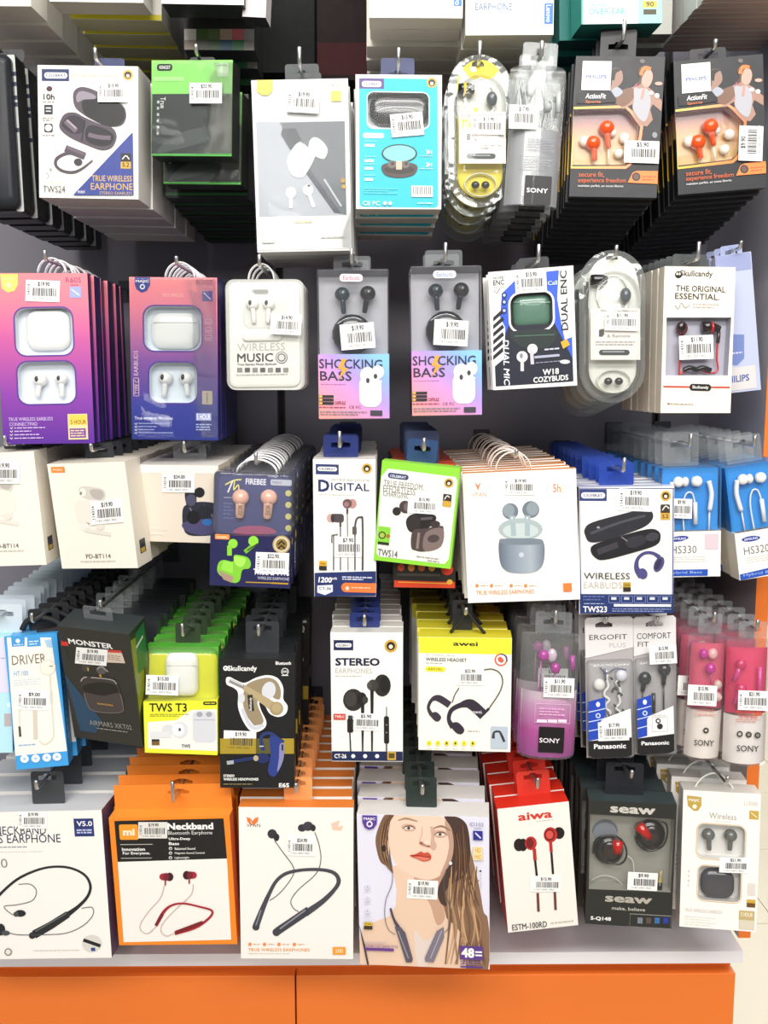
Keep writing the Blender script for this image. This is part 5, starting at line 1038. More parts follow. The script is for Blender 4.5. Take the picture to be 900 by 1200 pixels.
P = Pack('earphone_box', 'blue and white box with one pale wired earbud, beside the leaning box', 'box', 'blue and white wired earbud box', [(7, 744), (64, 744), (83, 895), (17, 904)], 0.026, YF, 8, 3)
P.body('3f9ee0', side='2e8ad4', top='4aa6e6'); P.PG([(8, 747), (60, 747), (79, 880), (16, 886)], 'f0ece4')
P.PG([(13, 747), (29, 747), (29, 757), (14, 758)], '4597d6'); P.PG([(32, 747), (47, 747), (48, 757), (32, 758)], '4597d6'); P.E(21, 751, 2.6, 2.6, 'e3f0fa'); P.MI(16, 754.5, 27, 756.5, 1, 'e3f0fa'); P.MI(34, 750, 46, 756, 2, 'c9e2f6')
P.PG([(52, 750), (60, 749), (62, 759), (55, 758)], 'a9cbe6'); P.T('DRIVER', 14, 767, 54, 778, '7d6c5c', 0.0); P.T('HT100', 16, 786, 33, 792, '8ab4dc', 0.02); P.MI(16, 795, 48, 803, 3, 'c3cfe0', 0.3)
P.E(56, 782, 9.5, 9.5, 'ddd6c9'); P.E(56, 782, 8.4, 8.4, 'efe9de'); P.R_(58, 780, 62, 781, '5a5044'); P.L([(59, 791), (60, 812), (63, 856), (61, 866), (53, 872), (46, 868)], 1.8, 'dcd4c6', True); P.L([(60, 810), (61, 824)], 3, 'd9d0c2'); P.L([(41, 832), (42, 866)], 5, 'd3cabb'); P.L([(23, 820), (23, 862)], 2.4, 'e0d9cc'); P.L([(23, 851), (24, 863)], 2.6, '4a4238'); P.MI(22, 871, 42, 874, 1, '8ab4dc')
for x, y in ((29, 889), (42, 888.5), (55, 887.5), (67, 886.5)): P.E(x, y, 5, 4.6, 'f2f5f8'); P.E(x, y, 1.8, 1.6, '9cc6e6')
mb = MB(); xx = P.w / 2 + 0.0002
for i in range(9): z0 = 0.03 + i * 0.009; mb.add([(xx, 0.010, z0), (xx, 0.013, z0), (xx, 0.013, z0 + 0.006), (xx, 0.010, z0 + 0.006)], [(0, 1, 2, 3)], m('a9d3f2'))
mb.build('side_lettering', P.root)
P.done(); P.ST(39, 821, 38, 22, '$9.00', 2, y=-0.001)
P.TB('elastic_band', [(26, 738), (32, 728), (44, 724), (60, 726), (72, 734), (60, 739), (44, 740)], [0.0035] * 31, 0.014, m('15161a', 0.7)); P.hang(38, 718, 731, tab='1b1c20', tabw=34); P.stack(9, 0.031, 'blue and white wired earbud boxes', dx=0.0009)

P = Pack('earbud_box', 'dark box with white and red lettering, leaning out with its top showing', 'box', 'dark leaning earbud box', [(59, 741), (146, 751), (172, 867), (94, 856)], 0.04, YF - 0.02, 14, 9)
P.body('33322f', side='26301f', top='2a3234'); P.label = P.label
P.PG([(76, 790), (94, 856), (112, 859), (120, 845)], '2b4a66'); P.PG([(72, 750), (76, 751), (82, 775)], '2e2e2c')
P.PG([(72, 750.5), (76, 752.5), (76, 751), (80, 753), (80, 757), (72, 756)], 'd83a34'); P.T('MONSTER', 80, 751, 132, 757.5, 'f4f3f1', 0.03); P.PG([(119, 761), (142, 762), (143, 765), (119, 764)], 'c9453a'); P.PG([(119, 764), (143, 765), (147, 777), (124, 776)], 'd5c3b3'); P.MI(126, 767, 142, 774, 3, '9a8878')
P.E(101, 782, 5, 5, '46413f'); P.E(119, 785, 6, 5, '5b5654', 15); P.L([(114, 784), (119, 781), (127, 787)], 1.4, '9a9490', True); P.L([(103, 782), (104, 786)], 1.4, 'c9a24a'); P.L([(117, 790), (119, 793)], 1.8, 'c9a24a')
P.PG([(95, 797), (98, 793), (108, 792), (124, 794), (135, 797), (139, 804), (140, 812), (120, 815), (99, 812)], '3f3a39', True); P.L([(95, 798), (98, 794), (102, 793)], 1.2, 'b5afab', True); P.L([(107, 793.5), (124, 795), (133, 797), (137, 801)], 1.2, 'a39d99', True)
P.PG([(98, 803), (118, 799), (137, 804), (136, 815), (118, 814), (100, 811)], '262322', True); P.PG([(99, 811), (120, 815), (141, 812), (145, 828), (142, 834), (124, 835), (108, 832), (102, 824)], '4a4242', True); P.L([(99, 812), (103, 825), (109, 832), (126, 835), (142, 834), (145, 829), (141, 812)], 0.8, '77706e', True)
P.T('AIRMARS', 114, 824, 133, 826, 'd0a03c', 0.02); P.T('AIRMARS XKT02', 105, 846, 155, 852, '9a9a92', 0.0); P.MI(114, 854, 150, 856, 1, 'a9a9a2')
P.DR('shrink_wrap', 62, 745, 170, 863, 2, -0.0006, -0.0012, clear('ffffff', 0.0, 0.08, 0.0, 0.12, 25), 0.02) if False else None
P.done(); P.ST(107, 769.5, 37, 19, '$19.90', 5, y=-0.001)
mb = MB(); xx = P.w / 2 + 0.0002; mb.add([(xx, 0.002, P.h * .3), (xx, 0.02, P.h * .45), (xx, 0.03, P.h * .9), (xx, 0.002, P.h * .94)], [(0, 1, 2, 3)], m('7d8a1e')); mb.add([(xx + .0001, 0.01, P.h * .62), (xx + .0001, 0.034, P.h * .6), (xx + .0001, 0.036, P.h * .97), (xx + .0001, 0.014, P.h * .95)], [(0, 1, 2, 3)], m('1f6e3c')); mb.add([(xx + .0002, 0.012, P.h * .83), (xx + .0002, 0.03, P.h * .86), (xx + .0002, 0.03, P.h * .88), (xx + .0002, 0.012, P.h * .85)], [(0, 1, 2, 3)], m('d9d9c9')); mb.build('side_print', P.root)
P.hang(118, 703, 717, tab=TABC, tabw=36, tabpos=0.55)
P = Pack('earbud_box', 'black shrink-wrapped box standing straight behind the dark leaning box', 'box', 'black box behind the leaning one', [(92, 728), (188, 727), (184, 850), (96, 850)], 0.034, YF + 0.055, 5, 2)
P.body('24262a', side='2f5a36', top='31363a'); P.done(); P.hang(118, 694, 712, tab=TABC, tabw=34, rod=False); P.stack(6, 0.037, 'black boxes behind the leaning one', jx=0.002)

P = Pack('earbud_blister', 'yellow blister pack with white charging case and green top edges behind', 'package', 'yellow charging case pack', [(170, 760), (256, 757), (257, 880), (173, 877)], 0.022, YF, 4, 2)
P.body('5aae36', side='4a9a30', top='56b43a', back='e6e6e0', y0=0.002, name='carton')
P.y = 0.0019; P.RR(172, 766, 255, 822, 5, 'd8d81e'); P.done()
P.DR('charging_case', 195, 764, 233, 814, 9, 0.001, -0.010, 'f6f5f3', 0.45); P.TB('lid_seam', [(196, 780), (233, 780)], 0.0003, -0.0102, 'cfcfcf', False)
mb = MB(); dome(mb, rrect(-P.w / 2, P.h * 0.45, P.w / 2, P.h, 0.009), 0.0015, -0.013, clear('f4f7d0', 0.03, 0.07, 0.06, 0.1, 40), 0.2, 4, False); mb.build('clear_shell', P.root)
mb = MB(); q = P.loc([(171, 818), (257, 816), (257, 880), (173, 877)], 0); plate(mb, q[::-1], [], -0.0134, 0.002, m('e9ea3a', 0.3, 0, .3)); mb.build('printed_sleeve', P.root)
P.y = -0.0134; P.k = 0; P.PG([(173, 846), (206, 844), (224, 832), (257, 831), (257, 880), (173, 877)], 'e9e9e4'); P.R_(171.5, 819, 256, 845, 'f0ee2e') if False else None
P.T('TWS T3', 175, 824, 219, 834, '1c1c16', 0.02); P.RR(238, 822, 254, 826, 2, '1c1c16'); P.MI(240, 823, 252, 825, 1, 'e9ea3a'); P.MI(176, 836, 221, 840, 2, '6a6a2a', 0.35)
P.RR(226, 833, 253, 870, 6, 'd3d4db'); P.R_(227, 843, 252, 844, 'b0b2bb'); P.E(234, 837, 3.6, 3, '9fa1ab'); P.E(245, 837, 3.6, 3, '9fa1ab'); P.E(197, 855, 7, 6, 'd5d6da'); P.R_(176, 857, 200, 864, 'dddde0'); P.E(211, 855, 9.5, 9.5, 'd8d9de'); P.E(209, 855, 7, 7.5, 'eeeef0'); P.R_(209.5, 853, 212, 856.5, '3a3a40'); P.R_(178, 866, 187, 873, '2a2a30'); P.R_(178, 868.5, 187, 873, '7a5a2a'); P.T('TWS', 213, 872, 223, 876, '3a3a3e', 0.02)
P.done(); P.ST(190, 803, 38, 23, '$15.00', 2, y=-0.0138); P.th = 0.022; P.hang(214, 730, 747, tab='2b3a24', tabw=30); P.stack(8, 0.037, 'yellow charging case packs', dx=0.0, jx=0.002)

P = Pack('headset_box', 'black box with tan ear-hook headset photo outlined in white and gold band', 'box', 'black tan headset box', [(257, 772), (345, 772), (345, 923), (258, 923)], 0.03, YF - 0.006)
P.body('161719', side='1b1c1e', top='2a2d30'); P.T('Skullcandy', 267, 780, 301, 788, 'f0f0ee', 0.03); P.E(264.5, 783, 3, 3, 'f0f0ee'); P.E(264, 782.6, .9, 1, BLACK); P.T('Bluetooth', 323, 775, 341, 779, 'f0f0ee', 0.03)
P.E(334, 787, 4.4, 4.4, 'e6e6e4'); P.E(334, 787, 3.6, 3.6, '161719'); P.T('OWS', 331, 785.5, 337, 788.5, WHITE, 0.02); P.R_(330, 791, 338, 791.8, WHITE)
oc = [(265, 795), (269, 793), (277, 797), (287, 800), (300, 794), (314, 791), (326, 795), (332, 806), (332, 819), (337, 827), (335, 836), (326, 840), (316, 836), (311, 828), (304, 823), (306, 832), (312, 845), (310, 853), (300, 858), (292, 855), (284, 843), (279, 828), (279, 812), (274, 806), (266, 802)]
P.PG(oc, 'f3f2f0', True); import copy as _c
cx = sum(p[0] for p in oc) / len(oc); cy = sum(p[1] for p in oc) / len(oc)
P.PG([(289, 802), (302, 796), (315, 794), (324, 798), (329, 808), (328, 819), (321, 818), (316, 812), (304, 817), (302, 826), (309, 845), (300, 850), (296, 848), (288, 836), (284, 820), (286, 810)], '9a8a6e', True)
P.E(315, 809, 8, 10.5, 'd5d7de', 15); P.E(283, 818, 4, 6, 'd5d7de'); P.L([(284, 830), (292, 848), (300, 853), (309, 849)], 4, 'ccd0da', True)
P.L([(269, 797), (286, 805)], [5, 5], '8f8d8c'); P.L([(270, 796), (285, 803)], 1.5, 'd0d0d2'); P.L([(286, 805), (322, 829)], [6, 11], 'b5a27c'); P.E(324, 830, 8, 8, 'a8946e'); P.E(324, 829, 5.5, 5.5, 'b5a27c'); P.L([(293, 814), (295, 833)], 6, '2c2824'); P.T('Skullcandy', 292, 817, 296, 833, 'd9d9d2', 0.03, 90)
P.R_(257.6, 865, 344.6, 883, 'a8902e'); P.PG([(300, 865), (330, 865), (330, 883), (300, 883)], '5a5628')
P.L([(309, 879), (306, 866), (309, 860), (317, 859), (326, 866), (331, 871)], [5, 4, 4, 4, 6, 8], '27356e', True); P.PG([(316, 864), (323, 863), (332, 870), (333, 885), (327, 903), (320, 910), (314, 903), (317, 885)], '2a3c86', True); P.PG([(328, 872), (333, 872), (332, 890), (325, 904), (327, 888)], '8a86b4', True); P.R_(330, 872, 332, 879, '14142a')
P.E(308, 888, 8, 6, '1f2c5e'); P.L([(303, 887), (271, 892)], 4.4, '1f2c5e'); P.L([(274, 892.5), (266, 893.5)], 4.4, 'a9abb4'); P.E(300, 888, 3, 3.4, 'b9a98a'); P.L([(304, 874), (309, 874)], 1, 'd9dcea')
P.T('STEREO', 262, 907, 275, 910, 'f0f0ee', 0.04); P.T('WIRELESS HEADPHONES', 262, 911, 303, 914, 'f0f0ee', 0.04); P.MI(262, 917, 296, 919.5, 1, '8a7a52'); P.T('E6S', 327, 917, 339, 922, 'f0f0ee', 0.04)
P.done(); P.ST(281, 868, 38, 23, '$19.90', 2, vert=False, y=-0.001); P.hang(303, 731, 747, tab='2e3236', tabw=40, taby=736); P.stack(9, 0.033, 'black tan headset boxes', jx=0.003)

P = Pack('earphone_box', 'white box reading STEREO EARPHONES with two black buds and navy foot band', 'box', 'white stereo earphone box', [(387, 741), (472, 741), (472, 893), (389, 892)], 0.024, YF - 0.006)
P.body('f2f0ec', side='dedbd6', top='e0ddd8', back='d0ccc6'); P.R_(391, 750, 414, 762, '1c2650'); P.RR(393, 753.5, 412, 758.5, 2.4, WHITE); P.T('CELEBRAT', 395, 754.7, 410, 757.5, '1c2650', 0.02); crest(P, 458, 757, 7.5)
P.T('STEREO', 393, 771, 445, 780, '141c3e', 0.04); P.T('EARPHONES', 393, 783, 436, 789, 'b9b5ae'); P.MI(393, 791, 424, 793, 1, 'b5b0a8')
P.E(414, 820, 12, 13, '2a2826'); P.E(411, 819, 7, 9, '3d3a38'); P.E(424, 819, 6, 8, '1c1b1a'); P.E(428, 820, 3.4, 4.4, '3a3836'); P.E(448, 803, 10, 13, '2a2826'); P.E(451, 802, 6, 10, '1c1b1a'); P.E(437, 803, 6, 7, '3a3836'); P.E(433, 803, 3, 4.5, '4a4846')
P.L([(425, 826), (425, 880)], [4, 1.6, 1.6, 1.6], '1c1b1a'); P.L([(436, 809), (436, 880)], [4, 1.8, 1.8, 1.8], '1c1b1a'); P.L([(410, 858), (411, 880)], 1.6, '2a2826'); P.RR(407, 842, 414, 858, 1.5, '1c1b1a'); P.R_(408, 838, 413, 842, '3a3a3a'); P.RR(450, 839, 456, 871, 2, '1c1b1a'); P.L([(453, 828), (453, 840)], 0.9, '1c1b1a'); P.L([(453, 871), (453, 880)], 1.4, '1c1b1a'); P.E(453, 849, .9, .9, '8a8a8a'); P.E(453, 858, .9, .9, '8a8a8a')
P.R_(391, 836, 405, 843, 'd0463c'); P.T('TYPE-C', 392.5, 838, 403.5, 841, WHITE, 0.02); P.R_(389, 880, 472, 891, '1c2650'); P.T('CT-26', 392, 883, 406, 888, WHITE, 0.03)
for x in (414, 428, 442): P.E(x, 885.5, 2.4, 2.4, 'f0f0f0')
P.R_(454, 880.5, 464, 890, 'd0a83c'); P.R_(455.5, 882, 462.5, 888, '5a4a20'); P.done()
P.ST(428, 846, 36, 20, '$5.90', 2, y=-0.001); P.hang(427, 720, 735, tab=m('22306e', 0.3), tabw=36, taby=727); P.stack(12, 0.0275, 'white stereo earphone boxes', jx=0.001, dz=0.0003)

P = Pack('headset_box', 'yellow topped white box with a black neckband headset drawing', 'box', 'yellow topped white headset box', [(490, 746), (600, 748), (598, 882), (491, 878)], 0.036, YF, 3, 3)
P.body('f3f1ea', side='e8e6de', top='e6de3a'); P.PG([(490, 746), (600, 748), (600, 767), (490, 765)], 'efe83c')
P.T('awei', 531, 752, 560, 757, '2e2a16', 0.03); P.T('Air Conduction Sports', 499, 766.5, 533, 769, 'a9a59a'); P.T('WIRELESS HEADSET', 499, 771, 547, 775, '3a3834', 0.015); P.MI(499, 776, 518, 778, 1, 'a9a59a')
P.RR(498, 781, 522, 787, 3, 'f0e640'); P.T('A897BL', 501, 782.5, 519, 785.5, '6a6420', 0.0)
r = random.Random(5)
P.E(587, 773, 7.5, 7.5, 'd8604a'); P.E(587, 773, 5.8, 5.8, WHITE); P.PG([(583, 771), (587, 769), (591, 774), (588, 777), (584, 775)], 'd8604a'); P.L([(587, 766), (593, 769), (594, 775)], 1.6, '3a4a8a', True)
P.L([(566, 785), (577, 784), (586, 789), (589, 799), (585, 812), (573, 830)], 1.6, '6a6258', True); P.L([(538, 806), (533, 814), (530, 823)], 1.4, '6a6258', True)
P.L([(506, 838), (502, 829), (506, 820), (514, 818), (527, 826)], [5, 3.5, 4, 8, 8], '3a3240', True); P.PG([(504, 837), (511, 834), (517, 840), (514, 845), (509, 844)], '3a3240', True)
P.L([(531, 852), (526, 843), (529, 832), (540, 826), (552, 825), (567, 838)], [7, 4.5, 5, 6, 12, 12], '332b3a', True); P.PG([(528, 849), (536, 846), (544, 854), (541, 860), (534, 858)], '332b3a', True); P.L([(566, 837), (573, 830)], 3, '332b3a'); P.T('awei', 554, 832, 565, 836, 'd0ccd4', 0.02, shear=-0.3)
P.MI(548, 855, 562, 858, 1, 'b9b5ac'); P.RR(575, 851, 595, 877, 1, 'b9c6d3'); P.L([(578, 865), (579, 858), (585, 857), (588, 862), (591, 869)], [4, 2.4, 2.4, 3, 3], '3a3640', True)
for i in range(6): P.E(503 + i * 10.2, 870.5, 3.1, 3.1, 'f0e640'); P.R_(501.8 + i * 10.2, 869, 504.2 + i * 10.2, 872, '6a6420' if i in (2, 3, 5) else 'cfc63a'); P.MI(500 + i * 10.2, 876, 506 + i * 10.2, 877.5, 1, 'd5cfa8')
P.done(); P.ST(550, 793, 34, 20, '$22.90', 1, vert=False, y=-0.001); P.TB('strap', [(528, 741), (540, 727), (546, 716), (556, 728), (568, 742)], [0.002] * 21, 0.016, m('1c1d20', 0.6)); P.hang(546, 712, 722, tab='202226', tabw=24); P.stack(7, 0.042, 'yellow topped white headset boxes', jx=0.002)

def bp(P, d):
    P.BL('earbud', 637, 768, 6.5, 6.5, -0.010, 0.005, 'c02fa6'); P.BL('ear_tip', 647, 768, 6, 8, -0.006, 0.005, 'd8c3d4'); P.BL('earbud', 651, 783, 6, 6.5, -0.012, 0.005, 'b4289c'); P.TB('cable', [(634, 775), (633, 800), (632, 830)], 0.001, -0.010, 'b850a8', False); P.TB('cable', [(650, 790), (650, 800), (648, 830)], 0.001, -0.012, 'b850a8', False); P.TB('remote', [(671, 768), (671, 785)], 0.0032, -0.008, 'c84fb4', False)
def artp(P, d):
    P.y = -d * 0.995; P.RR(631, 852, 661, 882, 1, '140f14'); P.T('SONY', 632, 865, 656, 870.5, 'ece6ec', 0.02); P.MI(632, 820, 664, 826, 3, 'e8a8d8', 0.3); P.OL(627, 825, 668, 847, 0, 0.6, 'f0c0e4'); P.R_(629, 843, 641, 846.5, 'f4dcee'); P.R_(642, 843, 653, 846.5, 'f4dcee'); P.R_(654, 843, 664, 846.5, 'f4dcee'); P.MI(632, 829, 662, 839, 3, 'e8a8d8', 0.5)
tubepack([(611, 741), (681, 742), (672, 885), (606, 880)], 'purple tinted half-round earphone tube pack with magenta buds', 'purple earphone tube pack', 0.02, YF, (651, 715, 733),
         grad([(0, '9a2f8f'), (0.45, 'c23aa4'), (0.9, 'd9a3cc'), (1, 'dcc3d4')], 'z', 0.0, 0.072, 0.3, 0.5), 0.55, None, '$11.90', (655, 806, 36, 23, 2), 7, 0.036, bp, artp, dz=0.0004, dx=0.0008)

def fitpack(q, label, nick, title, second, st, kind, hookpx):
    P = Pack('earphone_blister', label, 'package', nick, q, 0.006, YF + 0.014, 3, 1.5)
    def H(u, v): return tuple((np.array(q[0]) * (1 - u) + np.array(q[1]) * u) * (1 - v) + (np.array(q[3]) * (1 - u) + np.array(q[2]) * u) * v)
    def B(u0, v0, u1, v1): return (*H(u0, v0), *H(u1, v1))
    tip = at(hookpx[0], hookpx[2], P.Y - 0.011); p = P.Mi @ tip; hz = min(p.z, P.h - 0.009); kx = 0.010
    hole = [[(p.x - kx, hz - 0.003), (p.x + kx, hz - 0.003), (p.x + kx, hz + 0.001), (p.x + 0.004, hz + 0.0035), (p.x - 0.004, hz + 0.0035), (p.x - kx, hz + 0.001)]]
    zt = P.loc([H(.5, .27)])[0][1]; o = P.loc([H(.02, .29), H(.98, .22)]); hw = P.w / 2
    mb = MB(); plate(mb, [(-hw, o[0][1]), (hw, o[1][1]), (hw, P.h - .003), (hw - .003, P.h), (-hw + .003, P.h), (-hw, P.h - .003)], hole, 0.0, 0.0006, m('e6e3e3')); mb.build('header_card', P.root)
    mb = MB(); z1 = P.loc([H(.5, .85)])[0][1]; plate(mb, [(-hw, 0), (hw, 0), (hw, o[1][1] + .002), (-hw, o[0][1] + .002)], [], 0.001, 0.0016, m('b3afb0')); mb.build('backing_card', P.root)
    z0 = P.loc([H(.5, .90)])[0][1]
    mb = MB(); dome(mb, rrect(-hw + .001, 0.001, hw - .001, o[0][1] - 0.002, 0.004), 0.0009, -0.012, clear('f0f0f4', 0.03, 0.07, 0.04, 0.12, 40), 0.2, 4, False); mb.build('clear_shell', P.root)
    P.y = 0.0; P.T(title, *B(.08, .12, .88, .165), '3a3a42', 0.0); P.T(second, *B(.10 if kind else .5, .185, .36 if kind else .85, .22), '3a3a42' if kind else 'b9b9bf', 0.0)
    P.y = 0.001; P.k = 0
    P.done()
    if kind:
        for (a, b, c) in ((H(.26, .45), H(.2, .54), H(.2, .7)), (H(.72, .39), H(.7, .5), H(.7, .72))):
            P.BL('earbud', a[0], a[1], 7.5, 8, -0.004, 0.006, '2b2d30'); P.TB('bud_stem', [a, b], [0.0035, 0.0026], -0.002, '202225', False); P.TB('cable', [b, c], 0.0009, -0.002, '202225', False)
        P.TB('remote', [H(.46, .56), H(.46, .70)], 0.0024, -0.003, '1b1c1f', False)
    else:
        r = random.Random(3)
        P.BL('earbud', *H(.28, .48), 7, 7, -0.004, 0.005, 'efece8'); P.BL('earbud', *H(.75, .42), 7, 7, -0.004, 0.005, 'dfe0ea')
        for cxu in (.45, .68): P.TB('cable', [H(cxu + r.uniform(-.06, .06), .38 + .03 * i) for i in range(12)], 0.0016, -0.003, 'f1efec')
        P.TB('cable', [H(.3, .36), H(.45, .40), H(.62, .37), H(.85, .38)], 0.0009, -0.005, '4a4e6e'); P.TB('cable', [H(.4, .37), H(.42, .45)], 0.0012, -0.004, '5a5e7a', False)
        for i in range(16): u, v = r.uniform(.4, .78), r.uniform(.42, .7); P.TB('cable_pattern', [H(u, v), H(u + r.uniform(-.06, .06), v + .018)], 0.0012, -0.0048, '26272c', False, 5)
    # printed lower sleeve on the shell front
    P.y = -0.0122; P.k = 0
    P.PG([H(.05, .88), H(.94, .86), H(.94, .985), H(.85, .998), H(.14, 1.0), H(.05, .985)], '1c1d20'); P.T('Panasonic', *B(.16, .90, .82, .94), 'f1f1f3', 0.035)
    P.PG([H(.30, .73), H(.93, .655), H(.94, .86), H(.05, .88), H(.05, .84), H(.30, .83)], 'efedee')
    P.PG([H(.02, .60), H(.40, .57), H(.41, .70), H(.30, .745), H(.30, .865), H(.03, .88)], '2449b8')
    for v in (.665, .735, .80): P.L([H(.03, v + .01), H(.2, v), H(.4, v - .015)], 1, 'd3dcf6', True)
    P.E(*H(.25, .62), 2.4, 3, 'e8eefc'); P.E(*H(.25, .70), 3, 3, 'c9d6f6'); P.E(*H(.25, .70), 1.6, 1.6, '2449b8')
    if kind: P.OL(*B(.42, .73, .78, .84), 0, .5, '9a9aa0'); P.T('Microphone', *B(.44, .715, .74, .727), '5a5a60'); P.E(*H(.56, .76), 3, 3, '2b2b2e'); P.E(*H(.60, .80), 3.4, 3.4, '2b2b2e'); P.E(*H(.56, .76), 1.5, 1.5, WHITE)
    P.done(); P.ST(*st, vert=not kind, y=-0.0135)
    P.th = 0.0016; P.hang(hookpx[0], hookpx[1], hookpx[2], integral=True); P.stack(8, 0.034, nick + 's', jx=0.0006); return P
fitpack([(686, 724), (741, 722), (744, 887), (687, 888)], 'slim blister pack with white header and speckled white cable', 'slim speckled cable pack', 'ERGOFIT', 'PLUS', (719, 857, 36, 22, '$17.90', -2), 0, (710, 722, 732))
fitpack([(742, 722), (792, 722), (793, 882), (744, 885)], 'slim blister pack with white header and two black buds', 'slim black bud pack', 'COMFORT', 'FIT', (777, 767, 32, 22, '$15.90', -3), 1, (770, 722, 732))

def pinkpack(q, label, nick, kind, st, hookpx, n, fillc):
    x0, y0 = q[0]
    def H(u, v): return tuple((np.array(q[0]) * (1 - u) + np.array(q[1]) * u) * (1 - v) + (np.array(q[3]) * (1 - u) + np.array(q[2]) * u) * v)
    def B(u0, v0, u1, v1): return (*H(u0, v0), *H(u1, v1))
    def b(P, d):
        if kind == 0:
            P.BL('earbud', *H(.42, .17), 5.5, 6, -0.013, 0.005, 'cc2fa2'); P.BL('ear_tip', *H(.66, .17), 6, 6.5, -0.011, 0.005, 'efb9b8'); P.BL('earbud', *H(.63, .29), 6, 6.5, -0.014, 0.005, 'c62a9a'); P.TB('cable', [H(.64, .33), H(.66, .42)], 0.001, -0.013, 'c04a8a', False); P.BL('ear_tip', *H(.85, .42), 5, 5.5, -0.010, 0.005, 'ecd6cc'); P.BL('ear_tip', *H(.87, .52), 5, 5.5, -0.010, 0.005, 'ecd6cc')
        else:
            for c, e in ((H(.40, .22), H(.25, .36)), (H(.42, .42), H(.28, .54))):
                P.BL('earbud', c[0], c[1], 6.5, 6.5, -0.013, 0.005, 'd8326e'); P.TB('bud_stem', [c, e], [0.003, 0.0026], -0.013, 'e34f9c', False)
            P.TB('remote', [H(.82, .24), H(.82, .50)], 0.0024, -0.012, 'ee54a8', False)
        P.wrap('pink_liner', -0.9, 0.9, 0.40, 0.93, d * 0.3, fillc)
    def ar(P, d):
        P.y = -d * 0.99
        if kind == 0: P.T('IN-EAR HEADPHONES', *B(.3, .63, .8, .645), 'd98a80'); P.MI(*B(.28, .66, .85, .68), 1, 'd9a39a'); P.E(*H(.62, .80), 3.4, 3.4, '3a3633'); P.E(*H(.62, .80), 1.6, 1.2, 'cfc9bf'); P.T('SONY', *B(.32, .885, .86, .92), '3a3836', 0.01)
        else: P.T('MDR-EX HEADPHONES', *B(.32, .60, .88, .622), 'd8604f', 0.02); P.T('EXTRA BASS', *B(.4, .635, .8, .655), 'd8604f', 0.02); P.MI(*B(.32, .665, .86, .69), 2, 'cf8f86'); [(P.E(*H(u, .79), 3.6, 3.6, '3a3838'), P.E(*H(u, .79), 2, 2, 'b9b5b0' if u < .6 else '8a8684')) for u in (.42, .62, .82)]; P.T('SONY', *B(.36, .885, .86, .92), '3a3836', 0.01)
    return tubepack(q, label, nick, 0.020, YF - (0.0 if kind == 0 else 0.006), hookpx, 'f0ebe2' if kind == 0 else 'f2eeea', 0.40, None, '$15.90' if kind == 0 else '$21.90', st, n, 0.034, b, ar, dz=0.0003, dx=-0.0008, shell=clear('f8c9d8', 0.03, 0.07, 0.06, 0.12, 40))
pinkpack([(808, 742), (852, 742), (842, 886), (798, 882)], 'pink half-round earphone tube pack with magenta buds, left of the matching red-pink one', 'left pink earphone tube pack', 0, (823, 815, 34, 24, 3), (837, 717, 732), 7, 'd8607a')
pinkpack([(848, 748), (902, 746), (896, 893), (844, 888)], 'pink half-round earphone tube pack with red buds at the right edge of the rack', 'right pink earphone tube pack', 1, (883, 821, 36, 23, 2), (887, 726, 741), 7, 'e0466e')
# ================================================================== row 5
P = Pack('neckband_box', 'large white box with black neckband picture and blue V5.0 mark, lower left corner', 'box', 'large white black neckband box', [(-60, 951), (117, 951), (133, 1121), (-48, 1126)], 0.052, YF, 6, 3)
P.body('f1eee9', side='5a4a6a', top='dedfe2'); P.T('NECKBAND', -6, 968, 54, 978, '262c4e', 0.0); P.T('WIRELESS EARPHONE', -50, 978, 71, 988, '262c4e', 0.0); P.MI(0, 991, 32, 994, 1, '9a9aa0'); P.MI(0, 997, 50, 999, 1, 'd0ccc6'); P.T('20', -8, 1006, 9, 1017, '8a8a8c')
P.R_(87, 959, 110, 980, '27356e'); P.T('V5.0', 90, 962, 108, 968, 'eef0f8', 0.025); P.MI(90, 971, 108, 977, 2, 'b9c0e0', 0.6)
P.L([(-12, 1062), (4, 1044), (24, 1028), (52, 1017), (78, 1016), (98, 1024), (106, 1037), (103, 1050), (92, 1062), (80, 1071)], [4, 3, 3, 2.6, 2.6, 2.8, 3.2, 3.4, 4, 6], '23272a', True)
P.L([(80, 1071), (60, 1084), (40, 1095)], [8, 9, 10], '262a2c'); P.E(38, 1096, 4, 4, '262a2c'); P.L([(78, 1070), (42, 1091)], 1.2, '6a6e70')
P.L([(22, 1036), (36, 1036), (43, 1044), (38, 1055), (20, 1060), (5, 1062), (14, 1071), (20, 1071)], 0.9, '4a4e50', True); P.E(24, 1070, 6.5, 4, '23272a'); P.E(19, 1071, 3, 3, '4a4e50')
P.L([(96, 1064), (108, 1063), (109, 1072), (98, 1084), (78, 1093), (50, 1095), (22, 1095), (8, 1092)], 0.9, '4a4e50', True); P.E(1, 1089, 5.5, 7, '23272a'); P.E(7, 1093, 5, 3, '4a4e50')
P.E(108, 1105, 11.5, 10, 'd6d2cc'); P.L([(98, 1101), (118, 1108)], 4, '1c1e20'); P.R_(107, 1110, 112, 1114, '2a4a8a'); P.E(10, 1115, 4.4, 4.4, '8a8078'); P.E(10, 1115, 3, 3, 'e6e0d8'); P.MI(40, 1112, 94, 1114, 1, 'c9c4bc')
P.done(); P.ST(38, 961, 34, 20, '$19.90', 0, y=-0.001); P.hang(43, 914, 927, tab='3a3d40', tabw=38, taby=920, tabpos=0.42); P.stack(5, 0.058, 'large white black neckband boxes', jx=0.003)

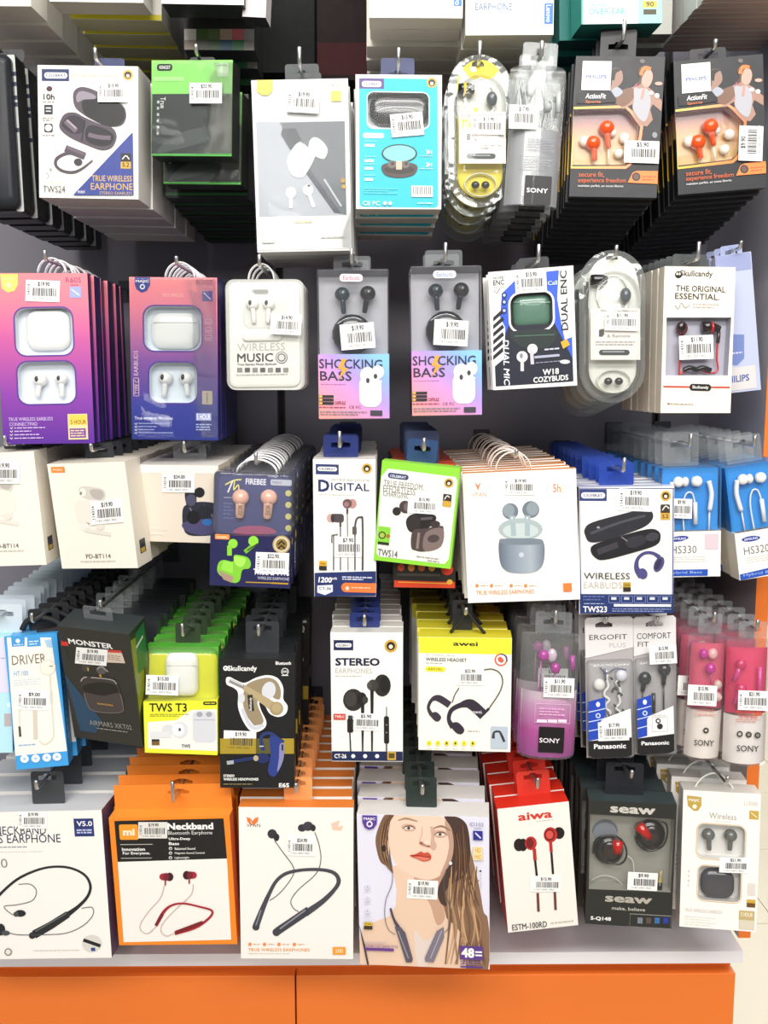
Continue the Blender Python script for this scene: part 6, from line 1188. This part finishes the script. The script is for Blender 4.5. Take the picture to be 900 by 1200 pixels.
P = Pack('neckband_box', 'orange box with black header and a red neckband earphone picture', 'box', 'orange neckband earphone box', [(127, 958), (269, 957), (278, 1106), (140, 1108)], 0.022, YF - 0.004, 4, 2)
P.body('f28a26', side='e8661e', top='f59a38'); P.PG([(134, 962), (262, 959), (266, 1006), (138, 1010)], '1d1b1c'); P.PG([(138, 1010), (266, 1006), (271, 1101), (145, 1104)], 'f2efe9')
P.RR(140, 966, 162, 984, 2, 'f59a2c'); P.T('mi', 144, 971, 158, 979, 'fbe6c6', 0.06); P.R_(141, 989, 179, 989.8, 'b9b5b3'); P.T('Innovation', 143, 993, 170, 997, 'f1f0ee', 0.03); P.T('For Everyone.', 144, 998, 176, 1002, 'f1f0ee', 0.03); P.R_(142, 1005, 178, 1005.8, 'b9b5b3')
P.T('Neckband', 196, 964, 250, 972, 'f3f2f0', 0.05); P.T('Bluetooth Earphone', 197, 973.5, 249, 979, 'e3e2e0', 0.0); P.T('Ultra-Deep', 198, 981, 223, 985, 'f1f0ee', 0.03); P.T('Bass', 198, 986.5, 210, 990, 'f1f0ee', 0.03)
for i, l in enumerate(('Balanced Sound', 'Magnetic Sound Control', 'Lightweight')): y = 992.5 + i * 5.4; P.E(200, y + 1.4, 2, 1.8, 'e3e2e0'); P.E(200, y + 1.6, 1.1, 1, '1d1b1c'); P.T(l, 205, y, 205 + [24, 35, 17][i], y + 3, 'e3e2e0', 0.02)
for x, y, s_ in ((195, 1027, 1), (223, 1025, -1)): P.E(x - 3 * s_, y, 5, 4.2, 'a8283a'); P.E(x + 4 * s_, y, 4.4, 5, '3c1a22'); P.E(x, y, 3.4, 4.6, '7a2030'); P.L([(x - 1, y + 4), (x - 1, y + 10)], 1.8, 'a8283a')
P.L([(193, 1037), (188, 1052), (174, 1068), (165, 1082), (166, 1090), (174, 1093), (184, 1084)], 1, 'c9b0a9', True); P.L([(227, 1035), (224, 1048), (208, 1063), (192, 1080), (189, 1090), (195, 1096), (204, 1093)], 1, 'c9b0a9', True)
P.L([(183, 1084), (192, 1068), (202, 1060), (216, 1058), (235, 1062), (248, 1066), (248, 1072), (238, 1081), (226, 1087), (205, 1093)], [3.6, 3.6, 2.4, 2.2, 2.2, 2.4, 2.6, 3, 4, 4.4], 'a3202e', True); P.L([(183, 1084), (191, 1070)], 3.8, '7a1a26'); P.L([(238, 1080), (206, 1092)], 4, '7a1a26')
P.done(); P.ST(179, 973, 34, 19, '$19.90', 0, y=-0.001, bg='e3dfda')
# tall rear header flap with slot
a = at(203, 940, YF - 0.015); p = P.Mi @ Vector((a.x, P.Y + P.th, a.z)); zt = P.loc([(203, 919)], P.th)[0][1]; zs = max(p.z, P.h + 0.006)
mb = MB(); plate(mb, [(-P.w / 2 + .001, P.h - .001), (P.w / 2 - .001, P.h - .001), (P.w / 2 - .001, zt), (-P.w / 2 + .001, zt)], [[(p.x - .013, zs - .003), (p.x + .013, zs - .003), (p.x + .013, zs), (p.x + .004, zs + .003), (p.x - .004, zs + .003), (p.x - .013, zs)]], P.th, P.th + 0.0006, m('f28a30')); mb.build('hang_tab', P.root)
P.hang(203, 915, 942); P.stack(12, 0.029, 'orange neckband earphone boxes', jx=0.0015, dz=0.0003)

P = Pack('neckband_box', 'white box with a grey neckband picture and orange top, beside the orange box', 'box', 'white box with grey neckband', [(279, 947), (415, 945), (413, 1125), (283, 1122)], 0.022, YF - 0.006, 3, 2)
P.body('f3efea', side='efd9c4', top='f2883a'); P.PG([(292, 957), (296, 962), (300, 957), (297, 968)], 'ee7a3a'); P.PG([(289, 957), (293, 959), (295, 967), (290, 963)], 'ee7a3a'); P.PG([(303, 957), (299, 959), (297, 967), (302, 963)], 'ee7a3a'); P.T('VPAN', 289, 965, 305, 969, '6a5a52', 0.0)
P.E(319, 977, 5.5, 5.5, '33333b'); P.E(324, 981, 3.4, 4.5, '2a2a30'); P.E(354, 970, 5, 4.4, '33333b'); P.E(361, 968, 6, 5.5, '3c3c46'); P.E(367, 970, 3, 4, '2a2a30'); P.PG([(388, 965), (398, 961), (396, 969), (402, 967), (400, 973), (390, 972)], 'f3c6ae')
P.L([(322, 985), (332, 999), (343, 1014), (344, 1024), (336, 1037), (326, 1048), (316, 1055)], 1, '55555e', True); P.L([(369, 975), (374, 990), (376, 1008), (370, 1024), (350, 1042), (341, 1055), (344, 1064), (350, 1068)], 1, '55555e', True)
P.L([(300, 1085), (308, 1064), (316, 1046), (324, 1032), (336, 1023), (356, 1019), (378, 1019), (392, 1023), (397, 1032), (392, 1042), (378, 1056), (358, 1070)], [8, 6, 4.4, 4, 4, 3.6, 3.8, 4.4, 5, 4.6, 6, 8], '44454f', True)
P.L([(362, 1066), (325, 1091)], 9, '3e3f49'); P.E(324, 1092, 4.6, 4.6, '3e3f49'); P.E(300, 1086, 4.2, 4, '3e3f49'); P.L([(358, 1066), (328, 1088)], 1.8, '8a8b96'); P.L([(306, 1066), (300, 1084)], 1.4, '8a8b96')
for x in (293, 310, 327, 345): P.E(x, 1106, 2, 2, 'f08a4a'); P.MI(x + 4, 1105, x + 12, 1107, 1, 'cfa58a')
P.T('TRUE WIRELESS EARPHONES', 291, 1110.5, 363, 1114, 'e8963c', 0.0); P.MI(291, 1115.5, 340, 1117.5, 1, 'd9cfc2'); P.R_(390, 1109, 405, 1118, 'f09a34'); P.T('500', 393, 1111, 402, 1116, 'fbe0b0', 0.02); P.done()
P.ST(353, 992, 34, 22, '$24.90', 2, y=-0.001); P.hang(347, 917, 931, tab='f0a060', tabw=34); P.stack(11, 0.0295, 'white boxes with grey neckband', jx=0.002)

# portrait box
P = Pack('neckband_box', 'white box with portrait photo of a long-haired person wearing a neckband', 'box', 'neckband box with portrait photo', [(418, 954), (573, 957), (574, 1137), (422, 1129)], 0.04, YF - 0.012, 3, 2)
P.body('e6e4f0', side='d9d6dc', top='e9e7e4')
S = lambda x, y: (410 + x / 5.294, 940 + y / 5.294)
Q = lambda L: [S(*p) for p in L]
P.PG([(419, 955), (572, 958), (573, 1136), (423, 1128)], 'e4e2f2')
hair = '6e5244'; skin = 'e8c8b0'; shade = 'c9a088'; dark = '4a3630'
P.PG(Q([(590, 90), (640, 85), (700, 110), (735, 180), (750, 300), (780, 420), (810, 560), (830, 680), (858, 740), (858, 1040), (560, 1020), (520, 700), (560, 400)]), '8b6a54', True)
P.PG(Q([(215, 80), (260, 78), (275, 200), (250, 300), (270, 440), (235, 400), (190, 370), (165, 290), (160, 220), (180, 150)]), '7e5e48', True)
P.PG(Q([(50, 850), (80, 775), (170, 735), (240, 710), (285, 640), (290, 540), (262, 400), (330, 380), (400, 470), (560, 470), (570, 600), (600, 720), (660, 770), (720, 860), (720, 1040), (400, 1025), (60, 1005)]), skin)
P.PG(Q([(400, 460), (500, 480), (585, 440), (575, 600), (590, 720), (540, 760), (500, 640), (450, 560), (420, 520)]), shade, True)
P.PG(Q([(400, 800), (470, 860), (560, 800), (500, 960), (470, 1015), (420, 1010)]), 'e3d2ca', True)
P.PG(Q([(245, 85), (350, 78), (480, 85), (590, 95), (640, 180), (638, 270), (622, 360), (585, 430), (530, 470), (470, 480), (400, 462), (320, 420), (268, 350), (240, 240)]), 'ecd0ba', True)
P.PG(Q([(600, 100), (645, 130), (660, 220), (640, 330), (610, 400), (560, 450), (600, 350), (615, 250), (590, 150)]), 'c09a86', True)
P.PG(Q([(500, 150), (530, 170), (525, 230), (540, 270), (520, 300), (500, 275), (505, 210)]), 'd0ac98', True)
P.PG(Q([(440, 480), (530, 478), (590, 425), (600, 440), (560, 500), (480, 505)]), 'b98f78', True)
P.PG(Q([(205, 230), (235, 235), (245, 290), (240, 345), (215, 330), (195, 280)]), 'e6bfa6', True)
P.PG(Q([(205, 160), (230, 100), (250, 78), (275, 78), (250, 120), (225, 190), (215, 240), (203, 250)]), '6a4a38', True)
P.PG(Q([(585, 85), (650, 88), (720, 130), (745, 250), (740, 380), (700, 470), (640, 500), (590, 560), (600, 640), (560, 620), (545, 540), (590, 440), (630, 360), (645, 260), (630, 160)]), dark, True)
P.L(Q([(300, 112), (350, 100), (420, 118)]), [1, 2.6, 1.4], 'b08a70', True); P.L(Q([(520, 160), (570, 148), (625, 175)]), [1.2, 2.4, 1], '9a705a', True)
for ex, ey in ((365, 160), (560, 198)):
    x, y = S(ex, ey); P.E(x, y - 1, 8.5, 4.2, 'd3ab96', 6); P.E(x, y, 5.8, 1.9, 'e6d8d0', 6); P.E(x, y - .2, 1.9, 1.9, '6a5a52'); P.E(x, y - .2, .9, .9, '2a201c'); P.L([(x - 7, y + .4), (x - 2, y - 2.6), (x + 4, y - 2.4), (x + 8, y + .8)], [.6, 1.2, 1.2, .5], '5a3f34', True); P.L([(x - 5, y + 2.4), (x, y + 3), (x + 6, y + 2)], .5, 'b98a74', True)
P.PG(Q([(430, 250), (445, 240), (470, 262), (495, 268), (500, 278), (470, 272), (440, 262)]), 'bd8672', True); P.L(Q([(450, 150), (445, 200), (432, 240)]), [.6, 1, .6], 'd9b49c', True); P.E(*S(478, 246), 3.6, 2.6, 'f2dccb'); P.E(*S(443, 252), 1.5, .8, '7a4238', 20); P.E(*S(488, 270), 1.4, .8, '7a4238', -10)
P.PG(Q([(372, 328), (410, 318), (440, 303), (460, 312), (485, 308), (505, 330), (498, 355), (460, 364), (420, 350)]), 'c9503c', True); P.PG(Q([(400, 338), (450, 335), (495, 345), (470, 358), (430, 350)]), 'e07a62', True); P.L(Q([(378, 329), (430, 328), (465, 336), (502, 336)]), .9, '8a2e22', True)
for i in range(16):
    r = random.Random(i); x0_ = 620 + i * 12; P.L(Q([(x0_, 420 + r.uniform(-40, 60)), (x0_ - 20 + r.uniform(-20, 20), 600), (x0_ + r.uniform(-30, 30), 780), (min(855, x0_ + r.uniform(-60, 60)), 1000)]), [.8, 2, 2.2, 1], ['b08a66', 'c9a27a', '7a5a42', '9a7656'][i % 4], True)
for i in range(8):
    r = random.Random(i + 50); P.L(Q([(640 + i * 12, 130 + r.uniform(0, 60)), (660 + i * 10, 300), (650 + i * 14, 470), (620 + i * 26, 640)]), [.6, 1.3, 1.3, .6], ['6a4c3a', '5a4034', '7e5e48'][i % 3], True)
for i in range(6): r = random.Random(i + 90); P.L(Q([(215 + i * 7, 110), (190 + i * 8, 240), (205 + i * 8, 350), (262, 430)]), [.5, 1.2, 1, .4], ['9a7656', '5a4034'][i % 2], True)
P.E(*S(212, 280), 2.6, 4, '2a2628'); P.E(*S(625, 372), 2, 2.2, 'e0e0e4'); P.L(Q([(228, 300), (262, 400), (262, 500), (225, 600), (218, 700), (240, 780), (282, 812)]), .8, '6a6a74', True); P.L(Q([(618, 385), (590, 440), (585, 540), (620, 640), (615, 760), (590, 800)]), .8, '5a5a62', True)
P.L(Q([(253, 650), (275, 720), (310, 780)]), [2.4, 2.6, 5], '4a4652', True); P.PG(Q([(280, 762), (312, 762), (345, 800), (392, 965), (385, 985), (350, 985)]), '5c5664'); P.L(Q([(300, 790), (365, 960)]), 1.2, '9a94a2'); P.PG(Q([(540, 790), (582, 765), (585, 830), (520, 985), (470, 980), (465, 960)]), '7d7684'); P.L(Q([(570, 790), (500, 960)]), 1.2, 'aaa4b2'); P.L(Q([(55, 755), (90, 880), (115, 1000)]), 2, '3a3440')
P.PG(Q([(78, 68), (170, 72), (168, 130), (150, 155), (122, 164), (95, 152), (80, 120)]), '5a3c98'); P.T('MAJIC', *S(88, 88), *S(160, 108), WHITE, 0.03); P.E(*S(124, 128), 3.6, 3.6, WHITE); P.E(*S(124, 128), 2.1, 2.1, '5a3c98')
P.T('ID103', *S(745, 118), *S(828, 142), '8d8bb0'); P.T('***', *S(770, 150), *S(815, 160), '8d8bb0'); P.R_(*S(765, 170), *S(824, 228), '2c2f8e'); P.L(Q([(778, 182), (812, 216)]), 1.6, 'd9dcf4'); P.RR(*S(765, 268), *S(824, 352), 1, 'ecd9a8'); P.T('HD', *S(778, 275), *S(812, 305), 'e0a93c', 0.03); P.T('MIC', *S(775, 318), *S(815, 345), 'e0a93c', 0.02); P.E(*S(810, 418), 1.2, 1.2, '3a3a6a'); P.L(Q([(810, 430), (812, 530)]), .6, 'b9b8cc')
for y in (516, 590, 665): P.E(*S(112, y), 2.8, 2.8, 'd3d0de'); P.E(*S(112, y), 2.1, 2.1, 'e4e2f2'); P.E(*S(112, y), .8, .8, '8a88a0'); P.MI(*S(92, y + 22), *S(132, y + 30), 1, 'c9c6d6')
P.R_(*S(90, 732), *S(142, 778), '3a3226'); P.R_(*S(90, 732), *S(142, 755), 'd9b83c'); P.T('Hi-Res', *S(98, 738), *S(134, 748), '4a3a18', 0.02); P.MI(*S(95, 850), *S(230, 865), 1, 'c9b9c0'); P.T('FLEXIBLE NECKBAND STYLE', *S(97, 873), *S(300, 890), '7a4a94', 0.0); P.R_(*S(97, 892), *S(275, 910), '6a3c8e')
P.R_(*S(682, 880), *S(826, 965), '5e3c8c'); P.T('48', *S(692, 892), *S(772, 952), WHITE, 0.05); P.R_(*S(778, 912), *S(820, 922), WHITE); P.R_(*S(778, 932), *S(820, 942), WHITE); P.MI(*S(686, 970), *S(824, 1000), 2, '8a6a9a', .4); P.R_(*S(686, 1004), *S(824, 1014), '5e3c8c')
P.done(); P.ST(495, 1042.5, 36, 22, '$19.90', 3, y=-0.0012)
P.hang(495, 919, 933, tab='24302c', tabw=37, taby=926, tabpos=0.55); P.stack(6, 0.0475, 'neckband boxes with portrait photo', jx=0.0015, dz=0.0004)

P = Pack('earphone_box', 'red topped white box with two red and black earbuds, tilted', 'box', 'red topped white earphone box', [(582, 948), (667, 939), (677, 1084), (596, 1093)], 0.03, YF - 0.002, 5, 3)
P.body('f2ede6', side='d0291f', top='e0301f', back='c9261c'); P.T('aiwa', 607, 951, 647, 960, 'd23a2a', 0.03); P.MI(628, 960.5, 648, 962.5, 1, 'c9b9ae')
P.E(608, 990, 6, 7.5, '26181a'); P.E(613, 990, 5, 7.5, '1b1214'); P.E(622, 988, 7, 8, 'b92b2a'); P.E(621, 988, 4.4, 6, '7a1c1e'); P.E(655, 976, 6.5, 7, '1b1214'); P.E(645, 978, 8, 9, 'b92b2a'); P.E(644, 978, 6, 6.8, '6a1618'); P.E(644, 978, 4.4, 5, 'd8524a')
P.L([(626, 994), (627, 1008)], 4, 'b92b2a'); P.L([(645, 986), (646, 998)], 3.6, 'b92b2a'); P.L([(627, 1008), (629, 1026)], 2.6, '1b1214'); P.L([(646, 998), (648, 1024)], 2.6, '1b1214'); P.L([(630, 1046), (631, 1068)], 3, '6a3a36'); P.L([(650, 1044), (651, 1066)], 3, '6a3a36')
P.T('ESTM-100RD', 600, 1081, 641, 1088, '3a3634', 0.01); P.MI(645, 1078, 672, 1082, 1, 'c9c0b4'); P.done()
P.ST(639, 1036, 36, 18, '$12.90', 1, vert=False, y=-0.001); P.hang(630, 911, 926, tab='d8382a', tabw=40, taby=908); P.stack(8, 0.0335, 'red topped white earphone boxes', jx=0.001, dz=0.0006, dx=-0.0004)

P = Pack('headphone_box', 'clear fronted black box with red and black ear-clip headphones inside', 'box', 'black ear-clip headphone box', [(689, 937), (794, 944), (786, 1088), (687, 1083)], 0.034, YF - 0.002, 6, 3)
P.hole([(691.5, 954), (790.5, 960), (786, 1046), (690, 1042)]); P.body('2a2c2a', side='33383a', top='3a4446', tray='a8a59c', td=0.020, film=clear('ffffff', 0.01, 0.05, 0.02, 0.1, 25))
P.T('seaw', 715, 946, 768, 953.5, 'c9c5bc', 0.04); P.T('seaw', 709, 1051, 764, 1058, 'b3ada2', 0.04); P.T('make, believe', 717, 1063, 756, 1067.5, 'c9c5bc', 0.01); P.T('S-Q148', 692, 1074, 716, 1079, 'f0efec', 0.04)
P.OL(738, 1072, 786, 1087, 0, .8, '9a9894'); [P.R_(747 + i * 10, 1075, 753 + i * 10, 1082, c) for i, c in enumerate(['77808a', '5a4a44', '3a6aa8', '2a3a9a'])]
P.y = 0.0195; P.k = 0; P.E(709, 973, 15, 13, '6a707a'); P.E(709, 976, 14, 12, '8b919b'); P.done()
for cx, cy, rx, ry, rr in ((713, 996, 18, 17, 0.5), (762, 978, 18, 18, 0.5)):
    P.BL('ear_pad', cx, cy, rx, ry, 0.012, 0.008, '17181a'); P.BL('driver_disc', cx + 2, cy, rx * .6, ry * .6, 0.006, 0.004, '26181a')
P.TB('ear_clip', [(695, 1000), (697, 986), (706, 980), (722, 980), (732, 990), (734, 1004), (726, 1013), (712, 1010)], 0.0011, 0.004, '0f1012'); P.TB('ear_clip', [(770, 962), (780, 965), (782, 978), (776, 992), (760, 997), (748, 990), (744, 980)], 0.0011, 0.004, '0f1012')
P.TB('red_arm', [(724, 985), (723, 999)], [0.0068, 0.0058], 0.004, gloss('b8201c'), False, 10); P.TB('red_arm', [(748, 967), (761, 981)], [0.0065, 0.0052], 0.004, gloss('b8201c'), False, 10)
P.TB('cable', [(735, 1003), (741, 1008), (743, 1020), (743, 1044)], 0.0009, 0.012, 'd9d6cf'); P.TB('cable', [(692, 1032), (706, 1026), (722, 1030), (733, 1042)], 0.0008, 0.014, 'c9c6be'); P.TB('plug', [(773, 1046), (773, 1034), (774, 1028), (775, 1020)], [0.003, 0.003, 0.0013, 0.0010], 0.008, 'c9b06a', False); P.TB('jack_body', [(773, 1046), (773, 1034)], 0.0032, 0.007, '141416', False)
P.ST(753, 1033, 35, 21, '$9.90', 3, vert=False, y=-0.0008); P.hang(740, 902, 914, tab=DARKCLEAR, tabw=46, taby=897, tabpos=0.6); P.stack(7, 0.0385, 'black ear-clip headphone boxes', jx=0.002)

P = Pack('earbud_box', 'white and gold box with two windows over grey buds, lower right', 'box', 'white and gold earbud box', [(801, 923), (891, 933), (887, 1091), (796, 1087)], 0.032, YF - 0.004, 5, 3)
P.hole_rr(817, 967, 873, 1007, 8); P.hole_rr(818, 1016, 868, 1056, 7); P.body('f4f0ec', side='e9e3da', top='e3ded6', tray=['e3e0dc', 'cfcbc7'], td=0.012, film=FILM)
P.OL(816, 966, 874, 1008, 9, 1, 'd9b98a'); P.OL(817, 1015, 869, 1057, 8, 1, 'd9b98a')
P.PG([(805, 932), (822, 934), (822, 944), (818, 950), (813, 950), (806, 944)], 'bfa04a'); P.T('MAJIC', 807, 936, 820, 940, WHITE, 0.02); P.E(814, 945, 2.6, 2.6, 'f1ead6'); P.T('Wireless', 831, 953, 863, 960, 'a9a49d', 0.0); P.MI(838, 962, 856, 963.5, 1, 'd0cac2'); P.T('L15500', 872, 939, 888, 944, 'c3bdb4'); P.R_(878, 950, 889, 960, 'c9a44a'); P.L([(880, 952), (887, 958)], 1, 'f4ead0')
P.MI(806, 1018, 808, 1040, 4, 'd0cac2'); P.R_(876, 1035, 885, 1049, 'ded6cc'); P.R_(875, 1054, 885, 1063, '6a4a1c'); P.R_(875, 1054, 885, 1058, 'd0a83c'); P.R_(866, 1067, 884, 1078, 'c3ad78'); P.T('5 HOUR', 868, 1069, 882, 1074, 'f1ead6', 0.02); P.R_(866, 1078, 884, 1089, 'd9d0bc'); P.T('TRUE WIRELESS EARBUDS', 802, 1065, 846, 1069, 'd0cac2', 0.0); P.MI(802, 1073, 840, 1085, 4, 'ddd8d0', .3)
P.done(); P.BUD(830, 978, 831, 996, 0.006, '6a6a68', 8, 3, False); P.BUD(856, 979, 855, 996, 0.006, '6a6a68', 8, 3, False); P.DR('charging_case', 820, 1017, 860, 1051, 13, 0.0115, 0.003, '4f4e52', 0.5)
P.ST(861, 1014, 36, 18, '$21.90', 2, vert=False, y=-0.001)
P.TB('handle_strap', [(812, 926), (822, 912), (836, 906), (850, 912), (862, 928)], 0.0012, 0.016, m('e3e0da', 0.4)); P.hang(852, 909, 921, tab=TABC, tabw=30); P.stack(3, 0.04, 'white and gold earbud boxes', dx=-0.004)
P = Pack('earbud_box', 'cream box with a gold crest standing behind the white and gold box', 'box', 'cream box behind the white and gold one', [(775, 892), (872, 890), (868, 1010), (776, 1010)], 0.03, YF + 0.16)
P.body('e9e4da', side='d9d3c6', top='a08f6a'); P.PG([(785, 905), (799, 905), (799, 915), (795, 920), (789, 920), (785, 915)], '9a8440'); P.T('WIRELESS', 805, 905, 830, 911, '8a857a', 0.02); P.done(); P.hang(824, 875, 882, tab=DKG, tabw=30); P.stack(2, 0.035, 'cream boxes behind the white and gold one')
